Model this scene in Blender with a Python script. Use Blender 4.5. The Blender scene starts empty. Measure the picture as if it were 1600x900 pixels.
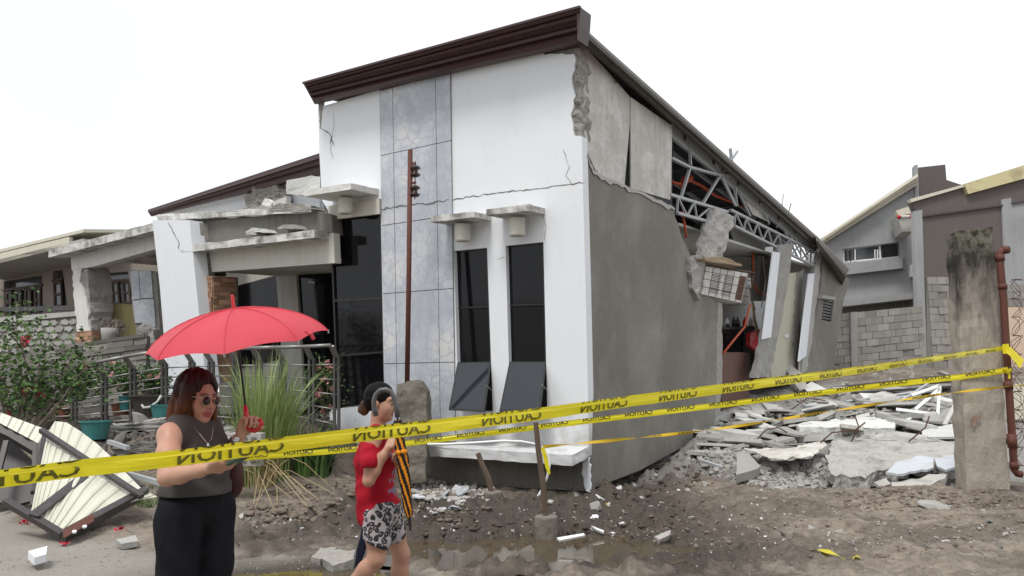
import bpy, bmesh, math, random, bisect
import numpy as np
from mathutils import Vector as V, Matrix, noise, geometry

SC = bpy.context.scene
COL = SC.collection
# ------------------------------------------------------------------ camera, sky, sun, exposure
CAM = V((0.0, 0.0, 1.40))
FPX = 1200.0                                    # focal length in photo pixels (1600 wide)
PITCH = math.atan((612 - 450) / FPX)
cd = bpy.data.cameras.new('camera')
cam = bpy.data.objects.new('camera', cd)
COL.objects.link(cam)
cam.location = CAM
cam.rotation_euler = (math.pi / 2 + PITCH, 0, 0)
cd.sensor_width = 36.0
cd.lens = 36.0 * FPX / 1600.0
cd.clip_start = 0.05
cd.clip_end = 3000
SC.camera = cam

SUN_EL, SUN_AZ = math.radians(60), math.radians(208)     # azimuth clockwise from +Y
wd = bpy.data.worlds.new("World")
SC.world = wd
wd.use_nodes = True
wn, wl_ = wd.node_tree.nodes, wd.node_tree.links
bg = wn['Background']
sky = wn.new('ShaderNodeTexSky')
sky.sky_type = 'NISHITA'
sky.sun_disc = False
sky.sun_elevation = SUN_EL
sky.sun_rotation = SUN_AZ
sky.air_density = 1.2
sky.dust_density = 4.0
tc = wn.new('ShaderNodeTexCoord')
nz = wn.new('ShaderNodeTexNoise')
nz.inputs['Scale'].default_value = 1.1
nz.inputs['Detail'].default_value = 5
cr = wn.new('ShaderNodeValToRGB')
cr.color_ramp.elements[0].position = 0.3
cr.color_ramp.elements[0].color = (8.4, 8.85, 9.3, 1)
cr.color_ramp.elements[1].position = 0.75
cr.color_ramp.elements[1].color = (10.4, 10.55, 10.7, 1)
mx = wn.new('ShaderNodeMixRGB')
mx.inputs[0].default_value = 0.93
wl_.new(tc.outputs['Generated'], nz.inputs['Vector'])
wl_.new(nz.outputs['Fac'], cr.inputs['Fac'])
wl_.new(sky.outputs[0], mx.inputs[1])
wl_.new(cr.outputs[0], mx.inputs[2])
wl_.new(mx.outputs[0], bg.inputs['Color'])
bg.inputs['Strength'].default_value = 0.09

sd = bpy.data.lights.new('sun', 'SUN')
sd.energy = 1.9
sd.angle = math.radians(16)
sd.color = (1.0, 0.97, 0.92)
so = bpy.data.objects.new('sun', sd)
COL.objects.link(so)
so.location = (0, 0, 30)
so.rotation_euler = (math.pi / 2 - SUN_EL, 0, math.pi - SUN_AZ)   # checked against the sky's sun below
_d = V((math.sin(SUN_AZ) * math.cos(SUN_EL), math.cos(SUN_AZ) * math.cos(SUN_EL), math.sin(SUN_EL)))
so.rotation_euler = _d.to_track_quat('Z', 'Y').to_euler()
vs = SC.view_settings
vs.view_transform = 'Standard'
vs.look = 'None'
vs.exposure = 0.32
vs.gamma = 1.0

# ------------------------------------------------------------------ projecting photo pixels onto the planes of the place
RGT = V((1, 0, 0))
FWD = V((0, math.cos(PITCH), math.sin(PITCH)))
UPV = V((0, -math.sin(PITCH), math.cos(PITCH)))


def ray(px, py):
    return FWD + RGT * ((px - 800) / FPX) + UPV * ((450 - py) / FPX)


def atY(px, py, y):                                # point on the ray at world depth y
    d = ray(px, py)
    return CAM + d * ((y - CAM.y) / d.y)


class Plane:
    def __init__(s, p, n):
        s.p, s.n = V(p), V(n).normalized()
        if s.n.dot(CAM - s.p) < 0:
            s.n = -s.n

    def off(s, d):
        return Plane(s.p + s.n * d, s.n)

    def __call__(s, px, py):
        d = ray(px, py)
        return CAM + d * ((s.p - CAM).dot(s.n) / d.dot(s.n))

    def pts(s, L):
        return [s(a, b) for a, b in L]


K0 = atY(922, 765, 10.3)                            # the sunken corner of the house
UF = V((-math.sin(math.radians(57)), math.cos(math.radians(57)), 0))
US = V((math.sin(math.radians(35)), math.cos(math.radians(35)), 0))
UP_H = V((-0.02, -math.sin(math.radians(4)), math.cos(math.radians(4)))).normalized()
F0 = Plane(K0, UF.cross(UP_H))                      # street front
S0 = Plane(K0, US.cross(UP_H))                      # broken side


def F(d):
    return F0.off(d)


def S(d):
    return S0.off(d)


NF, NS = F0.n, S0.n
R = random.Random(7)


# ------------------------------------------------------------------ noise on arrays
def _h(a, b, c, seed):
    n = (a * 374761393 + b * 668265263 + c * 2147483647 + seed * 144665) & 0xFFFFFFFF
    n = ((n ^ (n >> 13)) * 1274126177) & 0xFFFFFFFF
    n = n ^ (n >> 16)
    return n / 4294967295.0


def vn(x, y, z=None, seed=0):
    x = np.asarray(x, float)
    y = np.asarray(y, float)
    z = np.zeros_like(x) if z is None else np.asarray(z, float)
    xi, yi, zi = np.floor(x).astype(np.int64), np.floor(y).astype(np.int64), np.floor(z).astype(np.int64)
    fx, fy, fz = x - xi, y - yi, z - zi
    fx, fy, fz = fx * fx * (3 - 2 * fx), fy * fy * (3 - 2 * fy), fz * fz * (3 - 2 * fz)
    r = 0
    for dx in (0, 1):
        for dy in (0, 1):
            for dz in (0, 1):
                r = r + _h(xi + dx, yi + dy, zi + dz, seed) * (fx if dx else 1 - fx) * (fy if dy else 1 - fy) * (fz if dz else 1 - fz)
    return r * 2 - 1


def fbm(x, y, o=4, seed=0, z=None):
    r, a, f = 0, 1.0, 1.0
    for k in range(o):
        r = r + a * vn(np.asarray(x) * f, np.asarray(y) * f, None if z is None else np.asarray(z) * f, seed + k)
        a *= .5
        f *= 2.03
    return r


def sst(a, b, x):
    t = np.clip((np.asarray(x, float) - a) / (b - a), 0, 1)
    return t * t * (3 - 2 * t)


# ------------------------------------------------------------------ materials
def newmat(name):
    m = bpy.data.materials.new(name)
    m.use_nodes = True
    return m, m.node_tree.nodes, m.node_tree.links, m.node_tree.nodes['Principled BSDF']


def c4(c):
    return (c[0], c[1], c[2], 1) if len(c) == 3 else c


def mulc(c, k):
    return tuple(min(1, x * k) for x in c[:3])


def ramp(n, l, src, stops):
    r = n.new('ShaderNodeValToRGB')
    e = r.color_ramp.elements
    while len(e) < len(stops):
        e.new(0.5)
    for k, (p, c) in enumerate(stops):
        e[k].position = p
        e[k].color = c4(c) if not isinstance(c, (int, float)) else (c, c, c, 1)
    l.new(src, r.inputs['Fac'])
    return r.outputs['Color']


def mix(n, l, fac, a, b, mode='MIX'):
    m = n.new('ShaderNodeMixRGB')
    m.blend_type = mode
    for sock, v in ((0, fac), (1, a), (2, b)):
        if isinstance(v, bpy.types.NodeSocket):
            l.new(v, m.inputs[sock])
        elif isinstance(v, (int, float)):
            m.inputs[sock].default_value = v if sock == 0 else (v, v, v, 1)
        else:
            m.inputs[sock].default_value = c4(v)
    return m.outputs[0]


def ntex(n, l, vec, scale, detail=6, rough=.6, dist=0):
    t = n.new('ShaderNodeTexNoise')
    t.inputs['Scale'].default_value = scale
    t.inputs['Detail'].default_value = detail
    t.inputs['Roughness'].default_value = rough
    t.inputs['Distortion'].default_value = dist
    if vec is not None:
        l.new(vec, t.inputs['Vector'])
    return t.outputs['Fac']


def mapping(n, l, src, scale=(1, 1, 1), loc=(0, 0, 0), rot=(0, 0, 0)):
    m = n.new('ShaderNodeMapping')
    m.inputs['Scale'].default_value = scale
    m.inputs['Location'].default_value = loc
    m.inputs['Rotation'].default_value = rot
    l.new(src, m.inputs['Vector'])
    return m.outputs[0]


def bumpn(n, l, bs, h, strength, dist=.02):
    b = n.new('ShaderNodeBump')
    b.inputs['Strength'].default_value = strength
    b.inputs['Distance'].default_value = dist
    l.new(h, b.inputs['Height'])
    l.new(b.outputs[0], bs.inputs['Normal'])
    return b


def mat(name, col, var=.25, scale=2.0, fine=30, rough=.85, bump=.3, dist=.01, streak=0, scol=(.05, .045, .04), patch=0, pcol=(.3, .28, .25), pscale=1.2,
        specks=0, kcol=(.04, .04, .04), kscale=25, metallic=0, spec=.35, rnd=0):
    m, n, l, b = newmat(name)
    t = n.new('ShaderNodeTexCoord').outputs['Object']
    if rnd:
        oi = n.new('ShaderNodeObjectInfo').outputs['Random']
        va = n.new('ShaderNodeVectorMath')
        va.operation = 'ADD'
        sc_ = n.new('ShaderNodeVectorMath')
        sc_.operation = 'SCALE'
        sc_.inputs[0].default_value = (37, 19, 53)
        l.new(oi, sc_.inputs['Scale'])
        l.new(t, va.inputs[0])
        l.new(sc_.outputs[0], va.inputs[1])
        t = va.outputs[0]
    big = ntex(n, l, t, scale, 5, .6)
    fi = ntex(n, l, t, fine, 8, .7)
    c = mix(n, l, big, mulc(col, 1 - var), mulc(col, 1 + var))
    c = mix(n, l, .35, c, mix(n, l, fi, mulc(col, 1 - 1.6 * var), mulc(col, 1 + 1.2 * var)))
    if rnd:
        rr = n.new('ShaderNodeMapRange')
        rr.inputs['To Min'].default_value = 1 - rnd
        rr.inputs['To Max'].default_value = 1 + rnd
        l.new(oi, rr.inputs['Value'])
        c = mix(n, l, 1.0, c, rr.outputs[0], 'MULTIPLY')
    if patch:
        p = ramp(n, l, ntex(n, l, t, pscale, 7, .65, .3), [(.5 - .12 + .2 * (1 - patch), 0), (.5 + .1 + .2 * (1 - patch), 1)])
        c = mix(n, l, p, c, pcol)
    if streak:
        s = ntex(n, l, mapping(n, l, t, (6, 6, .5)), 1.6, 6, .7)
        s = ramp(n, l, s, [(.48, 0), (.75, streak)])
        c = mix(n, l, s, c, scol)
    if specks:
        k = ramp(n, l, ntex(n, l, t, kscale, 3, .5), [(.68 - .05 * specks, 0), (.74 - .05 * specks, .75)])
        c = mix(n, l, k, c, kcol)
    l.new(c, b.inputs['Base Color'])
    b.inputs['Roughness'].default_value = rough
    b.inputs['Metallic'].default_value = metallic
    b.inputs['Specular IOR Level'].default_value = spec
    if bump:
        bumpn(n, l, b, mix(n, l, .5, big, fi), bump, dist)
    return m


MT = {}
MT['white_paint'] = mat('white_paint', (.77, .795, .835), .03, .8, 12, .6, .12, .004, streak=.10, scol=(.5, .49, .47), patch=.3, pcol=(.70, .715, .745), pscale=.9)
MT['dirty_white'] = mat('dirty_white', (.70, .69, .66), .08, 1.5, 20, .75, .2, .005, streak=.35, scol=(.3, .28, .25), specks=.4, kcol=(.3, .29, .27), kscale=30)
MT['mouldy_white'] = mat('mouldy_white', (.66, .65, .62), .12, 2, 25, .8, .4, .008, patch=.75, pcol=(.2, .19, .17), pscale=3.5)
MT['cream'] = mat('cream', (.62, .60, .54), .05, 1, 20, .7, .1, .004, streak=.25, scol=(.3, .26, .2))
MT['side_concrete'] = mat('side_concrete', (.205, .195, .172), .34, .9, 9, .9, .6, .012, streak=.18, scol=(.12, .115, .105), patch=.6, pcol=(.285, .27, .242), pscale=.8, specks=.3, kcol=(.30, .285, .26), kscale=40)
MT['concrete'] = mat('concrete', (.38, .37, .35), .30, 2.5, 30, .92, .6, .012, rnd=.18)
MT['dark_concrete'] = mat('dark_concrete', (.17, .16, .145), .3, 1.5, 25, .92, .5, .012, streak=.5)
MT['sill_paint'] = mat('sill_paint', (.62, .63, .64), .08, 3, 30, .75, .25, .006, patch=.45, pcol=(.38, .36, .33), pscale=2.2)
MT['old_paint'] = mat('old_painted_plaster', (.56, .585, .63), .06, 3, 30, .75, .15, .005, patch=.3, pcol=(.42, .41, .39), pscale=5)
MT['stump'] = mat('stump_concrete', (.20, .18, .152), .35, 3, 26, .95, .9, .02, patch=.4, pcol=(.13, .12, .10), pscale=2)
MT['cage'] = mat('cage_wire', (.17, .11, .085), .3, 9, 50, .8, .2)
MT['broken'] = mat('broken_masonry', (.36, .34, .31), .5, 9, 40, .95, 1.0, .03, specks=.9, kcol=(.13, .12, .11), kscale=30)
MT['fibre_board'] = mat('fibre_board', (.55, .53, .495), .22, 2.2, 16, .85, .4, .008, streak=.4, scol=(.33, .27, .2), specks=.9, kcol=(.27, .26, .245), kscale=22, patch=.6, pcol=(.72, .71, .68), pscale=2.6)
MT['maroon_steel'] = mat('maroon_steel', (.062, .026, .027), .2, 3, 30, .38, .05, .003, spec=.5, streak=.2, scol=(.09, .07, .065))
MT['gutter_steel'] = mat('gutter_steel', (.105, .095, .082), .25, 2, 30, .55, .1, .003, streak=.4, scol=(.2, .18, .16))
MT['galv'] = mat('galvanised_steel', (.42, .435, .45), .12, 5, 40, .5, .05, .003, metallic=.1, spec=.5, specks=.3, kcol=(.2, .18, .16))
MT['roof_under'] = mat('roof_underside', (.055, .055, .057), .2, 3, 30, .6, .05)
MT['render_bg'] = mat('grey_render', (.33, .335, .34), .14, .45, 12, .9, .2, .008, streak=.4, scol=(.2, .2, .2), patch=.4, pcol=(.26, .26, .265), pscale=.5)
MT['brown_render'] = mat('brown_render', (.125, .105, .10), .12, .5, 12, .9, .2, .008, streak=.3, scol=(.16, .14, .13), patch=.2, pcol=(.18, .15, .14), pscale=.7)
MT['cream_trim'] = mat('cream_trim', (.60, .57, .47), .06, 1, 20, .6, .1, .004, streak=.25, scol=(.35, .3, .22))
MT['yellow_trim'] = mat('yellow_trim', (.58, .52, .30), .06, 1, 20, .6, .1, .004, patch=.25, pcol=(.3, .25, .16))
MT['block'] = mat('concrete_block', (.285, .27, .25), .2, 3, 25, .95, .6, .012, streak=.3, rnd=.16)
MT['mortar'] = mat('mortar', (.2, .19, .175), .2, 3, 25, .95, .6, .012)
MT['brick'] = mat('clay_brick', (.42, .25, .165), .22, 4, 25, .88, .5, .01, rnd=.42)
MT['strip_stone'] = mat('strip_stone', (.20, .185, .17), .25, 4, 25, .9, .5, .012, rnd=.4)
MT['wood_dark'] = mat('dark_wood', (.055, .032, .022), .25, 4, 30, .6, .1)
MT['wood_stake'] = mat('weathered_wood', (.105, .075, .055), .3, 6, 40, .85, .4, .008)
MT['plywood'] = mat('plywood', (.33, .25, .16), .15, 4, 30, .8, .1)
MT['rust_paint'] = mat('red_oxide_steel', (.115, .040, .028), .3, 6, 40, .65, .25, .006, patch=.25, pcol=(.09, .045, .03), pscale=8)
MT['rust'] = mat('rusty_steel', (.11, .055, .035), .3, 9, 50, .85, .3)
MT['dark_steel'] = mat('dark_painted_steel', (.058, .052, .053), .2, 3, 30, .45, .08, .003, streak=.3, scol=(.16, .15, .14))
MT['rail_steel'] = mat('railing_steel', (.30, .29, .28), .15, 5, 40, .45, .05, .003, metallic=.5, spec=.5)
MT['post_steel'] = mat('railing_post_steel', (.085, .08, .075), .2, 5, 40, .55, .05, .003, spec=.5)
MT['cream_sheet'] = mat('cream_steel_sheet', (.62, .61, .51), .05, 1.5, 25, .42, .05, .003, spec=.5, streak=.12, scol=(.35, .33, .27))
MT['orange_pipe'] = mat('orange_conduit', (.50, .085, .035), .1, 5, 40, .5, .05)
MT['white_pvc'] = mat('white_pvc', (.74, .75, .75), .05, 4, 40, .45, .05, rnd=.08)
MT['white_board'] = mat('white_ceiling_board', (.58, .58, .56), .08, 3, 30, .8, .15, .004, patch=.3, pcol=(.5, .48, .45), rnd=.15)
MT['grey_board'] = mat('grey_ceiling_board', (.43, .415, .39), .22, 3, 30, .85, .3, .006, patch=.4, pcol=(.3, .29, .27), rnd=.2)
MT['black_glass'] = None
MT['black_plastic'] = mat('black_plastic', (.014, .014, .015), .1, 4, 40, .4, .03, spec=.5)
MT['silver'] = mat('silver_metal', (.5, .5, .5), .05, 6, 40, .42, .02, metallic=.9)
MT['teal_plastic'] = mat('teal_plastic', (.05, .21, .21), .15, 4, 30, .5, .05, streak=.3, scol=(.15, .2, .19))
MT['terracotta'] = mat('terracotta', (.30, .12, .07), .2, 5, 30, .8, .2)
MT['dark_plastic'] = mat('dark_plastic_tub', (.06, .05, .045), .2, 4, 30, .55, .05)
MT['ceramic'] = mat('brown_glazed_ceramic', (.04, .02, .014), .2, 6, 30, .25, .03, spec=.6)
MT['leaf'] = mat('leaf', (.105, .185, .05), .35, 8, 30, .55, .1, rnd=0)
MT['leaf_dark'] = mat('dark_leaf', (.045, .095, .03), .35, 8, 30, .55, .1)
MT['blade'] = mat('grass_blade', (.25, .33, .11), .45, 3.5, 20, .5, .05)
MT['straw'] = mat('dry_straw', (.40, .31, .17), .3, 6, 30, .7, .05)
MT['flower'] = mat('magenta_flower', (.50, .02, .06), .2, 6, 30, .6, .05)
MT['pink_flower'] = mat('pink_flower', (.60, .28, .27), .2, 6, 30, .6, .05)
MT['bark'] = mat('grey_bark', (.20, .17, .14), .3, 8, 40, .9, .4)
MT['interior_wall'] = mat('interior_wall', (.55, .56, .57), .05, 1, 20, .7, .08, .003, streak=.2, scol=(.35, .35, .34))
MT['beige_wall'] = mat('beige_wall', (.52, .49, .40), .05, 1, 20, .7, .08, .003, streak=.2, scol=(.32, .29, .24))
MT['yellow_wall'] = mat('yellow_wall', (.52, .45, .22), .12, 1.6, 20, .85, .2, .006, streak=.5, scol=(.2, .19, .13))
MT['salmon_wall'] = mat('salmon_wall', (.60, .46, .36), .06, 1.5, 20, .85, .1)
MT['red_plastic'] = mat('red_plastic', (.55, .02, .03), .1, 5, 30, .35, .03, spec=.5)
MT['couch'] = mat('brown_upholstery', (.15, .085, .07), .15, 5, 60, .85, .2)


def glass_mat(name='black_glass', spec=.3, col=(.006, .006, .008)):
    m, n, l, b = newmat(name)
    t = n.new('ShaderNodeTexCoord').outputs['Object']
    b.inputs['Base Color'].default_value = c4(col)
    b.inputs['Specular IOR Level'].default_value = spec
    r = ramp(n, l, ntex(n, l, t, 3, 5), [(.3, .03), (.8, .10)])
    l.new(r, b.inputs['Roughness'])
    bumpn(n, l, b, ntex(n, l, t, .9, 1), .06, .02)
    return m


MT['black_glass'] = glass_mat()
MT['sash_glass'] = glass_mat('sky_toned_sash_glass', .6, (.022, .025, .032))  # same dark glass, its colour lightened to stand in for mirrored sky


def pane_mat():
    m, n, l, b = newmat('window_pane')
    b.inputs['Base Color'].default_value = (.07, .075, .085, 1)
    b.inputs['Roughness'].default_value = .12
    b.inputs['Specular IOR Level'].default_value = .6
    return m


MT['pane'] = pane_mat()


def marble_mat():
    m, n, l, b = newmat('marble_tile')
    t = n.new('ShaderNodeTexCoord').outputs['Object']
    w = ntex(n, l, t, 2.2, 4, .5)
    va = n.new('ShaderNodeVectorMath')
    va.operation = 'MULTIPLY_ADD'
    wc = n.new('ShaderNodeTexNoise')
    wc.inputs['Scale'].default_value = 3.0
    wc.inputs['Detail'].default_value = 4
    l.new(t, wc.inputs['Vector'])
    l.new(wc.outputs['Color'], va.inputs[0])
    va.inputs[1].default_value = (.35, .35, .35)
    l.new(t, va.inputs[2])
    vo = n.new('ShaderNodeTexVoronoi')
    vo.feature = 'DISTANCE_TO_EDGE'
    vo.inputs['Scale'].default_value = 5.2
    l.new(va.outputs[0], vo.inputs['Vector'])
    vein = ramp(n, l, vo.outputs['Distance'], [(.0, .75), (.03, .5), (.09, 0)])
    cl = ramp(n, l, ntex(n, l, t, 1.6, 6, .6, .4), [(.3, (.40, .425, .475)), (.52, (.54, .565, .61)), (.68, (.68, .665, .655))])
    c = mix(n, l, vein, cl, (.40, .43, .49))
    l.new(c, b.inputs['Base Color'])
    b.inputs['Roughness'].default_value = .32
    b.inputs['Specular IOR Level'].default_value = .4
    return m


MT['marble'] = marble_mat()


def front_paint():
    m = mat('front_wall_paint', (.80, .825, .86), .03, .8, 12, .6, .15, .004, streak=.05, scol=(.5, .49, .47), patch=.18, pcol=(.72, .735, .76), pscale=.9)
    n, l = m.node_tree.nodes, m.node_tree.links
    b = n['Principled BSDF']
    src = b.inputs['Base Color'].links[0].from_socket
    t = n.new('ShaderNodeTexCoord').outputs['Object']
    sx = n.new('ShaderNodeSeparateXYZ')
    l.new(t, sx.inputs[0])
    ma = n.new('ShaderNodeMath')
    ma.operation = 'MULTIPLY_ADD'
    l.new(ntex(n, l, t, 3.5, 7, .7), ma.inputs[0])
    ma.inputs[1].default_value = -1.6
    l.new(sx.outputs['Z'], ma.inputs[2])
    mr = n.new('ShaderNodeMapRange')                # splashed mud above the footing
    mr.inputs['From Min'].default_value = .25
    mr.inputs['From Max'].default_value = -.35
    l.new(ma.outputs[0], mr.inputs['Value'])
    c = mix(n, l, mix(n, l, 1, mr.outputs[0], .6, 'MULTIPLY'), src, (.33, .29, .24))
    sp_ = ramp(n, l, ntex(n, l, mapping(n, l, t, (9, 9, .35)), 1.2, 5, .7), [(.62, 0), (.74, .12)])
    c = mix(n, l, sp_, c, (.42, .40, .37))
    l.new(c, b.inputs['Base Color'])
    return m


MT['front_paint'] = front_paint()


# ------------------------------------------------------------------ mesh building
def wloc(o):
    p = V((0, 0, 0))
    while o is not None:
        p += o.location
        o = o.parent
    return p


def jag(L, amp, step, seed=0, closed=True):
    r = random.Random(seed)
    out = []
    k = len(L)
    for i in range(k if closed else k - 1):
        a, b = L[i], L[(i + 1) % k]
        d = math.hypot(b[0] - a[0], b[1] - a[1])
        m = max(1, int(d / step))
        for j in range(m):
            t = (j + (r.uniform(-.3, .3) if j else 0)) / m
            p = (a[0] + (b[0] - a[0]) * t, a[1] + (b[1] - a[1]) * t)
            if j:
                s = r.uniform(-amp, amp)
                p = (p[0] - (b[1] - a[1]) / d * s, p[1] + (b[0] - a[0]) / d * s)
            out.append(p)
    if not closed:
        out.append(L[-1])
    return out


class MB:
    def __init__(s):
        s.v, s.f = [], []

    def add(s, vs, fs):
        n = len(s.v)
        s.v += [tuple(v) for v in vs]
        s.f += [tuple(i + n for i in f) for f in fs]
        return s

    def hexa(s, a, b):                             # two matching quads
        return s.add(list(a) + list(b), [(0, 1, 2, 3), (7, 6, 5, 4), (0, 4, 5, 1), (1, 5, 6, 2), (2, 6, 7, 3), (3, 7, 4, 0)])

    def box(s, c, ax, ay, az):                     # half-axis vectors
        c, ax, ay, az = V(c), V(ax), V(ay), V(az)
        return s.hexa([c - ax - ay - az, c + ax - ay - az, c + ax + ay - az, c - ax + ay - az],
                      [c - ax - ay + az, c + ax - ay + az, c + ax + ay + az, c - ax + ay + az])

    def cube(s, lo, hi):
        lo, hi = V(lo), V(hi)
        c, h = (lo + hi) / 2, (hi - lo) / 2
        return s.box(c, (h.x, 0, 0), (0, h.y, 0), (0, 0, h.z))

    def beam(s, p0, p1, w, h, up=(0, 0, 1)):
        p0, p1 = V(p0), V(p1)
        d = (p1 - p0).normalized()
        x = d.cross(V(up))
        if x.length < 1e-4:
            x = d.cross(V((1, 0, 0)))
        x.normalize()
        z = x.cross(d).normalized()
        return s.box((p0 + p1) / 2, x * (w / 2), (p1 - p0) / 2, z * (h / 2))

    def tube(s, P, r, n=8):
        P = [V(p) for p in P]
        m = len(P)
        rs = r if isinstance(r, (list, tuple)) else [r] * m
        vs, fs = [], []
        x = None
        for i, p in enumerate(P):
            d = (P[min(i + 1, m - 1)] - P[max(i - 1, 0)]).normalized()
            if x is None:
                x = d.cross(V((0, 0, 1)))
                if x.length < .05:
                    x = d.cross(V((1, 0, 0)))
            x = (x - d * x.dot(d)).normalized()
            y = d.cross(x)
            for k in range(n):
                a = 2 * math.pi * k / n
                vs.append(p + (x * math.cos(a) + y * math.sin(a)) * rs[i])
        for i in range(m - 1):
            for k in range(n):
                fs.append((i * n + k, i * n + (k + 1) % n, (i + 1) * n + (k + 1) % n, (i + 1) * n + k))
        fs.append(tuple(range(n - 1, -1, -1)))
        fs.append(tuple(range((m - 1) * n, m * n)))
        return s.add(vs, fs)

    def plate(s, outer, holes, tv):
        loops = [[V(p) for p in outer]] + [[V(p) for p in h] for h in holes]
        tri = geometry.tessellate_polygon(loops)
        flat = [p for L in loops for p in L]
        n = len(flat)
        tv = V(tv)
        fs = [tuple(t) for t in tri] + [tuple(i + n for i in reversed(t)) for t in tri]
        k = 0
        for L in loops:
            m = len(L)
            for i in range(m):
                j = (i + 1) % m
                fs.append((k + i, k + j, k + j + n, k + i + n))
            k += m
        return s.add(flat + [p + tv for p in flat], fs)

    def lathe(s, c, prof, n=16, axis=V((0, 0, 1)), x=None):
        axis = V(axis).normalized()
        x = V(x) if x is not None else axis.orthogonal()
        x = (x - axis * x.dot(axis)).normalized()
        y = axis.cross(x)
        vs, fs = [], []
        for (r, h) in prof:
            for k in range(n):
                a = 2 * math.pi * k / n
                vs.append(V(c) + axis * h + (x * math.cos(a) + y * math.sin(a)) * r)
        for i in range(len(prof) - 1):
            for k in range(n):
                fs.append((i * n + k, i * n + (k + 1) % n, (i + 1) * n + (k + 1) % n, (i + 1) * n + k))
        fs.append(tuple(range(n - 1, -1, -1)))
        fs.append(tuple(range((len(prof) - 1) * n, len(prof) * n)))
        return s.add(vs, fs)

    def loft(s, rows):                              # rows of equal point count, open
        n = len(rows[0])
        vs = [p for r in rows for p in r]
        fs = []
        for i in range(len(rows) - 1):
            for k in range(n - 1):
                fs.append((i * n + k, i * n + k + 1, (i + 1) * n + k + 1, (i + 1) * n + k))
        return s.add(vs, fs)

    def mesh(s, name, base, smooth=False, recalc=True, merge=0):
        me = bpy.data.meshes.new(name)
        me.from_pydata([(v[0] - base.x, v[1] - base.y, v[2] - base.z) for v in s.v], [], s.f)
        if recalc:
            bm = bmesh.new()
            bm.from_mesh(me)
            if merge:
                bmesh.ops.remove_doubles(bm, verts=bm.verts, dist=merge)
            bmesh.ops.recalc_face_normals(bm, faces=bm.faces)
            bm.to_mesh(me)
            bm.free()
        if smooth:
            me.polygons.foreach_set('use_smooth', [True] * len(me.polygons))
        me.update()
        return me

    def part(s, name, mt, parent, smooth=False, bevel=0, label=None, kind=None, recalc=True):
        me = s.mesh(name, wloc(parent) if parent is not None else V((0, 0, 0)), smooth, recalc)
        me.materials.append(MT[mt] if isinstance(mt, str) else mt)
        o = bpy.data.objects.new(name, me)
        COL.objects.link(o)
        if parent is not None:
            o.parent = parent
        if bevel:
            bv = o.modifiers.new('bevel', 'BEVEL')
            bv.width = bevel
            bv.segments = 2
            bv.limit_method = 'ANGLE'
        if label:
            o['label'] = label
        if kind:
            o['kind'] = kind
        return o

    def solo(s, name, mt, label, cat, group=None, smooth=False, bevel=0, kind=None, recalc=True):
        a = np.array(s.v)
        base = V(((a[:, 0].min() + a[:, 0].max()) / 2, (a[:, 1].min() + a[:, 1].max()) / 2, a[:, 2].min()))
        me = s.mesh(name, base, smooth, recalc)
        me.materials.append(MT[mt] if isinstance(mt, str) else mt)
        o = bpy.data.objects.new(name, me)
        COL.objects.link(o)
        o.location = base
        if bevel:
            bv = o.modifiers.new('bevel', 'BEVEL')
            bv.width = bevel
            bv.segments = 2
            bv.limit_method = 'ANGLE'
        tag(o, label, cat, group, kind)
        return o


def tag(o, label=None, cat=None, group=None, kind=None):
    for k, v in (('label', label), ('category', cat), ('group', group), ('kind', kind)):
        if v:
            o[k] = v
    return o


def thing(name, label, cat, loc, group=None):
    o = bpy.data.objects.new(name, None)
    COL.objects.link(o)
    o.location = V(loc)
    o.empty_display_size = .2
    return tag(o, label, cat, group)


def copy_tree(o, parent=None):
    c = o.copy()
    COL.objects.link(c)
    if parent is not None:
        c.parent = parent
    for ch in list(o.children):
        copy_tree(ch, c)
    return c


def rough(o, cuts=3, amp=.02, scale=3.0, seed=0):    # subdivide and roughen a mesh in place
    bm = bmesh.new()
    bm.from_mesh(o.data)
    bmesh.ops.remove_doubles(bm, verts=bm.verts, dist=1e-5)
    for _ in range(cuts):
        bmesh.ops.subdivide_edges(bm, edges=[e for e in bm.edges if e.calc_length() > .05], cuts=1, use_grid_fill=True)
    bm.normal_update()
    off = V((seed * 3.1, seed * 1.7, seed))
    for v in bm.verts:
        v.co += v.normal * amp * (noise.fractal(v.co * scale + off, 1.0, 2.0, 4) - .1)
    bmesh.ops.recalc_face_normals(bm, faces=bm.faces)
    bm.to_mesh(o.data)
    bm.free()
    return o


def chunk_mesh(name, seed, flat=1.0, n=14):          # an angular broken lump
    r = random.Random(seed)
    bm = bmesh.new()
    for _ in range(n):
        p = V((r.gauss(0, 1), r.gauss(0, 1), r.gauss(0, 1))).normalized() * r.uniform(.75, 1)
        bm.verts.new((p.x, p.y * r.uniform(.7, 1), p.z * flat))
    h = bmesh.ops.convex_hull(bm, input=bm.verts)
    bmesh.ops.delete(bm, geom=[g for g in h['geom_interior'] if isinstance(g, bmesh.types.BMVert)], context='VERTS')
    bmesh.ops.bevel(bm, geom=list(bm.edges), offset=.05, segments=1, affect='EDGES')
    me = bpy.data.meshes.new(name)
    bm.to_mesh(me)
    bm.free()
    return me


def shard_mesh(name, seed, th=.12):                  # a flat broken slab piece
    r = random.Random(seed)
    k = r.randint(4, 7)
    a0 = r.uniform(0, 6.28)
    P = []
    for i in range(k):
        a = a0 + 6.283 * (i + r.uniform(-.25, .25)) / k
        P.append(V((math.cos(a) * r.uniform(.7, 1), math.sin(a) * r.uniform(.7, 1), th / 2)))
    mb = MB().plate(P, [], (0, 0, -th))
    return mb.mesh(name, V((0, 0, 0)))
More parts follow.
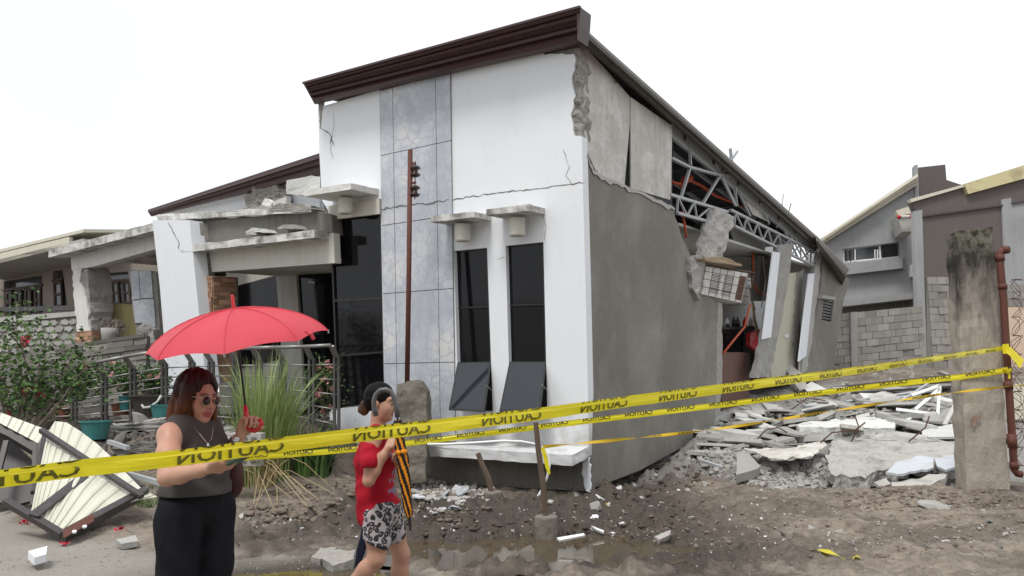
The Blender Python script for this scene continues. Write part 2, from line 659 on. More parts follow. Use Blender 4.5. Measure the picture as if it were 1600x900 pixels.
# ------------------------------------------------------------------ the ground: one sheet to the horizon
def gbase(x, y):
    x = np.asarray(x, float)
    y = np.asarray(y, float)
    z = .05 * sst(7.0, 8.5, y)
    z = z + .80 * sst(9.6, 12.2, y) * sst(-1.6, -3.2, x) * (1 - .0 * x)
    yy = np.clip(y, 5, 23) - 10.0
    z = z + sst(1.5, 3.2, x) * .08 * (yy + np.sqrt(yy * yy + .5))

    def g(cx, cy, a, rx, ry):
        return a * np.exp(-((x - cx) / rx) ** 2 - ((y - cy) / ry) ** 2)
    z = z + g(-2.6, 8.9, .16, .9, .6) + g(-1.2, 8.35, .12, .8, .3) + g(-.1, 8.5, .09, .7, .25) + g(5.9, 9.6, .12, 1.2, .8)
    z = z + g(2.6, 9.3, .07, 1.2, .5) + g(4.3, 9.5, .10, 1.5, .4) - g(4.9, 10.9, .22, 1.3, .45)
    z = z - g(.05, 7.2, .26, 1.05, .6) - g(.75, 7.5, .08, .5, .3) - g(-1.75, 6.0, .06, .75, .42) - g(-.7, 6.7, .05, .5, .2)
    return z


def zones(x, y):
    # street (swept concrete), mud (wet, dark), dirt (dry)
    w = fbm(x * .7, y * .7, 4, 11) * .35
    line = (y - (8.75 - .5 * (x + 6.0))) + w        # below the line: street
    street = sst(.15, -.25, line) * sst(-.4, -1.0, x + .5 * w)
    mud = sst(.9, -.7, np.abs(x - .1 + 1.4 * w) - 2.2 - 1.6 * w) * sst(6.0, 6.5, y + w) * sst(10.6, 9.6, y)
    mud = np.maximum(mud, sst(1.1, .2, np.abs(x - 1.0 - .70 * (y - 10.2) + .8 * w) - .25) * sst(8.6, 9.4, y) * sst(14.5, 13, y))
    mud = np.maximum(mud, sst(-1.2, -1.8, x) * sst(11, 12, y))
    mud = mud * (1 - street)
    return street, mud


def gz_np(x, y):
    st, mu = zones(x, y)
    rel = .035 * fbm(x * 1.7, y * 1.7, 3, 3)
    ridge = 1 - np.abs(fbm(x * 3.6, y * 3.6, 4, 21))
    clod = np.maximum(0, fbm(x * 7.5, y * 7.5, 3, 31)) ** 1.3
    fine = fbm(x * 22, y * 22, 2, 41)
    lump = np.maximum(0, fbm(x * 4.2, y * 4.2, 3, 77)) ** 1.2
    rough_ = rel + (.03 + .05 * mu) * (ridge - .6) + (.035 + .06 * mu) * clod + .06 * (.35 + mu) * lump + (.010 + .008 * mu) * fine
    return gbase(x, y) + rough_ * (1 - .97 * st) * sst(60, 25, np.abs(y) + np.abs(x)) + st * (.004 * fine + .012 * fbm(x * .8, y * .8, 3, 55))


GRID = {}


def gz(x, y):                                      # height of the finished sheet, read back from its grid
    xs, ys, Z = GRID['x'], GRID['y'], GRID['z']
    i = min(max(bisect.bisect_right(xs, x) - 1, 0), len(xs) - 2)
    j = min(max(bisect.bisect_right(ys, y) - 1, 0), len(ys) - 2)
    u, v = (x - xs[i]) / (xs[i + 1] - xs[i]), (y - ys[j]) / (ys[j + 1] - ys[j])
    return float((Z[j, i] * (1 - u) + Z[j, i + 1] * u) * (1 - v) + (Z[j + 1, i] * (1 - u) + Z[j + 1, i + 1] * u) * v)


def GP(px, py, lift=0.0):                          # where the ray of a photo pixel meets the ground
    d = ray(px, py)
    t = np.concatenate([np.linspace(3, 12, 260), np.linspace(12.1, 30, 180)])
    X, Y, Z = CAM.x + d.x * t, CAM.y + d.y * t, CAM.z + d.z * t
    h = Z - gbase(X, Y)
    i = int(np.argmax(h < 0)) if (h < 0).any() else len(t) - 1
    p = V((X[i], Y[i], 0))
    if i > 0:
        w = h[i - 1] / (h[i - 1] - h[i] + 1e-9)
        w = min(max(w, 0), 1)
        p = V((X[i - 1] + (X[i] - X[i - 1]) * w, Y[i - 1] + (Y[i] - Y[i - 1]) * w, 0))
    p.z = gz(p.x, p.y) + lift
    return p


def axis_steps(lo, hi, st, far):
    core = list(np.arange(lo, hi + st / 2, st))
    a, s, q = [], st, lo
    while q > -far:
        s *= 1.35
        q -= s
        a.append(q)
    b, s, q = [], st, core[-1]
    while q < far:
        s *= 1.35
        q += s
        b.append(q)
    return np.array(a[::-1] + core + b)


def build_ground():
    xs = np.concatenate([axis_steps(-7.5, 9.5, .045, 900)])
    near = np.arange(5.0, 11.5, .035)
    far = np.arange(11.5, 22, .09)
    a, s, q = [], .05, 5.0
    while q > -900:
        s *= 1.3
        q -= s
        a.append(q)
    b, s, q = [], .1, far[-1]
    while q < 1500:
        s *= 1.35
        q += s
        b.append(q)
    ys = np.concatenate([a[::-1], near, far, b])
    X, Y = np.meshgrid(xs, ys)
    Z = gz_np(X.ravel(), Y.ravel())
    st, mu = zones(X.ravel(), Y.ravel())
    nx, ny = len(xs), len(ys)
    GRID.update(x=list(xs), y=list(ys), z=Z.reshape(ny, nx))
    co = np.stack([X.ravel(), Y.ravel(), Z], 1)
    i = np.arange(nx * ny).reshape(ny, nx)
    q = np.stack([i[:-1, :-1], i[:-1, 1:], i[1:, 1:], i[1:, :-1]], -1).reshape(-1, 4)
    me = bpy.data.meshes.new('ground')
    me.vertices.add(len(co))
    me.vertices.foreach_set('co', co.ravel())
    me.loops.add(q.size)
    me.loops.foreach_set('vertex_index', q.ravel().astype(np.int32))
    me.polygons.add(len(q))
    me.polygons.foreach_set('loop_start', np.arange(0, q.size, 4, dtype=np.int32))
    me.polygons.foreach_set('loop_total', np.full(len(q), 4, dtype=np.int32))
    me.polygons.foreach_set('use_smooth', np.ones(len(q), dtype=bool))
    me.update()
    xx, yy = X.ravel(), Y.ravel()
    nw = fbm(xx * 1.1, yy * 1.1, 4, 91)
    dust = sst(10.0, 11.2, yy + .7 * nw) * sst(1.6, 2.6, xx + .4 * nw) * sst(21, 18.5, yy + nw)
    at = me.color_attributes.new('zone', 'FLOAT_COLOR', 'POINT')
    wet = np.clip(sst(.03, -.03, Z) * sst(5, 5.4, Y.ravel()) * sst(9, 8, Y.ravel()) * sst(3.2, 2.2, np.abs(X.ravel() + .3)), 0, 1)
    at.data.foreach_set('color', np.stack([st, mu, wet, dust], 1).astype(np.float32).ravel())
    m, n, l, bs = newmat('ground_soil')
    ca = n.new('ShaderNodeVertexColor')
    ca.layer_name = 'zone'
    sp = n.new('ShaderNodeSeparateColor')
    l.new(ca.outputs[0], sp.inputs[0])
    t = n.new('ShaderNodeTexCoord').outputs['Object']
    f1, f2, f3 = ntex(n, l, t, 1.1, 8, .65), ntex(n, l, t, 9, 8, .7), ntex(n, l, t, 55, 4, .6)
    dirt = mix(n, l, f1, (.145, .118, .096), (.34, .288, .24))
    dirt = mix(n, l, .6, dirt, mix(n, l, ramp(n, l, f2, [(.3, 0), (.7, 1)]), (.07, .055, .043), (.42, .355, .29)))
    f0 = ramp(n, l, ntex(n, l, mapping(n, l, t, (.7, 1.5, 1)), 1.1, 8, .7, .5), [(.44, 0), (.60, .75)])
    dirt = mix(n, l, f0, dirt, mix(n, l, f2, (.05, .04, .033), (.15, .122, .10)))
    mud = mix(n, l, f1, (.030, .024, .0195), (.105, .083, .066))
    mud = mix(n, l, .5, mud, mix(n, l, ramp(n, l, f2, [(.32, 0), (.72, 1)]), (.016, .013, .011), (.15, .122, .098)))
    stc = mix(n, l, f1, (.25, .228, .20), (.40, .37, .325))
    stc = mix(n, l, .35, stc, mix(n, l, f2, (.16, .15, .13), (.38, .35, .31)))
    c = mix(n, l, sp.outputs[1], dirt, mud)
    c = mix(n, l, sp.outputs[0], c, stc)
    dst = mix(n, l, f2, (.13, .125, .118), (.40, .385, .365))
    c = mix(n, l, ca.outputs[1], c, dst)
    c = mix(n, l, sp.outputs[2], c, mix(n, l, f2, (.04, .03, .022), (.08, .064, .05)))
    grit = ramp(n, l, f3, [(.66, 0), (.72, .55)])
    c = mix(n, l, grit, c, (.38, .36, .33))
    gd = ramp(n, l, ntex(n, l, t, 38, 4, .6), [(.60, 0), (.70, .6)])
    c = mix(n, l, gd, c, (.045, .038, .032))
    l.new(c, bs.inputs['Base Color'])
    l.new(mix(n, l, sp.outputs[2], mix(n, l, sp.outputs[1], .93, ramp(n, l, f2, [(.35, .45), (.6, .85)])), .22), bs.inputs['Roughness'])
    bs.inputs['Specular IOR Level'].default_value = .35
    bumpn(n, l, bs, mix(n, l, .45, f2, f3), 1.0, .03)
    me.materials.append(m)
    o = bpy.data.objects.new('ground', me)
    COL.objects.link(o)
    o['kind'] = 'structure'


build_ground()


def puddle(name, cx, cy, rx, ry, z):
    m, n, l, b = newmat(name)
    t = n.new('ShaderNodeTexCoord').outputs['Object']
    l.new(mix(n, l, ntex(n, l, t, 2.5, 6), (.05, .036, .022), (.12, .092, .06)), b.inputs['Base Color'])
    b.inputs['Roughness'].default_value = .06
    b.inputs['Specular IOR Level'].default_value = .5
    bumpn(n, l, b, ntex(n, l, t, 5, 3), .04, .01)
    P = [V((cx + math.cos(a) * rx, cy + math.sin(a) * ry, z)) for a in [6.283 * k / 40 for k in range(40)]]
    mb = MB()
    mb.add(P + [V((cx, cy, z))], [(k, (k + 1) % 40, 40) for k in range(40)])
    o = mb.part(name, m, None)
    o['kind'] = 'structure'


puddle('puddle', .1, 7.25, 1.6, 1.0, -.018)
puddle('puddle', -1.75, 6.0, 1.1, .6, -.028)
# ------------------------------------------------------------------ the collapsed house
HOUSE = thing('collapsed_house', 'white bungalow with its broken side open and its front leaning over the street', 'house', (K0.x, K0.y, K0.z))


def hp(plane, outer, name, mt, th=.12, holes=(), parent=None, bevel=0, label=None, **k):
    return MB().plate(plane.pts(outer), [plane.pts(h) for h in holes], -plane.n * th).part(name, mt, parent or HOUSE, bevel=bevel, label=label, **k)


def loft_strip(pl, topA, topB, botA, botB, prof, name, mt, parent, thick=.03):
    """a moulding between two photo lines: prof = (share of the way from top to bottom, metres forward)"""
    rows = []
    for (a, f) in prof:
        q = pl.off(f)
        pA = (topA[0] + (botA[0] - topA[0]) * a, topA[1] + (botA[1] - topA[1]) * a)
        pB = (topB[0] + (botB[0] - topB[0]) * a, topB[1] + (botB[1] - topB[1]) * a)
        rows.append([q(*pA), q(*pB)])
    mb = MB()
    loop0 = [r[0] for r in rows]
    loop1 = [r[1] for r in rows]
    n = len(rows)
    back0 = [p - pl.n * thick for p in loop0]
    back1 = [p - pl.n * thick for p in loop1]
    V0 = loop0 + back0[::-1]
    V1 = loop1 + back1[::-1]
    m = len(V0)
    mb.add(V0 + V1, [(i, (i + 1) % m, m + (i + 1) % m, m + i) for i in range(m)])
    for i in range(n - 1):
        mb.f.append((i, i + 1, m - 2 - i, m - 1 - i))
        mb.f.append((m + i, m + m - 1 - i, m + m - 2 - i, m + i + 1))
    return mb.part(name, mt, parent)


# front wall with its window openings and torn upper corner
torn = jag([(830, 85), (896, 84), (899, 96), (893, 122), (899, 150), (892, 178), (897, 212)], 1.6, 6, 3, False)
front = [(497, 168), (600, 138), (700, 110), (826, 79)] + torn + [(909, 213), (915, 450), (922, 763), (600, 735), (601, 640), (595, 332), (517, 337), (503, 312), (499, 240)]
W1 = [(709, 392), (761, 387), (770, 643), (717, 641)]
W2 = [(790, 384), (849, 378), (855, 637), (797, 640)]
hp(F(0), front, 'front_wall', 'front_paint', .16, [W1, W2], kind=None)
rough(hp(F(-.035), jag([(826, 74), (906, 58), (909, 216), (885, 218), (880, 100)], 1.5, 9, 5), 'corner_column', 'broken', .25), 4, .05, 9, 3)
# windows: fixed dark panes, dark frame, opened lower sash
for W, split, sash, mull in ((W1, 566, [(715, 566), (767, 565), (757, 643), (701, 640)], 481), (W2, 565, [(796, 565), (853, 565), (844, 640), (780, 643)], 477)):
    fr = hp(F(-.06), W, 'window', 'black_plastic', .04, [[(W[0][0] + 2, W[0][1] + 3), (W[1][0] - 2, W[1][1] + 3), (W[2][0] - 2, W[2][1] - 3), (W[3][0] + 2, W[3][1] - 3)]])

    def wx(side, y, W=W):
        a, b = (W[0], W[3]) if side == 0 else (W[1], W[2])
        return a[0] + (b[0] - a[0]) * (y - a[1]) / (b[1] - a[1])
    for (ya, yb) in ((W[0][1] - 4, mull), (mull + 2, split)):
        hp(F(-.075), [(wx(0, ya) + 1, ya), (wx(1, ya) - 1, ya), (wx(1, yb) - 1, yb), (wx(0, yb) + 1, yb)], 'pane', 'black_glass', .01, parent=fr)
    hp(F(-.065), [(wx(0, mull), mull - 1), (wx(1, mull), mull - 2.5), (wx(1, mull), mull), (wx(0, mull), mull + 1.5)], 'mullion', 'black_plastic', .03, parent=fr)
    hp(F(-.20), [(W[0][0] - 8, W[0][1] - 10), (W[1][0] + 8, W[1][1] - 10), (W[2][0] + 8, W[2][1] + 8), (W[3][0] - 8, W[3][1] + 8)], 'dark_interior_sheet', 'black_plastic', .01, parent=fr)  # added black sheet standing in for the unlit room behind
    a, b = F(-.02)(*sash[0]), F(-.02)(*sash[1])
    c, d = F(.42)(*sash[2]), F(.42)(*sash[3])
    nn = (b - a).cross(d - a).normalized() * .02
    ix = lambda u, v: (a + (b - a) * u) * (1 - v) + (d + (c - d) * u) * v
    sa = MB().plate([a, b, c, d], [[ix(.05, .03), ix(.95, .03), ix(.95, .96), ix(.05, .96)]], nn).part('open_sash', 'black_plastic', HOUSE)
    MB().plate([ix(.045, .025), ix(.955, .025), ix(.955, .965), ix(.045, .965)], [], nn * .4).part('sash_glass', 'sash_glass', sa)
    st = MB()
    st.beam(ix(.98, .5), F(-.05)(sash[1][0] + 1, sash[1][1] + 45), .012, .012)
    st.part('stay', 'silver', sa)

# tall dark glass left of the tiles, with frame lines
tg = hp(F(-.05), [(517, 337), (595, 332), (602, 629), (529, 637)], 'tall_window', 'black_glass', .03)
for (p, q) in (((517, 337), (529, 637)), ((595, 332), (602, 629)), ((522, 470), (598, 466)), ((526, 556), (600, 550))):
    MB().beam(F(-.03)(*p), F(-.03)(*q), .035, .03, NF).part('frame_bar', 'black_plastic', tg)
hp(F(.0), [(515, 640), (601, 631), (603, 736), (520, 742)], 'plinth_wall', 'white_paint', .12)

# marble tiles: five courses of three
ex = [(593, 601.5), (613.5, 621.5), (680.5, 688.5), (703.5, 711.5)]
rows = [(142, 112), (243.5, 220), (353, 337), (459.5, 451), (568.5, 566), (690, 690)]


def tx(c, y):
    a, b = ex[c]
    return a + (b - a) * (y - 140) / 550.0


def ty(r, x):
    a, b = rows[r]
    return a + (b - a) * (x - 593) / 110.0


MB().plate(F(.012).pts([(593, 140), (704, 110), (712, 690), (602, 690)]), [], -NF * .008).part('tile_bed', 'mortar', HOUSE)
for r in range(5):
    for c in range(3):
        q = []
        for (dx, dy, cc, rr) in ((.45, .6, c, r), (-.45, .6, c + 1, r), (-.45, -.6, c + 1, r + 1), (.45, -.6, c, r + 1)):
            x = tx(cc, rows[rr][0])
            y = ty(rr, x)
            x = tx(cc, y) + dx
            q.append((x, y + dy))
        MB().plate(F(.028 + .002 * ((r * 3 + c) % 3)).pts(q), [], -NF * .014).part('marble_tile', 'marble', HOUSE)


def crack(L, pl, w=1.0, seed=0, amp=1.6, step=5):  # cracks as flat dark strips, their inner shade put into the colour
    J = jag(L, amp, step, seed, False)
    r = random.Random(seed)
    up, dn = [], []
    for i, p in enumerate(J):
        ww = w * (r.uniform(.35, 1.0) if 0 < i < len(J) - 1 else .08)
        a, b = J[max(0, i - 1)], J[min(len(J) - 1, i + 1)]
        d = math.hypot(b[0] - a[0], b[1] - a[1]) or 1
        nx, ny = -(b[1] - a[1]) / d, (b[0] - a[0]) / d
        up.append((p[0] + nx * ww, p[1] + ny * ww))
        dn.append((p[0] - nx * ww, p[1] - ny * ww))
    MB().loft([pl.pts(up), pl.pts(dn)]).part('crack', 'dark_concrete', HOUSE, recalc=False)


crack([(702, 313), (760, 304), (838, 295), (880, 289), (916, 285)], F(.003), 1.1, 1)
crack([(594, 327), (640, 320), (672, 318), (703, 312)], F(.034), 1.2, 2)
crack([(502, 170), (500, 200), (514, 208), (523, 228)], F(.003), 1.2, 3)
crack([(520, 176), (522, 200), (516, 222), (520, 250)], F(.003), .5, 4, 1.2)
crack([(880, 232), (890, 262), (884, 275), (896, 290)], F(.003), .5, 6, 1.4)
crack([(772, 406), (786, 402), (792, 404)], F(.003), .4, 8, .6)
crack([(846, 330), (853, 352), (850, 378)], F(.003), .4, 9, 1.2)
crack([(708, 600), (716, 660), (712, 690)], F(.034), .4, 10, 1.2)
hp(F(.004), [(497, 162), (506, 160), (503, 176), (501, 200), (499, 176)], 'broken_plaster', 'broken', .02)

# eaves: deep maroon fascia over the front
prof = [(0, .46), (.05, .47), (.12, .45), (.14, .39), (.22, .40), (.30, .38), (.34, .30), (.46, .26), (.52, .28), (.60, .27), (.64, .20), (.78, .22), (.90, .17), (1.0, .08), (1.02, -.1)]
loft_strip(F(0), (474, 131), (906, 11), (491, 162), (904, 69), prof, 'roof_fascia', 'maroon_steel', HOUSE)
MB().beam(F(.48)(474, 130), F(.48)(907, 11), .05, .03, UP_H).part('roof_flashing', 'maroon_steel', HOUSE)
hp(F(.43), [(901, 13), (907, 11), (905, 42), (902, 62)], 'fascia_end_cap', 'maroon_steel', .3)
hp(F(.02), [(829, 80), (903, 64), (903, 72), (836, 85)], 'gap_shade_strip', 'dark_steel', .05)  # dark strip painting the shade of the gap under the fascia
# side eaves gutter
loft_strip(S(0), (904, 36), (1282, 374), (907, 64), (1277, 390), [(0, .20), (.2, .24), (.45, .23), (.6, .16), (.9, .14), (1, .04), (1.02, -.05)], 'side_gutter', 'gutter_steel', HOUSE)
# roof sheet seen from below through the torn side
A, B = S(.1)(906, 45), S(.1)(1280, 378)
inn = (F(.1)(500, 168) - F(.1)(905, 62)) * .98
rs = MB()
n = 44
topr, botr = [], []
for k in range(n + 1):
    t = k / n
    h = V((0, 0, .05 if k % 2 else -.02))
    topr.append(A + (B - A) * t + h)
    botr.append(A + (B - A) * t + inn + h)
rs.loft([topr, botr])
rs.part('roof_sheet', 'roof_under', HOUSE)
for k in range(7):
    t = .2 + .11 * k
    p = A + (B - A) * t - V((0, 0, .12))
    MB().beam(p + inn * .03, p + inn * .95, .07, .1).part('rafter', 'dark_steel', HOUSE)
for k in range(6):
    o_ = inn * (.14 + .14 * k) - V((0, 0, .08))
    MB().beam(A + (B - A) * .08 + o_, A + (B - A) * .97 + o_, .05, .07).part('purlin', 'galv', HOUSE)

# side wall: rendered concrete, torn along the top
top = jag([(911, 222), (920, 242), (927, 268), (952, 282), (1000, 301), (1036, 318), (1054, 327), (1060, 352)], 2.2, 7, 11, False)
right = jag([(1060, 352), (1066, 372), (1080, 402), (1093, 448), (1118, 470), (1125, 488), (1122, 560), (1120, 640), (1114, 667)], 1.6, 9, 12, False)
side = top + right[1:] + [(1062, 701), (1000, 735), (955, 752), (923, 765), (915, 450)]
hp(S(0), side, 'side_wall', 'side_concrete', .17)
lip = jag([(918, 240), (928, 266), (953, 280), (1000, 299), (1038, 316), (1054, 325)], 1.5, 6, 14, False)
MB().loft([S(.012).pts(lip), S(.018).pts([(x + R.uniform(-1, 1), y + R.uniform(3, 9)) for x, y in lip])]).part('torn_plaster_edge', 'concrete', HOUSE, recalc=False)
hp(S(-.02), [(1062, 690), (1116, 662), (1118, 676), (1064, 704)], 'footing', 'concrete', .3)
hp(S(-.35), [(925, 750), (1090, 680), (1090, 735), (925, 785)], 'foundation', 'dark_concrete', .1)
edge = jag([(1121, 472), (1128, 474), (1129, 560), (1126, 640), (1118, 652), (1120, 560)], 1.0, 8, 15)
hp(S(.005), edge, 'broken_wall_edge', 'broken', .16, label='pale broken end of the rendered side wall')
# fibre boards above it
hp(S(-.03), jag([(907, 64), (984, 151), (985, 182), (976, 290), (940, 286), (908, 216)], .3, 30, 1), 'fibre_board', 'fibre_board', .02)
hp(S(-.01), jag([(986, 152), (1050, 196), (1049, 300), (1047, 312), (986, 294)], .3, 30, 2), 'fibre_board', 'fibre_board', .02)
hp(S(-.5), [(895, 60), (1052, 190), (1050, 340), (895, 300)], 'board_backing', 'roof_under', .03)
for (x, y) in ((961, 118), (962, 128), (1005, 164), (1042, 187), (1036, 182), (1029, 178)):
    MB().lathe(S(-.005)(x, y), [(.022, 0), (.018, .006)], 8, NS).part('board_fixing', 'rust', HOUSE)

# roof trusses left in the opening (all on the broken side)
g0 = S(-.06)
hp(g0, [(1050, 193), (1276, 377), (1282, 396), (1270, 396), (1050, 214)], 'top_chord', 'galv', .06)


def bar(p, q, w=.05, pl=None, name='truss_member', mt='galv', d=.04):
    pl = pl or g0
    return MB().beam(pl(*p), pl(*q), d, w * .78, NS).part(name, mt, HOUSE)


for (p, q, w) in (((1048, 247), (1076, 261), .09), ((1076, 261), (1120, 273), .09), ((1120, 273), (1150, 275), .09), ((1076, 216), (1079, 258), .06), ((1078, 262), (1064, 308), .06),
                  ((1098, 318), (1126, 272), .06), ((1126, 272), (1152, 236), .06), ((1118, 254), (1150, 322), .045), ((1141, 232), (1151, 322), .07), ((1128, 278), (1148, 320), .04),
                  ((1150, 290), (1172, 338), .05), ((1186, 312), (1202, 350), .035), ((1214, 355), (1222, 318), .045), ((1222, 318), (1224, 303), .02), ((1218, 345), (1248, 405), .05), ((1226, 350), (1252, 400), .03),
                  ((1240, 370), (1262, 405), .04), ((1249, 366), (1262, 398), .04), ((1233, 358), (1240, 386), .03)):
    bar(p, q, w)


def girder(t0, t1, b0, b1, nweb, parent_name, pl, seed):
    r = random.Random(seed)
    for a, b in ((t0, t1), (b0, b1)):
        MB().beam(pl(*a), pl(*b), .045, .065, NS).part('girder_chord', 'galv', HOUSE)
    for k in range(nweb):
        u, v = k / nweb, (k + 1) / nweb
        L = lambda A, B, t: (A[0] + (B[0] - A[0]) * t, A[1] + (B[1] - A[1]) * t)
        a, b = (L(t0, t1, u), L(b0, b1, v)) if k % 2 else (L(b0, b1, u), L(t0, t1, v))
        MB().beam(pl.off(.012)(*a), pl.off(.012)(*b), .025, .034, NS).part('girder_web', 'galv', HOUSE)


girder((1046, 304), (1136, 331), (1058, 333), (1112, 348), 7, '', S(-.02), 1)
girder((1141, 328), (1284, 399), (1147, 353), (1274, 417), 17, '', S(-.04), 2)
hp(S(-.12), [(1148, 282), (1172, 300), (1199, 346), (1176, 335)], 'fibre_board', 'fibre_board', .015, label='slipped fibre board hanging under the eaves')
# broken column stubs and leaning columns
cs = rough(MB().plate(S(.10).pts([(1119, 323), (1147, 338), (1146, 352), (1137, 380), (1128, 404), (1100, 402), (1104, 372), (1112, 345)]), [], -NS * .16).part('broken_column', 'concrete', HOUSE), 3, .05, 5, 4)
rough(hp(S(.08), [(1079, 402), (1098, 398), (1104, 420), (1094, 470), (1084, 452), (1080, 425)], 'broken_column', 'concrete', .25, label='broken stump of column beside the caged air conditioner'), 3, .05, 6, 6)
pc = rough(hp(S(.02), [(1217, 382), (1239, 380), (1233, 436), (1214, 540), (1203, 590), (1178, 590), (1190, 538), (1207, 450)], 'leaning_column', 'concrete', .10), 3, .035, 5, 8)
hp(S(.07), [(1208, 393), (1219, 395), (1205, 527), (1192, 530)], 'plaster_face', 'white_paint', .03, parent=pc)
pc2 = rough(hp(S(.0), [(1273, 418), (1280, 390), (1292, 392), (1282, 470), (1268, 580), (1252, 584), (1262, 500)], 'leaning_column', 'concrete', .10, label='rear leaning column with rusty streaks at its broken top'), 3, .03, 5, 9)
hp(S(.06), [(1264, 428), (1273, 427), (1260, 556), (1248, 565)], 'plaster_face', 'white_paint', .03, parent=pc2)
# rear wall piece with louvre window and its eaves
rw = hp(S(.05), [(1289, 392), (1312, 420), (1328, 438), (1318, 470), (1301, 584), (1296, 602), (1262, 594), (1276, 500)], 'rear_wall', 'side_concrete', .15, [[(1287, 466), (1303, 470), (1299, 503), (1284, 500)]])
lw = hp(S(-.03), [(1286, 465), (1304, 469), (1300, 504), (1283, 501)], 'louvre_window', 'black_plastic', .03)
for k in range(7):
    a = k / 7
    MB().beam(S(.02)(1286.5 - 2.4 * a, 468 + 33 * a), S(.02)(1302.5 - 3 * a, 472 + 32 * a), .05, .012, NS).part('louvre_slat', 'pane', lw)
hp(S(.16), [(1286, 461), (1306, 464), (1306, 469), (1286, 466)], 'window_hood', 'concrete', .3)
loft_strip(S(.0), (1276, 368), (1327, 420), (1280, 392), (1316, 446), [(0, .05), (.1, .35), (.35, .4), (.5, .38), (.8, .2), (1, .05)], 'rear_eaves', 'gutter_steel', HOUSE)

# inside the torn side: ceiling, partitions, rear floor
bw = F(-5.2)


def inner(d, L, name, mt, th=.08, **k):
    return hp(S(d), L, name, mt, th, **k)


inner(-2.6, [(1040, 345), (1210, 372), (1200, 600), (1040, 640)], 'inner_wall', 'interior_wall', .1)
hp(S(-1.1), [(1140, 352), (1178, 356), (1197, 382), (1195, 392), (1150, 384)], 'sagging_ceiling', 'white_board', .04)
a_, b_ = S(-.3)(1060, 352), S(-.3)(1290, 425)
MB().hexa([a_, b_, b_ + UF * 3.5, a_ + UF * 3.5], [p + V((0, 0, .05)) for p in (a_, b_, b_ + UF * 3.5, a_ + UF * 3.5)]).part('ceiling', 'white_board', HOUSE)
inner(-.22, [(1222, 428), (1252, 425), (1250, 560), (1236, 600), (1206, 600), (1204, 560)], 'inner_partition', 'beige_wall', .06)
hp(S(-.2), [(1226, 523), (1233, 522), (1233, 527), (1226, 528)], 'wall_socket', 'white_pvc', .01)
MB().tube(S(-.6).pts([(1134, 401), (1160, 400), (1182, 402)]), .014, 6).part('ceiling_rod', 'dark_steel', HOUSE)
for L_ in ([(1236, 318), (1232, 332), (1228, 345)], [(1192, 400), (1196, 440), (1190, 480)], [(1268, 395), (1282, 384), (1290, 378)], [(1170, 446), (1176, 470), (1180, 484)]):
    MB().tube(S(.05).pts(L_), .012, 5).part('dangling_wire', 'dark_steel', HOUSE)
inner(-.20, jag([(1245, 428), (1256, 420), (1252, 480), (1250, 520), (1248, 590), (1236, 596), (1240, 520)], 1.2, 7, 3), 'broken_partition_end', 'broken', .12)
inner(-.4, [(1187, 398), (1206, 402), (1204, 470), (1186, 470)], 'inner_column', 'dark_concrete', .2)
inner(-1.4, [(1254, 424), (1270, 430), (1262, 600), (1244, 600)], 'doorway_shade_panel', 'black_plastic', .05)  # black panel: the darkness of the doorway is put into its colour
f0, f1 = S(-.1)(1110, 655), S(-.1)(1300, 592)
MB().hexa([f0, f1, f1 + UF * 4, f0 + UF * 4], [p - V((0, 0, .15)) for p in (f0, f1, f1 + UF * 4, f0 + UF * 4)]).part('floor_slab', 'concrete', HOUSE)

# awning slabs with their lamps over the windows
def slab(p, q, depth, th, name='awning_slab', pl=None, mt='mouldy_white', slope=.02, grow=(0, 0)):
    pl = pl or F(0)
    a, b = pl(*p), pl(*q)
    ex_ = (b - a).normalized()
    a, b = a - ex_ * grow[0], b + ex_ * grow[1]
    o = pl.n * depth
    t = UP_H * th
    return rough(MB().hexa([a, b, b + o, a + o], [x + t for x in (a, b, b + o, a + o)]).part(name, mt, HOUSE), 3, .012, 5, int(p[0]))


slab((700, 352), (768, 345), .42, .085)
slab((786, 342), (852, 335), .42, .085)
slab((520, 315), (592, 305), .62, .10, mt='dirty_white')
hp(F(.06), [(512, 322), (592, 310), (593, 334), (513, 344)], 'lintel', 'cream', .06)
for (x, y, pl) in ((723, 357, F(.17)), (808, 348, F(.17)), (540, 316, F(.25))):
    c = pl(x, y)
    MB().lathe(c, [(.115, .06), (.115, -.17), (.10, -.19), (.09, -.17), (.09, -.05)], 20, UP_H).part('ceiling_lamp', 'cream', HOUSE, smooth=False)
# sill slab along the foot of the front
s0, s1 = F(.42)(668, 697), F(.42)(894, 711)
bk0, bk1 = F(0)(690, 691), F(0)(921, 697)
th_ = UP_H * .135
rough(MB().hexa([s0, s1, bk1, bk0], [x - th_ for x in (s0, s1, bk1, bk0)]).part('sill_slab', 'sill_paint', HOUSE), 4, .012, 6, 3)
hp(F(.015), [(610, 714), (922, 712), (922, 768), (610, 750)], 'base_wall', 'dark_concrete', .05)
hp(F(.02), jag([(912, 716), (922, 714), (923, 766), (914, 764), (909, 740)], 1.5, 7, 2), 'peeling_plaster', 'white_paint', .02)

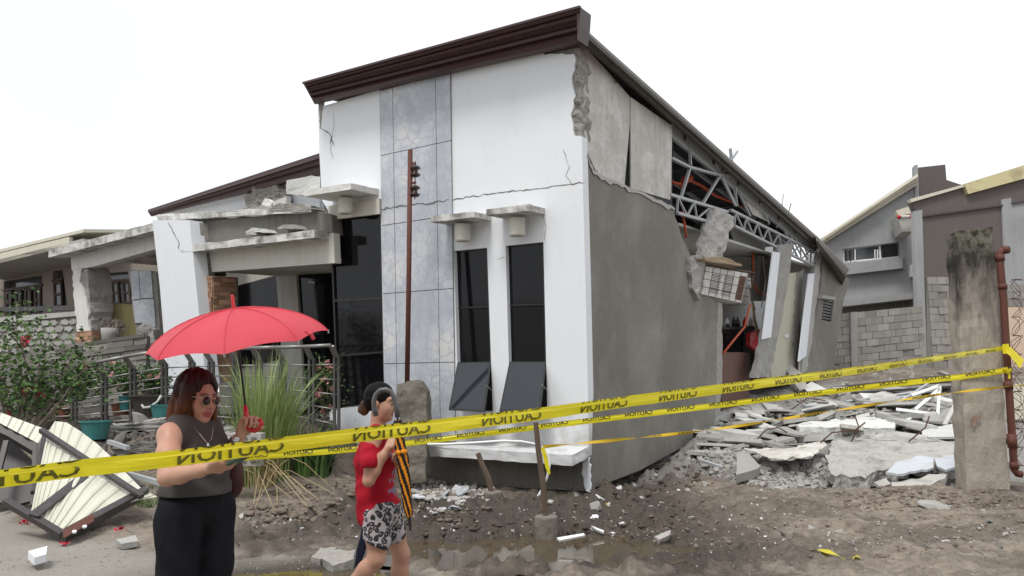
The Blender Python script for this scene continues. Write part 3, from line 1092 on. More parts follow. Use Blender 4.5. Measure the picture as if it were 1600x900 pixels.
# ---- porch and carport wing
hp(F(-1.6), [(335, 425), (520, 395), (530, 660), (345, 670)], 'porch_wall', 'cream', .1)
hp(F(-1.57), [(350, 452), (432, 430), (440, 560), (352, 580)], 'porch_window', 'black_glass', .03)
MB().beam(F(-1.54)(363, 450), F(-1.54)(366, 560), .04, .03, NF).part('window_bar', 'dark_steel', HOUSE)
hp(F(-1.50), [(431, 418), (453, 415), (466, 640), (446, 645)], 'porch_post', 'dirty_white', .15)
hp(F(-1.46), [(453, 417), (462, 416), (476, 640), (466, 642)], 'door_jamb', 'cream', .1)
pd = hp(F(-1.52), [(462, 424), (523, 419), (530, 640), (474, 645)], 'front_door', 'black_glass', .04)
MB().beam(F(-1.49)(482, 440), F(-1.49)(492, 442), .05, .02, NF).part('door_label', 'cream', pd)
hp(F(.22), [(326, 388), (521, 364), (523, 411), (331, 425)], 'porch_lintel', 'cream', .14)
q0, q1 = F(.55)(283, 384), F(.55)(491, 359)
rough(MB().hexa([q0, q1, q1 - NF * .5, q0 - NF * .5], [p - UP_H * .13 for p in (q0, q1, q1 - NF * .5, q0 - NF * .5)]).part('porch_canopy', 'mouldy_white', HOUSE), 4, .02, 4, 5)
hp(F(.18), [(322, 345), (500, 330), (518, 336), (520, 366), (322, 384)], 'porch_beam', 'dark_concrete', .25)
e0, e1 = F(.3)(246, 336), F(.3)(486, 320)
sl = rough(MB().hexa([e0, e1, e1 - NF * .6, e0 - NF * .6], [p - UP_H * .12 for p in (e0, e1, e1 - NF * .6, e0 - NF * .6)]).part('roof_slab_edge', 'mouldy_white', HOUSE), 4, .04, 4, 7)
MB().hexa(*(lambda a, b: ([a, b, b - NF * 1.7, a - NF * 1.7], [p + UP_H * .08 for p in (a, b, b - NF * 1.7, a - NF * 1.7)]))(F(.1)(326, 424), F(.1)(523, 410))).part('porch_soffit', 'cream', HOUSE)
# brick faced pier
pb = F(.30)
hp(F(.10), [(312, 343), (328, 342), (332, 430), (316, 432)], 'pier_core', 'dark_concrete', .3)
hp(F(.11), jag([(306, 346), (318, 345), (322, 430), (312, 432)], 1.5, 8, 4), 'broken_pier_plaster', 'broken', .2)
pa, pe, pt = pb(311, 432), pb(333, 431), pb(319, 596)
ux = (pe - pa).normalized()
wA = (pe - pa).length
dp = -NF * .55
dz = UP_H
Hh = (pt - pa).length
MB().hexa([pa + ux * .01 - NF * .01, pe - ux * .012 - NF * .01, pe - ux * .012 + dp, pa + ux * .01 + dp], [x - dz * Hh for x in (pa + ux * .01 - NF * .01, pe - ux * .012 - NF * .01, pe - ux * .012 + dp, pa + ux * .01 + dp)]).part('brick_pier', 'mortar', HOUSE)


def strips(origin, u, w, up, h, nrm, parent, name, mt, course, lens, seed, gap=.006, th=(.012, .03)):
    """split-face strips laid on a rectangle, bottom up"""
    r = random.Random(seed)
    z = 0
    while z < h - .01:
        c = min(course * r.uniform(.8, 1.2), h - z)
        x = -r.uniform(0, lens[0])
        while x < w - .01:
            L = r.uniform(*lens)
            x0, x1 = max(0, x), min(w, x + L)
            if x1 - x0 > .03:
                t = r.uniform(*th)
                a = origin + u * (x0 + gap / 2) + up * (z + gap / 2)
                b = origin + u * (x1 - gap / 2) + up * (z + gap / 2)
                k = up * (c - gap)
                MB().hexa([a, b, b + k, a + k], [a + nrm * t, b + nrm * t, b + k + nrm * t * r.uniform(.7, 1.1), a + k + nrm * t]).part(name, mt, parent)
            x += L
        z += c


strips(pa - dz * Hh, ux, wA, dz, Hh, NF, HOUSE, 'brick', 'brick', .085, (.14, .3), 5)
strips(pe - ux * .012 - dz * Hh, -NF, .5, dz, Hh, ux, HOUSE, 'brick', 'brick', .085, (.14, .3), 6)
# white leaning fin column
fc = hp(F(.55), [(238, 344), (296, 344), (306, 440), (322, 600), (300, 690), (272, 690), (262, 600), (250, 450)], 'fin_column', 'white_paint', .28)
crack([(262, 346), (268, 356), (278, 375), (281, 392)], F(.553), .7, 20)
MB().hexa(F(.35).pts([(298, 350), (312, 348), (330, 600), (316, 600)]), [p - NF * .25 for p in F(.35).pts([(298, 350), (312, 348), (330, 600), (316, 600)])]).part('column_back', 'broken', HOUSE)
# carport roof and its beam
c0, c1 = F(.5)(76, 391), F(.5)(247, 346)
rough(MB().hexa([c0, c1, c1 - NF * 3.0, c0 - NF * 3.0], [p - UP_H * .16 for p in (c0, c1, c1 - NF * 3.0, c0 - NF * 3.0)]).part('carport_roof', 'mouldy_white', HOUSE), 4, .012, 4, 6)
hp(F(.15), [(110, 397), (243, 358), (247, 388), (148, 416), (112, 422)], 'carport_beam', 'dirty_white', .2)
c2, c3 = F(-2.6)(150, 418), F(-2.6)(250, 420)
hp(F(-2.7), [(120, 405), (252, 396), (252, 424), (120, 428)], 'carport_rear_beam', 'cream', .2)
# broken pillar of the carport with strip brick base
pq = F(.1)
pr = rough(hp(pq, jag([(112, 418), (136, 416), (141, 480), (144, 524), (121, 526), (116, 470)], 1.0, 7, 8), 'carport_pillar', 'concrete', .5, label='cracked carport pillar with plaster gone from its upper part'), 3, .03, 5, 3)
hp(F(.14), jag([(113, 420), (128, 418), (124, 440), (132, 456), (136, 480), (140, 516), (121, 520), (116, 470)], 1.4, 6, 9), 'plaster_face', 'dirty_white', .04, parent=pr)
ba, bb, bc = F(.16)(120, 518), F(.16)(144, 516), F(.16)(125, 566)
ub, wb, hb = (bb - ba).normalized(), (bb - ba).length, (bc - ba).length
MB().hexa([ba, bb, bb - NF * .5, ba - NF * .5], [x - UP_H * hb for x in (ba, bb, bb - NF * .5, ba - NF * .5)]).part('brick_base', 'mortar', HOUSE)
strips(ba - UP_H * hb, ub, wb, UP_H, hb, NF, HOUSE, 'brick', 'brick', .085, (.14, .3), 15)
strips(bb - UP_H * hb, -NF, .5, UP_H, hb, ub, HOUSE, 'brick', 'brick', .085, (.14, .3), 16)
# lower gable roof behind the porch
loft_strip(F(-1.2), (231, 331), (500, 242), (236, 338), (500, 274), [(0, .3), (.15, .31), (.2, .24), (.45, .22), (.5, .14), (.9, .12), (1, .0)], 'lower_roof_fascia', 'maroon_steel', HOUSE)
hp(F(-1.3), [(236, 338), (498, 262), (500, 345), (300, 348)], 'lower_gable_wall', 'white_paint', .12)
rough(hp(F(-1.1), jag([(383, 294), (428, 272), (432, 290), (446, 302), (448, 330), (388, 336), (384, 318)], 2.5, 6, 21), 'broken_gable', 'broken', .18), 4, .07, 7, 5)
G0, G1 = F(-1.0)(231, 331), F(-1.0)(500, 243)
MB().hexa([G0, G1, G1 - NF * 4 + UP_H * .3, G0 - NF * 4 + UP_H * .3], [p + UP_H * .05 for p in (G0, G1, G1 - NF * 4 + UP_H * .3, G0 - NF * 4 + UP_H * .3)]).part('lower_roof', 'maroon_steel', HOUSE)

# ---- loose things on and in the house
def frag(L, pl, name, mt, label, cat, th=.12, group=None, amp=0, seed=1):
    o = MB().plate(pl.pts(jag(L, amp, 6, seed) if amp else L), [], -pl.n * th).solo(name, mt, label, cat, group)
    return rough(o, 2, .015, 6, seed)


frag([(448, 282), (486, 274), (490, 282), (470, 305), (447, 303)], F(-.6), 'plaster_fragment', 'white_board', 'white plaster slab wedged under the maroon eaves above the porch', 'debris')
frag([(470, 305), (490, 275), (500, 276), (500, 302)], F(-.45), 'plaster_fragment', 'white_board', 'triangular white plaster piece against the tall wall above the porch', 'debris')
frag([(404, 326), (414, 310), (426, 315), (420, 330)], F(-.2), 'plaster_fragment', 'white_board', 'bright white plaster shard pointing up on the porch roof', 'debris')
frag([(424, 316), (447, 306), (447, 318), (430, 326)], F(-.15), 'plaster_fragment', 'white_board', 'bright white plaster shard lying right of the broken gable', 'debris')
frag([(380, 325), (410, 320), (428, 333), (382, 338)], F(.25), 'masonry_lump', 'broken', 'grey masonry lump at the foot of the broken gable', 'debris', .3, amp=1.5)
frag([(418, 330), (432, 318), (474, 319), (488, 326), (470, 332)], F(.3), 'masonry_lump', 'broken', 'long grey masonry lump on the porch roof edge', 'debris', .3, amp=1.5, seed=3)
for k, (x, y, w, h, nm) in enumerate(((400, 361, 17, 5, 'flat white slab piece lying on the porch canopy'), (448, 355, 16, 5, 'grey rubble heap piece on the right of the porch canopy'), (392, 365, 8, 4, 'small pale stone on the porch canopy'))):
    frag([(x - w, y + 2), (x - w * .4, y - h), (x + w * .7, y - h + 1), (x + w, y + 2)], F(.42), 'canopy_rubble', ('white_board', 'concrete', 'concrete')[k], nm, 'debris', .25, amp=1, seed=k)

# caged air conditioner tipping out of the wall
ac = thing('air_conditioner', 'white window air conditioner in a rusty wire cage tipping out of the side wall', 'air conditioner', S(.35)(1130, 475))
qa = S(.07).pts([(1101, 412), (1176, 426), (1165, 476), (1092, 460)])
bx = -NS * .28
cen = sum(qa, V()) / 4
sh = [cen + (p - cen) * .93 - NS * .05 for p in qa]
MB().hexa(sh, [p + bx for p in sh]).part('casing', 'dirty_white', ac, bevel=.012)
I = lambda u, v, d=0: (sh[0] * (1 - u) + sh[1] * u) * (1 - v) + (sh[3] * (1 - u) + sh[2] * u) * v + NS * d
for (u0, u1) in ((.20, .40), (.47, .68)):
    g = MB().hexa([I(u0, .15, .004), I(u1, .15, .004), I(u1, .9, .004), I(u0, .9, .004)], [I(u0, .15, -.01), I(u1, .15, -.01), I(u1, .9, -.01), I(u0, .9, -.01)]).part('grille', 'dark_steel', ac)
    for k in range(15):
        v = .17 + .72 * k / 14
        MB().beam(I(u0, v, .008), I(u1, v, .008), .012, .01, NS).part('grille_slat', 'white_pvc', g)
MB().hexa([I(.80, .12, .004), I(.96, .12, .004), I(.96, .92, .004), I(.80, .92, .004)], [I(.80, .12, -.01), I(.96, .12, -.01), I(.96, .92, -.01), I(.80, .92, -.01)]).part('rusty_panel', 'rust', ac)
J = lambda u, v, d=0: (qa[0] * (1 - u) + qa[1] * u) * (1 - v) + (qa[3] * (1 - u) + qa[2] * u) * v + NS * d
for k in range(8):
    u = k / 7
    w = MB().tube([J(u, 0, -.38), J(u, 0, .03), J(u, 1, .03), J(u, 1, -.38)], .007, 6)
    w.part('cage_wire', 'cage', ac)
for k in range(5):
    v = k / 4
    MB().tube([J(0, v, -.38), J(0, v, .035), J(1, v, .035), J(1, v, -.38)], .007, 6).part('cage_wire', 'cage', ac)
frag([(1098, 404), (1128, 400), (1158, 412), (1160, 416), (1104, 408)], S(.20), 'plywood_sheet', 'plywood', 'thin plywood sheet lying on top of the caged air conditioner', 'board', .3)
# orange conduit and things in the room
OC = [((1048, 284), (1064, 288), (1078, 282), (1096, 290), (1118, 306), (1150, 318), (1168, 326)), ((1066, 330), (1070, 352), (1072, 372)), ((1176, 388), (1177, 415), (1178, 430)), ((1178, 444), (1184, 456), (1198, 460)), ((1172, 476), (1164, 510), (1146, 532), (1130, 552))]
ln = ['orange conduit sagging across the open roof truss', 'short red conduit hanging beside the broken side wall', 'orange conduit dropping from the ceiling near the inner column', 'orange conduit curling behind the leaning column', 'orange hose hanging in front of the dark cabinet']
for L, d, t in zip(OC, (-.5, -.1, -.5, -.4, -.15), ln):
    MB().tube(S(d).pts(L), .03 if L[0][0] == 1048 else .022, 8).solo('conduit', 'orange_pipe', t, 'conduit', smooth=True)
MB().tube(S(-.48).pts([(1066, 290), (1070, 281), (1078, 278)]), .07, 8).solo('junction_box', 'orange_pipe', 'orange junction fitting on the conduit in the roof truss', 'fitting')
cb = thing('tv_cabinet', 'black glass-fronted cabinet inside the opened room', 'cabinet', S(-.9)(1155, 590))
bp = S(-.9)
hp(bp, [(1128, 511), (1182, 509), (1178, 600), (1128, 600)], 'carcass', 'black_plastic', .4, parent=cb)
hp(bp.off(.015), [(1131, 515), (1162, 514), (1161, 560), (1131, 560)], 'door', 'black_glass', .02, parent=cb)
for k, (x, mtn, t) in enumerate(((1137, 'silver', 'chrome jug'), (1147, 'black_plastic', 'dark bottle'), (1153, 'ceramic', 'brown bottle'), (1164, 'red_plastic', 'red tin'), (1173, 'white_pvc', 'pale cup'))):
    MB().lathe(bp.off(-.1)(x, 510), [(.05, 0), (.055, .08), (.045, .14), (.02, .18), (.02, .22)], 10).solo('cabinet_ornament', mtn, t + ' standing among things on top of the black cabinet', 'ornament', 'things on the cabinet', smooth=True)
frag([(1174, 520), (1188, 514), (1190, 530), (1184, 548), (1172, 540)], S(-.5), 'red_cloth', 'red_plastic', 'crumpled dark red bag hanging beside the leaning column', 'bag', .1, amp=1.5)
frag([(1176, 468), (1182, 500), (1190, 530), (1187, 532), (1178, 500)], S(-.3), 'wood_strip', 'plywood', 'splintered plywood strip dangling beside the leaning column', 'board', .03)
frag([(1127, 552), (1130, 550), (1168, 551), (1172, 556), (1171, 642), (1128, 648)], S(-.35), 'sofa', 'couch', 'brown upholstered sofa standing on end inside the broken wall', 'sofa', .25)
# ------------------------------------------------------------------ left: neighbour house, walls, railing, plants, fallen gate
class YP(Plane):
    def __init__(s, y, turn=0.0, px=None):
        p = V((0, y, 0)) if px is None else atY(px, 600, y)
        Plane.__init__(s, p, (math.sin(turn), -math.cos(turn), 0))


NB = YP(21, math.radians(-28), 60)
nh = thing('neighbour_house', 'taupe house with open dark wooden windows behind the carport', 'house', NB(60, 600))


def np_(pl, L, name, mt, th=.1, holes=(), parent=None, **k):
    return MB().plate(pl.pts(L), [pl.pts(h) for h in holes], -pl.n * th).part(name, mt, parent, **k)


TAUPE = MT['taupe'] = mat('taupe_render', (.25, .215, .185), .08, .7, 15, .85, .1, .004)
WO = [[(6, 440), (66, 430), (67, 488), (7, 492)], [(82, 424), (98, 421), (105, 478), (84, 481)], [(152, 428), (205, 424), (210, 474), (156, 476)]]
np_(NB, [(-60, 440), (115, 405), (260, 400), (260, 540), (-60, 540)], 'wall', 'taupe', .25, WO, nh)
for W, nn in zip(WO, (4, 1, 3)):
    w = np_(NB.off(-.12), W, 'window', 'wood_dark', .08, [[(W[0][0] + 1.5, W[0][1] + 1.5), (W[1][0] - 1.5, W[1][1] + 1.5), (W[2][0] - 1.5, W[2][1] - 1.5), (W[3][0] + 1.5, W[3][1] - 1.5)]], nh)
    np_(NB.off(-.17), W, 'pane', 'pane', .02, (), w)
    for k in range(nn):
        a, b = (k + .08) / nn, (k + .75) / nn
        L = lambda u, v: (W[0][0] + (W[1][0] - W[0][0]) * u + (W[3][0] - W[0][0]) * v, W[0][1] * (1 - u) * (1 - v) + W[1][1] * u * (1 - v) + W[2][1] * u * v + W[3][1] * (1 - u) * v)
        q = [L(a, .28), L(b, .30), L(b, 1), L(a, 1)]
        np_(NB.off(.03), q, 'casement', 'wood_dark', .05, [[L(a + .05, .36), L(b - .05, .38), L(b - .05, .62), L(a + .05, .62)], [L(a + .05, .68), L(b - .05, .68), L(b - .05, .94), L(a + .05, .94)]], w)
        np_(NB.off(.0), q, 'pane', 'pane', .01, (), w)
    MB().beam(NB.off(.03)(*[(W[0][0] + W[1][0]) / 2 - (W[1][0] - W[0][0]) / 2, W[0][1] + (W[3][1] - W[0][1]) * .26]), NB.off(.03)(W[1][0], W[1][1] + (W[2][1] - W[1][1]) * .26), .06, .06).part('transom', 'wood_dark', w)
ev = NB.off(1.3)
np_(ev, [(-70, 412), (108, 370), (108, 384), (-70, 428)], 'fascia', 'cream_trim', .1, (), nh)
e = ev.pts([(-70, 428), (130, 379)])
MB().hexa([e[0], e[1], e[1] - NB.n * 1.3, e[0] - NB.n * 1.3], [p + V((0, 0, .1)) for p in (e[0], e[1], e[1] - NB.n * 1.3, e[0] - NB.n * 1.3)]).part('soffit', 'grey_board', nh)
e = ev.pts([(-70, 411), (130, 363)])
MB().hexa([e[0], e[1], e[1] - NB.n * 5 + V((0, 0, .9)), e[0] - NB.n * 5 + V((0, 0, .9))], [p + V((0, 0, .08)) for p in (e[0], e[1], e[1] - NB.n * 5 + V((0, 0, .9)), e[0] - NB.n * 5 + V((0, 0, .9)))]).part('roof', 'cream_trim', nh)
MB().beam(NB.off(.6)(-20, 484), NB.off(.6)(122, 481), .09, .12).part('balcony_rail', 'dark_steel', nh)
# crazy-stone garden wall below it
sw = YP(18.5, math.radians(-20), 80)
st = thing('stone_garden_wall', 'pale crazy-paved garden wall with a concrete coping below the wooden windows', 'wall', sw(70, 560))
np_(sw, [(-40, 505), (125, 492), (125, 640), (-40, 640)], 'wall_core', 'mortar', .3, (), st)
np_(sw.off(.06), [(-40, 500), (20, 494), (125, 486), (125, 493), (-40, 508)], 'coping', 'concrete', .4, (), st)
r = random.Random(4)
for i in range(10):
    for j in range(5):
        cx, cy = -20 + i * 15 + (j % 2) * 7 + r.uniform(-2, 2), 503 + j * 11 + r.uniform(-1.5, 1.5)
        k = r.randint(5, 6)
        P = [(cx + math.cos(6.283 * (a + r.uniform(-.2, .2)) / k) * r.uniform(6, 7.6), cy + math.sin(6.283 * (a + r.uniform(-.2, .2)) / k) * r.uniform(4.3, 5.6)) for a in range(k)]
        if max(p[0] for p in P) < 124:
            np_(sw.off(.03), P, 'stone', 'concrete', .04, (), st)
# strip stone wall of the porch garden
gw = YP(14.6, math.radians(-8), 130)
gt = thing('strip_stone_wall', 'low dark grey wall of thin split stone strips behind the railing', 'wall', gw(130, 620))
np_(gw, [(45, 545), (222, 524), (224, 660), (45, 690)], 'wall_core', 'mortar', .25, (), gt)
o_, ox, oz = gw.off(.01)(45, 690), gw.off(.01)(222, 668), gw.off(.01)(45, 546)
strips(o_, (ox - o_).normalized(), (ox - o_).length, V((0, 0, 1)), (oz - o_).length, gw.n, gt, 'stone', 'strip_stone', .105, (.35, .75), 9, .008, (.01, .05))
# yellow wall and marble-clad fragment further back
yw = YP(17.2, 0, 180)
MB().plate(yw.pts([(158, 480), (188, 474), (212, 478), (214, 640), (158, 640)]), [], (0, .25, 0)).solo('yellow_wall', 'yellow_wall', 'stained yellow wall seen through the carport', 'wall')
mw = thing('marble_clad_wall', 'torn wall piece clad in marble-look tiles under the carport', 'wall', YP(16)(222, 640))
mp = YP(16, math.radians(10), 222)
np_(mp, jag([(200, 422), (244, 424), (250, 520), (248, 650), (214, 650), (212, 512)], 1, 9, 3), 'wall_core', 'broken', .25, (), mw)
for (a, b, c, d) in ((204, 216, 424, 468), (217, 236, 424, 466), (208, 219, 470, 505), (219, 240, 468, 512)):
    np_(mp.off(.03), [(a, c), (b, c - 1), (b + 3, d - 1), (a + 3, d)], 'marble_tile', 'marble', .03, (), mw)
cl = thing('concrete_stub_wall', 'rough pink-grey stub of wall beside the fin column', 'wall', YP(15)(230, 640))
rough(np_(YP(15.2, 0, 230), jag([(216, 512), (226, 506), (240, 514), (246, 560), (248, 640), (214, 640)], 1.5, 7, 5), 'wall_core', 'concrete', .3, (), cl), 3, .04, 4, 3)
fp = MB()
for k in range(60):
    a = r.uniform(0, 6.28)
    p0 = YP(15.6)(175, 505)
    fp.tube([p0, p0 + V((math.cos(a) * .18, math.sin(a) * .1, r.uniform(-.1, .12))), p0 + V((math.cos(a) * .3, math.sin(a) * .15, r.uniform(-.25, .0)))], .008, 3)
fp.solo('dried_plant', 'bark', 'withered brown potted plant in front of the yellow wall', 'plant', kind=None, recalc=False)
MB().lathe(YP(15.6)(172, 530), [(.12, -.25), (.17, .1), (.19, .22), (.17, .22)], 14).solo('planter', 'concrete', 'pale pot holding the withered brown plant', 'pot', smooth=True)

# railing along the porch garden
RA, RB = V((-7.0, 12.6, 0)), V((-2.75, 11.9, 0))
rpl = Plane(RA, (RB - RA).cross(V((0, 0, 1))))
rl = thing('garden_railing', 'steel railing of horizontal bars with outward-bent posts in front of the porch', 'railing', rpl(330, 640))
posts = [(35, 600, 668), (73, 594, 664), (116, 586, 664), (163, 577, 661), (208, 568, 657), (257, 560, 652), (300, 558, 650), (330, 557, 652), (368, 556, 655), (405, 555, 660), (442, 554, 668), (487, 553, 678), (526, 551, 690)]
for (x, yt, yb) in posts:
    a, b = rpl(x, yt + 8), rpl(x, yb)
    for dx in (-.035, .035):
        d = (RB - RA).normalized() * dx
        MB().beam(a + d, b + d, .035, .05, rpl.n).part('post', 'post_steel', rl)
    MB().beam(a, a + rpl.n * .22 + V((0, 0, .17)), .08, .03).part('bent_arm', 'rail_steel', rl)
for j in range(6):
    for (p, q) in zip(posts[:-1], posts[1:]):
        v = .08 + .18 * j
        MB().tube([rpl(p[0], p[1] + 8 + (p[2] - p[1] - 8) * v), rpl(q[0], q[1] + 8 + (q[2] - q[1] - 8) * v)], .013, 6).part('rail', 'rail_steel', rl, smooth=True)
for (p, q) in zip(posts[3:-1], posts[4:]):
    off = rpl.n * .24 + V((0, 0, .18))
    MB().tube([rpl(p[0], p[1] + 8) + off, rpl(q[0], q[1] + 8) + off], .028, 8).part('handrail', 'rail_steel', rl, smooth=True)


# leafy plants
def leaf_cloud(P, n, size, seed, droop=.3):
    """n small folded leaves at points drawn by P(rng)"""
    rr = random.Random(seed)
    mb = MB()
    for _ in range(n):
        p = P(rr)
        a, t = rr.uniform(0, 6.28), rr.uniform(-droop, .9)
        d = V((math.cos(a) * math.cos(t), math.sin(a) * math.cos(t), math.sin(t) * .7))
        s = d.cross(V((rr.gauss(0, 1), rr.gauss(0, 1), rr.gauss(0, 1)))).normalized()
        L = size * rr.uniform(.6, 1.3)
        w = s * L * .32
        k = d.cross(s) * L * .1
        mb.add([p, p + d * L * .5 + w + k, p + d * L, p + d * L * .5 - w + k, p + d * L * .5], [(0, 1, 4), (4, 1, 2), (0, 4, 3), (4, 2, 3)])
    return mb


def shrub(name, label, root, stems, nleaf, lsize, flowers, seed, leafmat='leaf', fmat='flower', spread=.22, group=None, cat='plant'):
    t = thing(name, label, cat, root, group)
    rr = random.Random(seed)
    br = MB()
    pts = []
    for tip, bend in stems:
        P = []
        for k in range(9):
            u = k / 8
            P.append(root.lerp(tip, u) + V(bend) * math.sin(u * math.pi) + V((rr.gauss(0, .02), rr.gauss(0, .02), rr.gauss(0, .02))))
        br.tube(P, [.022 * (1 - .75 * k / 8) for k in range(9)], 5)
        pts += P[3:] + P[5:] + P[6:]
    br.part('branches', 'bark', t, recalc=False)
    P = lambda q: q.choice(pts) + q.choice((.35, .7, 1.0, 1.25)) * V((q.gauss(0, spread), q.gauss(0, spread * .7), q.gauss(0, spread * .7)))
    leaf_cloud(P, int(nleaf * .62), lsize, seed + 1).part('foliage', leafmat, t, kind='stuff', recalc=False)
    leaf_cloud(P, int(nleaf * .38), lsize, seed + 3).part('foliage', 'leaf_dark', t, kind='stuff', recalc=False)
    for k in range(flowers):
        c = rr.choice(pts) + V((rr.gauss(0, spread * .8), -abs(rr.gauss(0, spread * .7)) - .05, rr.gauss(0, spread * .7)))
        fl = leaf_cloud(lambda q, c=c: c + V((q.gauss(0, .02), q.gauss(0, .02), q.gauss(0, .02))), 16, .055, seed + 50 + k)
        fl.part('blossom', fmat, t, recalc=False)
    return t


BY = YP(11.2)
rt = BY(30, 700)
stems = [(BY(x, y) + V((0, dy, 0)), (bx_, 0, .25)) for x, y, dy, bx_ in ((6, 470, .3, 0), (25, 505, 0, .1), (-20, 500, 0, -.2), (60, 520, 0, .2), (100, 545, .2, .2), (128, 560, 0, .3), (112, 585, .1, .3), (70, 560, -.2, .1), (10, 560, -.2, -.1), (-10, 600, -.2, 0), (95, 600, .2, .1), (45, 600, -.1, 0), (120, 615, .2, 0), (130, 575, .2, .1), (20, 625, -.2, 0), (0, 530, .1, 0), (62, 588, 0, 0), (-15, 560, 0, 0))]
shrub('bougainvillea', 'sprawling bougainvillea with magenta flowers at the left edge', rt, stems, 2100, .08, 8, 3)
for k, (x, y, n, tips) in enumerate(((195, 625, 700, ((180, 570), (200, 580), (215, 590), (188, 600))), (240, 625, 600, ((228, 585), (246, 590), (255, 600))), (62, 650, 500, ((52, 615), (70, 625), (40, 640))), (130, 620, 500, ((120, 590), (145, 600), (130, 605))))):
    pl = YP(12.9 if k != 2 else 11.9)
    shrub('potted_shrub', ('rose bush with pale pink flowers behind the railing bars', 'leafy shrub behind the railing next to the fin column', 'small shrub with drooping stems low by the fallen sheet', 'leafy shrub in front of the strip stone wall')[k], pl(x, y), [(pl(*q), (0, 0, .1)) for q in tips], n, .07, 3 if k != 2 else 0, 60 + k, fmat='pink_flower', spread=.16)
pl = YP(12.1)
shrub('flowering_shrub', 'shrub with small salmon flowers at the right end of the railing', pl(508, 660), [(pl(500, 560), (0, 0, .1)), (pl(516, 575), (0, 0, .1)), (pl(522, 600), (0, 0, 0)), (pl(492, 580), (0, 0, 0)), (pl(505, 625), (0, 0, 0))], 500, .06, 12, 91, fmat='pink_flower', spread=.12)

# pots and clutter on the garden edge
def pot(x, y, Y, r0, r1, h, mt, label, name='plant_pot'):
    c = YP(Y)(x, y)
    return MB().lathe(c, [(r0, 0), (r1, h * .92), (r1 * 1.08, h * .92), (r1 * 1.08, h), (r1 * .92, h), (r0 * .8, h * .3)], 18).solo(name, mt, label, 'pot' if 'pot' in name else 'tub', smooth=False)


pot(148, 686, 11.3, .15, .20, .26, 'teal_plastic', 'teal plastic pot hanging below the railing')
pot(237, 652, 12.6, .24, .34, .36, 'dark_plastic', 'big dark tub with a pale rope behind the railing', 'plastic_tub')
pot(252, 652, 12.3, .12, .17, .2, 'teal_plastic', 'teal pot at the right of the dark tub')
pot(198, 640, 12.7, .1, .13, .22, 'teal_plastic', 'small teal pot behind the railing post')
pot(98, 655, 12.8, .12, .16, .2, 'terracotta', 'terracotta pot behind the railing near the stone wall')
pot(190, 648, 12.9, .13, .17, .18, 'terracotta', 'terracotta pot in front of the brick base')
rp = YP(12.3)
MB().tube([rp(222, 632), rp(224, 637), rp(234, 636), rp(246, 628), rp(252, 618)], .02, 6).solo('pale_rope', 'dirty_white', 'pale rope hanging over the dark tub', 'rope', smooth=True)

# torn garden slab with dark gap below it (right of the fallen gate)
for k, (L, Y, th, t) in enumerate((([(112, 672), (200, 662), (262, 652), (300, 660), (300, 668), (200, 676), (120, 690)], 11.7, .9, 'grey lifted garden slab in front of the railing'),
                                   ([(170, 700), (240, 690), (262, 694), (262, 704), (180, 716)], 10.7, .5, 'broken dark slab tilted under the railing beside the gate'),
                                   ([(330, 672), (420, 664), (430, 684), (340, 694)], 11.4, .6, 'pale slab edge behind the tall grass'))):
    pl = YP(Y)
    rough(MB().plate(pl.pts(jag(L, 1.5, 8, k)), [], (0, th, 0)).solo('broken_slab', ('concrete', 'dark_concrete', 'concrete')[k], t, 'slab'), 3, .06, 4, k)
# dark blocks with raised grid, seen under the woman's arm
for k, (x, y) in enumerate(((352, 735), (384, 728))):
    c = YP(9.6)(x, y)
    o = thing('hollow_block', ('grey hollow concrete block lying behind the woman', 'grey hollow concrete block next to the tall grass')[k], 'block', c)
    MB().box(c + V((0, 0, .2)), (.2, 0, 0), (0, .08, 0), (0, 0, .2)).part('block_body', 'concrete', o, bevel=.01)
    for j in range(3):
        MB().box(c + V((-.11 + .11 * j, -.085, .2)), (.03, 0, 0), (0, .01, 0), (0, 0, .15)).part('block_rib', 'dark_concrete', o)

# fallen gate panel: cream trapezoid sheet in a dark steel frame
ga, gb, gc = atY(97, 838, 7.45), atY(226, 772, 8.3), atY(68, 664, 8.9)
ga.z, gb.z = max(ga.z, gz(ga.x, ga.y) + .02), gb.z
GPl = Plane(ga, (gb - ga).cross(gc - ga))
gt = thing('fallen_gate', 'fallen gate of cream ribbed steel sheet in a dark brown frame', 'gate', ga)
# ribbed sheet: ribs fan from the lower left as in the photo
top_e = [(74, 676), (86, 658), (104, 660), (126, 674), (150, 692), (172, 712), (196, 738), (222, 764), (246, 776)]
bot_e = [(48, 802), (54, 806), (60, 810), (68, 815), (76, 820), (86, 826), (97, 834), (150, 808), (212, 782)]


def interp(L, t):
    x = t * (len(L) - 1)
    i = min(int(x), len(L) - 2)
    f = x - i
    return (L[i][0] + (L[i + 1][0] - L[i][0]) * f, L[i][1] + (L[i + 1][1] - L[i][1]) * f)


rowsA, rowsB, rowsC = [], [], []
NR = 96
for k in range(NR + 1):
    t = k / NR
    ph = (k % 8)
    h = (.0, .0, .011, .014, .014, .011, 0, 0)[ph]
    a, b = interp(top_e, t), interp(bot_e, t)
    m = ((a[0] + b[0]) / 2, (a[1] + b[1]) / 2)
    P = GPl.off(.02 + h)
    bulge = .12 * math.sin(math.pi * t)
    rowsA.append(P(*a))
    rowsC.append(P(*m) + GPl.n * bulge * .5)
    rowsB.append(P(*b))
MB().loft([rowsA, rowsC, rowsB]).part('ribbed_sheet', 'cream_sheet', gt, recalc=False)


def gbar(p, q, w, d, name='frame_bar', off=.06, mt='dark_steel'):
    pl = GPl.off(off)
    return MB().beam(pl(*p), pl(*q), w, d, GPl.n).part(name, mt, gt, bevel=.006)


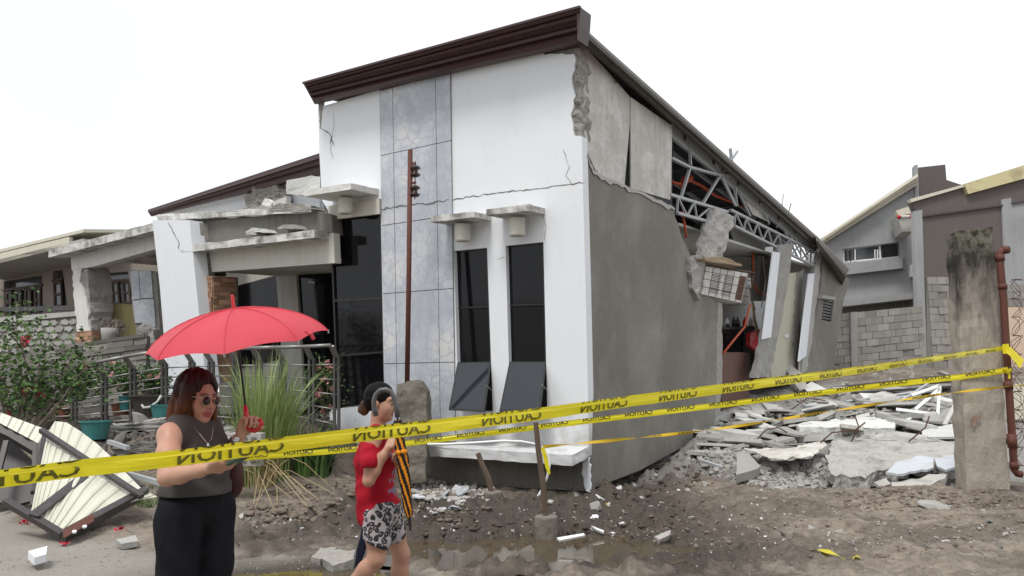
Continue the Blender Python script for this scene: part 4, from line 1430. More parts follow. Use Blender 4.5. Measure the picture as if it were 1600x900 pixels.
gbar((64, 672), (222, 776), .055, .05, off=.12)
gbar((98, 838), (228, 768), .08, .10, off=.03)
gbar((98, 836), (8, 783), .065, .065, off=.02)
gbar((52, 806), (132, 744), .10, .03, off=.07)
gbar((70, 678), (52, 770), .05, .05, off=-.03)
pl = GPl.off(.115)
MB().plate(pl.pts([(99, 828), (146, 802), (147, 814), (99, 841)]), [], -GPl.n * .01).part('red_oxide_patch', 'rust_paint', gt)
for (x, y) in ((116, 832), (132, 824)):
    MB().lathe(GPl.off(.12)(x, y), [(.02, 0), (.02, .015)], 8, GPl.n).part('paint_spot', 'white_paint', gt)
# second roof-like fallen panel further left
p2 = Plane(atY(10, 690, 8.9), V((.25, -.7, .55)))
g2 = thing('fallen_awning', 'bent dark steel beam with crumpled cream sheet lying at the left edge', 'awning', atY(10, 700, 8.9))
MB().plate(p2.pts([(-60, 622), (20, 662), (58, 692), (50, 704), (10, 680), (-60, 650)]), [], -p2.n * .12).part('steel_beam', 'dark_steel', g2)
rA, rB = [], []
for k in range(49):
    t = k / 48
    h = .018 * ((k // 3) % 2)
    rA.append(p2.off(.03 + h)(-70 + 145 * t, 618 + 54 * t))
    rB.append(p2.off(.02 + h)(-70 + 132 * t, 624 + 70 * t))
MB().loft([rA, rB]).part('ribbed_sheet', 'cream_sheet', g2, recalc=False)
MB().plate(p2.off(-.3).pts([(-60, 660), (20, 690), (52, 720), (58, 780), (20, 790), (-60, 770)]), [], -p2.n * .05).part('dark_sheet', 'dark_steel', g2)
for (a, b) in (((56, 690), (52, 790)), ((62, 694), (60, 775)), ((10, 690), (-10, 770))):
    MB().beam(p2(*a), p2(*b), .05, .06, p2.n).part('bent_leg', 'dark_steel', g2)
for k, (a, b, Y, t) in enumerate((((130, 692), (222, 762), 9.3, 'thin dark steel bar behind the fallen gate'), ((185, 736), (262, 758), 9.2, 'bent pale steel bar on the rubble behind the gate'), ((170, 690), (200, 700), 10.2, 'short pale metal strip under the railing'))):
    MB().beam(atY(*a, Y), atY(*b, Y - .5), .05, .05).solo('steel_bar', 'dark_steel' if k == 0 else 'galv', t, 'bar')
# ------------------------------------------------------------------ right: houses behind, block wall, post, pipe
GB = YP(30, math.radians(-14), 1360)
gh = thing('grey_gable_house', 'grey rendered house with cream eaves behind the block wall', 'house', GB(1360, 600))
GW = [(1316, 389), (1405, 378), (1406, 402), (1317, 411)]
np_(GB, [(1270, 392), (1430, 285), (1434, 272), (1440, 480), (1440, 600), (1260, 600), (1260, 400)], 'gable_wall', 'render_bg', .3, [GW], gh)
win = np_(GB.off(-.12), GW, 'window', 'white_pvc', .08, [[(1319, 391), (1373, 384), (1374, 403), (1320, 408)], [(1376, 384), (1403, 380), (1404, 400), (1377, 403)]], gh)
np_(GB.off(-.17), GW, 'pane', 'pane', .02, (), win)
for x in (1322, 1329, 1336, 1367, 1371):
    MB().beam(GB.off(-.06)(x, 390), GB.off(-.06)(x, 408), .05, .04).part('window_bar', 'black_plastic' if x < 1333 else 'white_pvc', win)
for k in range(6):
    MB().beam(GB.off(-.06)(1377, 384 + 3.2 * k), GB.off(-.06)(1404, 381 + 3.2 * k), .03, .03).part('window_bar', 'black_plastic', win)
MB().hexa(*(lambda a: (a, [p - V((0, 0, .42)) for p in a]))([GB.off(.35)(1318, 413), GB.off(.35)(1410, 402), GB(1410, 402), GB(1318, 413)])).part('window_ledge', 'render_bg', gh)
loft_strip(GB, (1284, 371), (1434, 272), (1288, 380), (1434, 288), [(0, .5), (.25, .52), (.3, .45), (.6, .4), (.65, .3), (1, .25)], 'eaves', 'cream_trim', gh)
a, b = GB.off(.5)(1284, 371), GB.off(.5)(1434, 271)
MB().hexa([a, b, b - GB.n * 8, a - GB.n * 8], [p - V((0, 0, .15)) for p in (a, b, b - GB.n * 8, a - GB.n * 8)]).part('roof', 'cream_trim', gh)
np_(GB.off(.1), [(1429, 258), (1434, 257), (1436, 310), (1430, 312)], 'chimney_stub', 'render_bg', .4, (), gh)
np_(GB.off(.6), [(1306, 470), (1432, 457), (1432, 466), (1306, 480)], 'floor_band', 'render_bg', .6, (), gh)
np_(GB.off(-.0), [(1300, 478), (1434, 464), (1434, 500), (1300, 500)], 'recess_shade_plate', 'dark_concrete', .05, (), gh).location += GB.n * .004  # flat plate on the wall, recess shade painted by its dark colour
wu = MB().hexa(*(lambda q: (q, [p + GB.n * .3 for p in q]))([GB(1419, 416), GB(1429, 415), GB(1430, 433), GB(1420, 434)])).solo('condenser_unit', 'white_pvc', 'small white condenser box on the grey house wall', 'air conditioner')
np_(GB.off(1.5), [(1400, 329), (1428, 320), (1428, 333), (1404, 337)], 'side_eaves', 'cream_trim', .4, (), gh)
q = GB.off(1.4).pts([(1402, 336), (1428, 332), (1428, 362), (1410, 362)])
MB().plate(q, [], -GB.n * 1.2).part('side_soffit', 'grey_board', gh)
dp_ = thing('downpipe', 'pale downpipe with red joints between the grey and the brown house', 'pipe', GB.off(1.7)(1430, 480))
for nm, mtn, L, rr_ in (('pipe', 'cream', [(1404, 339), (1424, 338), (1426, 342), (1433, 478)], .055), ('joint', 'red_plastic', [(1402, 338), (1407, 340)], .075), ('joint', 'red_plastic', [(1421, 338), (1427, 340)], .075)):
    MB().tube(GB.off(1.7).pts(L), rr_, 8).part(nm, mtn, dp_, smooth=True)

BB = YP(26, math.radians(4), 1500)
bh = thing('brown_house', 'brown rendered house with yellow-cream roof edge behind the mossy post', 'house', BB(1520, 600))
np_(BB, [(1424, 312), (1507, 290), (1760, 238), (1760, 640), (1438, 640), (1432, 330)], 'wall', 'brown_render', .3, (), bh)
np_(BB.off(-4), [(1432, 262), (1477, 257), (1479, 281), (1500, 288), (1520, 292), (1520, 330), (1432, 330)], 'upper_wall', 'brown_render', .3, (), bh)
np_(BB.off(.12), [(1422, 311), (1510, 287), (1510, 291), (1424, 316)], 'roof_edge', 'cream_trim', .2, (), bh)
np_(BB.off(.16), [(1507, 287), (1600, 258), (1760, 212), (1760, 238), (1600, 279), (1513, 303)], 'roof_fascia', 'yellow_trim', .3, (), bh)
np_(BB.off(.06), [(1428, 330), (1441, 328), (1448, 560), (1436, 560)], 'corner_pier', 'render_bg', .2, (), bh)
np_(BB.off(.05), [(1565, 312), (1580, 309), (1588, 470), (1572, 470)], 'pier', 'render_bg', .2, (), bh)
np_(BB.off(.02), [(1580, 318), (1760, 290), (1760, 445), (1584, 445)], 'grey_wall_panel', 'render_bg', .1, (), bh)
MB().beam(BB.off(.04)(1441, 338), BB.off(.04)(1566, 321), .08, .06).part('ledge', 'dark_steel', bh)
MB().beam(BB.off(.04)(1580, 318), BB.off(.04)(1760, 291), .08, .06).part('ledge', 'dark_steel', bh)


def block_wall(pl, x0, x1, ytop, ybot, rows_, cols, holder, seed, skip=.02, ytop2=None):
    ytop2 = ytop if ytop2 is None else ytop2
    rr = random.Random(seed)
    np_(pl, [(x0, ytop), (x1, ytop2), (x1, ybot), (x0, ybot)], 'mortar_bed', 'mortar', .2, (), holder)
    a, b, c = pl(x0, ytop), pl(x1, ytop2), pl(x0, ybot)
    H = a.z - c.z
    u = (b - a)
    for j in range(rows_):
        x = -.5 / cols if j % 2 else 0
        while x < 1 - 1e-3:
            s, e = max(0, x), min(1, x + 1 / cols)
            if e - s > .15 / cols and rr.random() > skip:
                g = .012
                lo = a + u * s - V((0, 0, H * (j + 1) / rows_ - g))
                L = u * (e - s - g / u.length)
                hgt = V((0, 0, H / rows_ - g))
                t = pl.n * rr.uniform(.012, .045)
                MB().hexa([lo, lo + L, lo + L + hgt, lo + hgt], [p + t for p in (lo, lo + L, lo + L + hgt, lo + hgt)]).part('block', 'block', holder)
            x += 1 / cols


w1 = thing('block_wall', 'bare concrete block wall below the grey house', 'wall', YP(23.6)(1370, 590))
block_wall(YP(23.6, math.radians(5), 1370), 1296, 1441, 492, 592, 9, 8, w1, 3, .03, 478)
np_(YP(23.6, math.radians(5), 1370).off(.09), [(1329, 488), (1339, 487), (1341, 590), (1331, 590)], 'pier', 'concrete', .2, (), w1)
w2 = thing('upper_block_wall', 'bare block infill in the brown house behind the mossy post', 'wall', BB(1480, 560))
block_wall(BB.off(.08), 1448, 1492, 433, 575, 12, 3, w2, 5, .02)
w3 = thing('block_infill', 'rough block infill right of the red pipe', 'wall', BB(1592, 500))
block_wall(BB.off(.08), 1572, 1700, 445, 480, 3, 6, w3, 6, .02)
np_(BB.off(.12), [(1568, 480), (1760, 478), (1760, 640), (1572, 640)], 'lower_wall', 'salmon_wall', .1, (), bh)
np_(YP(14.5), [(1575, 600), (1760, 596), (1760, 655), (1578, 655)], 'low_wall', 'cream_trim', .2).name = 'boundary_wall'
bwall = bpy.data.objects['boundary_wall']
tag(bwall, 'low cream boundary wall right of the red pipe', 'wall')

# mossy concrete post
def post_mat():
    m, n, l, b = newmat('mossy_concrete')
    t = n.new('ShaderNodeTexCoord').outputs['Object']
    sx = n.new('ShaderNodeSeparateXYZ')
    l.new(t, sx.inputs[0])
    f = ntex(n, l, t, 3.2, 8, .68)
    f2 = ntex(n, l, t, 26, 6, .7)
    base = mix(n, l, f, (.25, .215, .18), (.50, .45, .385))
    base = mix(n, l, .4, base, mix(n, l, f2, (.14, .12, .10), (.52, .47, .41)))
    mt_ = n.new('ShaderNodeMath')
    mt_.operation = 'MULTIPLY_ADD'
    l.new(ntex(n, l, mapping(n, l, t, (3.5, 3.5, .9)), 1.3, 6, .65), mt_.inputs[0])
    mt_.inputs[1].default_value = 3.2
    l.new(sx.outputs['Z'], mt_.inputs[2])
    dark = ramp(n, l, mt_.outputs[0], [(.0, 0), (1, 0)])
    mr = n.new('ShaderNodeMapRange')
    mr.inputs['From Min'].default_value = 3.45
    mr.inputs['From Max'].default_value = 4.7
    l.new(mt_.outputs[0], mr.inputs['Value'])
    c = mix(n, l, mr.outputs[0], base, (.028, .025, .02))
    mr2 = n.new('ShaderNodeMapRange')
    mr2.inputs['From Min'].default_value = 2.85
    mr2.inputs['From Max'].default_value = 3.15
    l.new(sx.outputs['Z'], mr2.inputs['Value'])
    lich = ramp(n, l, ntex(n, l, t, 9, 6, .7), [(.42, 0), (.55, .85)])
    c = mix(n, l, mix(n, l, 1, lich, mr2.outputs[0], 'MULTIPLY'), c, (.17, .165, .125))
    l.new(c, b.inputs['Base Color'])
    b.inputs['Roughness'].default_value = .93
    bumpn(n, l, b, mix(n, l, .5, f, f2), .9, .02)
    return m


MT['mossy'] = post_mat()
PY = YP(9.4)
MT['faded_red'] = mat('faded_red_paint', (.30, .19, .15), .2, 20, 60, .9, .2, patch=.5, pcol=(.33, .28, .235), pscale=20)
pd_ = V((0, .22, 0))
A4 = [PY(1493, 361), PY(1552, 354), PY(1579, 780), PY(1511, 780)]
mbp = MB().plate(A4, [], pd_)
mpost = rough(mbp.solo('concrete_post', 'mossy', 'square mossy concrete post streaked with black mould beside the red pipe', 'post'), 5, .018, 5, 3)
mpost.location.y += .0
rm = MB().plate(YP(9.38).pts([(1519, 651), (1532, 648), (1533, 656), (1524, 658), (1525, 666), (1519, 667)]), [], (0, .004, 0))
rm.part('faded_red_mark', 'faded_red', None).name = 'faded_red_mark'
fm = bpy.data.objects['faded_red_mark']
fm.data.transform(Matrix.Translation(-mpost.location))
fm.parent = mpost
fm.location = (0, -.012, 0)
# red pipe with sockets and elbows
pp = thing('red_standpipe', 'rusty red standpipe with an elbow on top beside the mossy post', 'pipe', atY(1586, 745, 9.35))
P = YP(9.35)
MB().tube(P.pts([(1573, 391), (1566, 391), (1562, 395), (1562, 402), (1568, 470), (1576, 600), (1585, 735), (1590, 740), (1596, 741)]), .042, 12).part('pipe', 'rust_paint', pp, smooth=True)
for (a, b) in (((1562, 398), (1563, 408)), ((1566, 444), (1567, 452)), ((1575, 596), (1576, 608)), ((1581, 678), (1582, 700)), ((1584, 722), (1585, 732))):
    MB().tube([P(*a), P(*b)], .052, 12).part('socket', 'rust_paint', pp, smooth=True)
MB().tube([P(1566, 391), P(1575, 390)], .05, 12).part('elbow', 'rust_paint', pp, smooth=True)
MB().tube([P(1576, 690), P(1582, 690)], .05, 10).part('branch_socket', 'rust_paint', pp, smooth=True)
rr = random.Random(8)
bwm = MB()
for s in range(3):
    pts = []
    for k in range(60):
        t = k / 59
        pts.append(YP(9.6)(1588 + 8 * math.sin(k * 1.3 + s) + rr.uniform(-3, 3) + 4 * t, 430 + 300 * t + 6 * math.cos(k * 1.1)))
    bwm.tube(pts, .004, 4)
bwm.solo('barbed_wire', 'rust', 'tangled rusty barbed wire hanging beside the red pipe', 'wire', recalc=False)
# ------------------------------------------------------------------ middle: steel pole on its stump, stakes, grass, hose
P = YP(10.9)
rp_ = thing('steel_pole', 'tall red-oxide steel pole with two brown insulators in front of the marble tiles', 'pole', P(640, 600))
MB().tube([P(636, 610), P(639, 420), P(641, 234)], .036, 10).part('shaft', 'rust_paint', rp_, smooth=True)
MB().beam(P(643, 248), P(643, 282), .025, .03).part('bracket', 'rust_paint', rp_)
MB().beam(P(644, 256), P(650, 255), .03, .03).part('bracket_arm', 'rust_paint', rp_)
MB().beam(P(644, 286), P(650, 285), .03, .03).part('bracket_arm', 'rust_paint', rp_)
MB().tube([P(649, 252), P(648, 312)], .008, 6).part('bolt', 'rust', rp_)
prof = [(.02, -.085), (.05, -.08), (.075, -.06), (.08, -.045), (.045, -.03), (.04, 0), (.045, .03), (.08, .045), (.075, .06), (.05, .08), (.02, .085)]
for (x, y) in ((648.5, 268), (648, 299)):
    MB().lathe(P(x, y), prof, 16).part('insulator', 'ceramic', rp_, smooth=True)
st_ = rough(MB().plate(P.off(.1).pts([(622, 602), (636, 595), (655, 595), (667, 610), (667, 700), (665, 752), (622, 752), (622, 690)]), [], (0, .5, 0)).solo('concrete_stump', 'stump', 'weathered concrete stump carrying the red steel pole', 'post'), 4, .05, 3, 5)

def stake(px0, py0, px1, py1, Y, label, w, rb, hb):
    b = atY(px1, py1, Y)
    t = thing('wooden_stake', label, 'stake', b)
    top = atY(px0, py0, Y + .05)
    m = MB().tube([b - V((0, 0, .05)), b.lerp(top, .35) + V((.006, 0, 0)), b.lerp(top, .7) - V((.004, 0, 0)), top], [w, w * 1.05, w * .95, w * .85], 7)
    m.part('post', 'wood_stake', t, smooth=False)
    lf = rough(MB().lathe(b, [(rb * .96, -hb), (rb * .985, -hb * .7), (rb, -hb * .4), (rb * 1.0, -.02), (rb * .97, -.006), (rb * .9, 0.0), (rb * .4, .008), (.02, .01)], 26).part('concrete_base', 'stump', t, smooth=False), 0, .008, 14, 3)
    return t


stake(837, 660, 853, 806, 7.75, 'upright wooden stake in a round concrete base standing in the puddle', .030, .115, .22)
stake(747, 708, 770, 768, 8.75, 'leaning wooden stake in a round concrete base on the rubble', .034, .10, .07)
# white hose tied to the stake
H = YP(7.9)
MB().tube([H(668, 694), H(700, 694), H(740, 692), H(785, 689), H(815, 690), H(836, 694), H(848, 700), H(856, 712), H(859, 725), H(855, 745), H(848, 762), H(843, 772), H(840, 776)], .013, 8).solo('white_hose', 'white_pvc', 'white hose arching to the upright stake and drooping from it', 'hose', smooth=True)

# tall lemongrass clump
def blades(root, n, seed, hmin, hmax, rad, lean, w):
    rr = random.Random(seed)
    mb = MB()
    for _ in range(n):
        a = rr.uniform(0, 6.283)
        b0 = root + V((math.cos(a), math.sin(a) * .8, 0)) * rad * math.sqrt(rr.random())
        b0.z = gz(b0.x, b0.y) - .02
        h = rr.uniform(hmin, hmax)
        ln = rr.uniform(.05, 1) ** 1.4 * lean * h
        d = V((math.cos(a + rr.uniform(-.6, .6)), math.sin(a + rr.uniform(-.6, .6)), 0))
        sd = d.cross(V((0, 0, 1)))
        if rr.random() < .5:
            sd = (sd + V((0, rr.uniform(-1, 1), 0))).normalized()
        L, Rr = [], []
        for k in range(6):
            t = k / 5
            p = b0 + d * ln * (t ** 2.0) + V((0, 0, h * (t - .35 * (ln / h) * t * t * t)))
            ww = w * rr.uniform(.9, 1.1) * (1 - t ** 2.2 * .95)
            L.append(p + sd * ww)
            Rr.append(p - sd * ww)
        mb.loft([L, Rr])
    return mb


g0_ = GP(408, 760)
gr = thing('lemongrass_clump', 'tall clump of lemongrass growing from a dirt mound behind the two women', 'grass', g0_)
blades(g0_ + V((-.05, .25, 0)), 560, 5, .6, 1.8, .33, .48, .0115).part('blades', 'blade', gr, kind='stuff', recalc=False)
blades(g0_ + V((.50, .45, 0)), 110, 6, .4, .85, .24, .5, .012).part('blades', 'leaf', gr, kind='stuff', recalc=False)
blades(g0_ + V((-.05, .1, 0)), 130, 7, .3, .9, .26, .75, .008).part('dry_blades', 'straw', gr, kind='stuff', recalc=False)
dr = MB()
rr = random.Random(9)
for k in range(16):
    a = rr.uniform(3.3, 6.1)
    b0 = g0_ + V((rr.uniform(-.3, .35), rr.uniform(-.1, .1), rr.uniform(.1, .5)))
    tip = GP(rr.uniform(395, 540), rr.uniform(772, 802), .01)
    dr.tube([b0, b0.lerp(tip, .5) + V((rr.uniform(-.06, .06), 0, rr.uniform(.03, .16))), tip], .0042, 4)
dr.part('fallen_straw', 'straw', gr, kind='stuff', recalc=False)
# broad leaved plant next to it and small weeds
for k, (x, y, n_, t) in enumerate(((500, 742, 40, 'dark strap-leaved plant at the right of the lemongrass'), (668, 705, 5, 'few broad green leaves lying beside the concrete stump'))):
    b = GP(x, y)
    o = thing('strap_leaf_plant', t, 'plant', b)
    blades(b, n_, 20 + k, .25, .75 if k == 0 else .3, .15, 1.1, .03).part('leaves', 'leaf_dark', o, kind='stuff', recalc=False)


def weeds(cx, cy, rx, ry, n, seed):
    rr = random.Random(seed)
    mb = MB()
    for _ in range(n):
        x, y = cx + rr.gauss(0, rx), cy + rr.gauss(0, ry)
        z = gz(x, y)
        a, h = rr.uniform(0, 6.28), rr.uniform(.04, .16)
        d = V((math.cos(a), math.sin(a), 0))
        s = d.cross(V((0, 0, 1))) * .006
        p = V((x, y, z))
        mb.add([p - s, p + s, p + d * h * .6 + V((0, 0, h))], [(0, 1, 2)])
    return mb


wp = GP(35, 775)
w_ = weeds(wp.x, wp.y, .8, .35, 2600, 1).part('grass', 'leaf', None, recalc=False)
tag(w_, 'green weeds on the verge below the fallen gate', None, None, 'stuff')
wp = GP(215, 790)
w_ = weeds(wp.x, wp.y, .5, .25, 900, 2).part('grass', 'leaf', None, recalc=False)
tag(w_, 'weeds between the gate and the rubble', None, None, 'stuff')


# caution tapes
def text_mesh(body):
    cu = bpy.data.curves.new('lettering', 'FONT')
    cu.body = body
    cu.size = 1.0
    cu.offset = .022
    cu.resolution_u = 2
    o = bpy.data.objects.new('lettering', cu)
    COL.objects.link(o)
    dg = bpy.context.evaluated_depsgraph_get()
    me = bpy.data.meshes.new_from_object(o.evaluated_get(dg))
    bpy.data.objects.remove(o)
    bm = bmesh.new()
    bm.from_mesh(me)
    for cut in [k * .12 for k in range(1, 45)]:
        bmesh.ops.bisect_plane(bm, geom=bm.verts[:] + bm.edges[:] + bm.faces[:], plane_co=(cut, 0, 0), plane_no=(1, 0, 0))
    vs = [tuple(v.co) for v in bm.verts]
    for i, v in enumerate(bm.verts):
        v.index = i
    fs = [tuple(v.index for v in f.verts) for f in bm.faces]
    bm.free()
    return vs, fs


TXT = text_mesh('CAUTION')
tw = max(v[0] for v in TXT[0])
th0, th1 = min(v[1] for v in TXT[0]), max(v[1] for v in TXT[0])


def clip_text(lo, hi):
    bm = bmesh.new()
    vv = [bm.verts.new(v) for v in TXT[0]]
    for f in TXT[1]:
        try:
            bm.faces.new([vv[i] for i in f])
        except ValueError:
            pass
    for co, no in ((lo, -1), (hi, 1)):
        bmesh.ops.bisect_plane(bm, geom=bm.verts[:] + bm.edges[:] + bm.faces[:], plane_co=(0, co, 0), plane_no=(0, no, 0), clear_outer=True)
    for i, v in enumerate(bm.verts):
        v.index = i
    r = [tuple(v.co) for v in bm.verts], [tuple(v.index for v in f.verts) for f in bm.faces]
    bm.free()
    return r


def tape_mat(name, col):
    m, n, l, b = newmat(name)
    t = n.new('ShaderNodeTexCoord').outputs['Object']
    l.new(mix(n, l, ntex(n, l, t, 14, 4), mulc(col, .88), mulc(col, 1.08)), b.inputs['Base Color'])
    b.inputs['Roughness'].default_value = .3
    b.inputs['Specular IOR Level'].default_value = .5
    b.inputs['Transmission Weight'].default_value = 0
    bumpn(n, l, b, ntex(n, l, mapping(n, l, t, (2, 2, 9)), 6, 4), .35, .01)
    tr_ = n.new('ShaderNodeBsdfTranslucent')         # thin film lets light through
    tr_.inputs['Color'].default_value = c4(mulc(col, 1.1))
    ms = n.new('ShaderNodeMixShader')
    ms.inputs[0].default_value = .35
    l.new(b.outputs[0], ms.inputs[1])
    l.new(tr_.outputs[0], ms.inputs[2])
    l.new(ms.outputs[0], n['Material Output'].inputs['Surface'])
    return m


MT['tape'] = tape_mat('yellow_tape', (.88, .77, .03))
MT['tape_orange'] = tape_mat('orange_tape', (.80, .54, .03))
MT['tape_ink_olive'] = mat('tape_ink_seen_through_film', (.125, .11, .012), .2, 8, 40, .4, 0)
MT['tape_ink'] = mat('tape_ink', (.05, .047, .02), .2, 8, 40, .4, 0)


def tape(name, label, ctrl, w0, pitch, frac, band, mt='tape', twist=None, ends=(0, 0), textlen=.5, s0=.1, seed=1, second=None, ink='tape_ink'):
    """ctrl: photo points with world depth of the stretched tape; band: which share of the letters' height shows on the folded film"""
    P = [atY(x, y, d) for x, y, d in ctrl]
    # resample
    fine = []
    for i in range(len(P) - 1):
        p0, p1, p2, p3 = P[max(i - 1, 0)], P[i], P[i + 1], P[min(i + 2, len(P) - 1)]
        for k in range(24):
            t = k / 24
            fine.append(.5 * ((2 * p1) + (p2 - p0) * t + (2 * p0 - 5 * p1 + 4 * p2 - p3) * t * t + (3 * p1 - p0 - 3 * p2 + p3) * t ** 3))
    fine.append(P[-1])
    s = [0]
    for a, b in zip(fine[:-1], fine[1:]):
        s.append(s[-1] + (b - a).length)
    tot = s[-1]
    sa = np.array(s)
    fa = np.array([tuple(p) for p in fine])
    rr = random.Random(seed)
    ph = rr.uniform(0, 6)

    def at(u):
        u = min(max(u, 0), tot)
        p = V([np.interp(u, sa, fa[:, k]) for k in range(3)])
        q = V([np.interp(min(u + .02, tot), sa, fa[:, k]) for k in range(3)]) - V([np.interp(max(u - .02, 0), sa, fa[:, k]) for k in range(3)])
        d = q.normalized()
        n_ = d.cross(V((0, 0, 1))).normalized()
        if n_.dot(CAM - p) < 0:
            n_ = -n_
        a = (twist(u / tot) if twist else .10 * math.sin(u * 1.7 + ph) + .06 * math.sin(u * 4.1))
        up = (d.cross(n_))
        if up.z < 0:
            up = -up
        return p, d, (up * math.cos(a) + n_ * math.sin(a)), (n_ * math.cos(a) - up * math.sin(a))
    t = thing(name, label, 'caution tape', P[0])
    wid = w0 if callable(w0) else (lambda u: w0)
    rows = []
    N = int(tot / .035)
    prof = [(-.5, 0), (-.2, .06), (.15, .07), (.30, .02), (.5, .10)]
    for k in range(N + 1):
        u = tot * k / N
        p, d, up, n_ = at(u)
        w = wid(u / tot)
        wob = .04 * math.sin(u * 9 + ph) * w
        cr_ = [.06 * w * noise.noise(V((u * 5.0, i * 2.3, seed))) for i in range(5)]
        rows.append([p + up * (a * w * (1 + .5 * cr_[i] / w)) + n_ * (b * w + wob * abs(a) + cr_[i]) for i, (a, b) in enumerate(prof)])
    MB().loft(rows).part('film', mt, t, recalc=False, smooth=False)
    # print: read from the back of the film, so mirrored
    if pitch:
        gl = clip_text(th0 + (th1 - th0) * band[0], th0 + (th1 - th0) * band[1])
        u0 = s0
        while u0 + textlen < tot:
            mb = MB()
            vs = []
            for (x, y, _z) in gl[0]:
                u = u0 + textlen * (1 - x / tw)
                v = frac[0] + (frac[1] - frac[0]) * ((y - th0) / (th1 - th0) - band[0]) / (band[1] - band[0])
                p, d, up, n_ = at(u)
                w = wid(u / tot)
                bb = np.interp(v, [a for a, b in prof], [b for a, b in prof])
                vs.append(p + up * (v * w) + n_ * (bb * w + .04 * math.sin(u * 9 + ph) * w * abs(v) + .005 + .06 * w * noise.noise(V((u * 5.0, np.interp(v, [a for a, b in prof], range(5)) * 2.3, seed)))))
            mb.add(vs, gl[1])
            if second:
                gl2 = second[2]
                vs = []
                for (x, y, _z) in gl2[0]:
                    u = u0 + textlen * (1 - x / tw) + .01
                    ymin, ymax = th0 + (th1 - th0) * second[3][0], th0 + (th1 - th0) * second[3][1]
                    v = second[0] + (second[1] - second[0]) * (y - ymin) / (ymax - ymin)
                    p, d, up, n_ = at(u)
                    w = wid(u / tot)
                    bb = np.interp(v, [a for a, b in prof], [b for a, b in prof])
                    vs.append(p + up * (v * w) + n_ * (bb * w + .04 * math.sin(u * 9 + ph) * w * abs(v) + .005 + .06 * w * noise.noise(V((u * 5.0, np.interp(v, [a for a, b in prof], range(5)) * 2.3, seed)))))
                mb.add(vs, gl2[1])
            mb.part('lettering', ink, t, recalc=False, kind='stuff')
            u0 += pitch
    return t


def zt(x):                                            # depth along the nearest tape, straight in perspective
    return 9.33 * 5.55 / (22.0 - (22.0 - 5.55) * x / 1565)


c1 = [(-700, 836), (-300, 785), (-90, 756), (0, 748), (120, 732), (250, 719), (400, 700), (590, 676), (690, 665), (840, 647), (960, 630), (1183, 600), (1316, 582), (1463, 560), (1568, 544)]
EDGE = clip_text(th0, th0 + (th1 - th0) * .22)
tape('upper_caution_tape', 'nearest yellow caution tape crossing the whole street from lower left to the red pipe', [(x, y, zt(x)) for x, y in c1], lambda u: .050 + .008 * u + .012 * math.sin(math.pi * min(1, u * 1.2)), .70, (-.42, .12), (0, .68), textlen=.40, s0=.66,
     second=(.36, .5, EDGE, (0, .22)), ink='tape_ink_olive')
c2 = [(330, 719, 9.2), (400, 714, 9.3), (540, 703, 9.5), (650, 691, 9.55), (770, 676, 9.6), (900, 660, 9.6), (1000, 648, 9.55), (1214, 622, 9.5), (1370, 603, 9.45), (1500, 589, 9.4), (1574, 578, 9.33)]
tape('middle_caution_tape', 'second yellow caution tape running behind the woman in red to the red pipe', c2, .068, .52, (-.05, .5), (0, .85), textlen=.34, s0=.30, seed=4)
c3 = [(848, 698, 7.72), (900, 693, 7.9), (1000, 684, 8.2), (1150, 666, 8.5), (1300, 642, 8.8), (1430, 622, 9.05), (1500, 612, 9.15), (1578, 604, 9.3), (1640, 600, 9.5)]
tape('twisted_caution_tape', 'thin twisted orange-yellow tape from the stake in the puddle to the red pipe', c3, .034, .5, (-.4, .4), (0, 1), 'tape_orange', twist=lambda u: u * 26, textlen=.3, s0=.6, seed=6)
# knots and hanging ends
k1 = thing('tape_end', 'short loose end of yellow tape fluttering right of the red pipe', 'caution tape', atY(1580, 545, 9.25))
e = YP(9.25)
MB().loft([e.pts([(1572, 540), (1580, 543), (1590, 553), (1600, 562)]), YP(9.2).pts([(1572, 551), (1578, 556), (1586, 566), (1594, 576)])]).part('film', 'tape', k1, recalc=False)
MB().loft([e.pts([(1566, 538), (1567, 553)]), YP(9.22).pts([(1576, 537), (1578, 552)])]).part('knot', 'tape', k1, recalc=False)
gl = TXT
k2 = thing('tape_end', 'short loose end of yellow tape hanging from the stake in the puddle', 'caution tape', atY(848, 735, 7.7))
MB().loft([YP(7.7).pts([(845, 700), (849, 715), (852, 730), (857, 742)]), YP(7.68).pts([(851, 699), (855, 714), (858, 728), (860, 740)])]).part('film', 'tape', k2, recalc=False)
k3 = thing('tape_knot', 'yellow knot of tape wrapped round the red pipe', 'caution tape', atY(1576, 580, 9.25))
MB().tube(YP(9.32).pts([(1570, 575), (1574, 581), (1579, 577)]), .03, 8).part('film', 'tape', k3)
MB().tube(YP(9.32).pts([(1576, 578), (1577, 592)]), .018, 6).part('loose_tail', 'tape', k3)
# ------------------------------------------------------------------ rubble
def YH(py):                                        # depth of the heap's surface at a photo row
    return float(np.interp(py, [597, 612, 641, 673, 692, 715, 742, 770], [20, 18.5, 16, 14, 13, 12, 11, 10.2]))


CH = [chunk_mesh('chunk', 100 + k, R.choice((.45, .6, .8)), R.randint(9, 16)) for k in range(12)]
SH = [shard_mesh('shard', 200 + k, R.choice((.07, .1, .16))) for k in range(12)]
VARIANT = {}


def inst(me, mtn, name, loc, size, rot, label, cat, group):
    key = (me.name, mtn)
    if key not in VARIANT:
        m2 = me.copy()
        m2.materials.clear()
        m2.materials.append(MT[mtn])
        VARIANT[key] = m2
    o = bpy.data.objects.new(name, VARIANT[key])
    COL.objects.link(o)
    o.location = loc
    o.scale = size if isinstance(size, tuple) else (size,) * 3
    o.rotation_euler = rot
    return tag(o, label, cat, group)


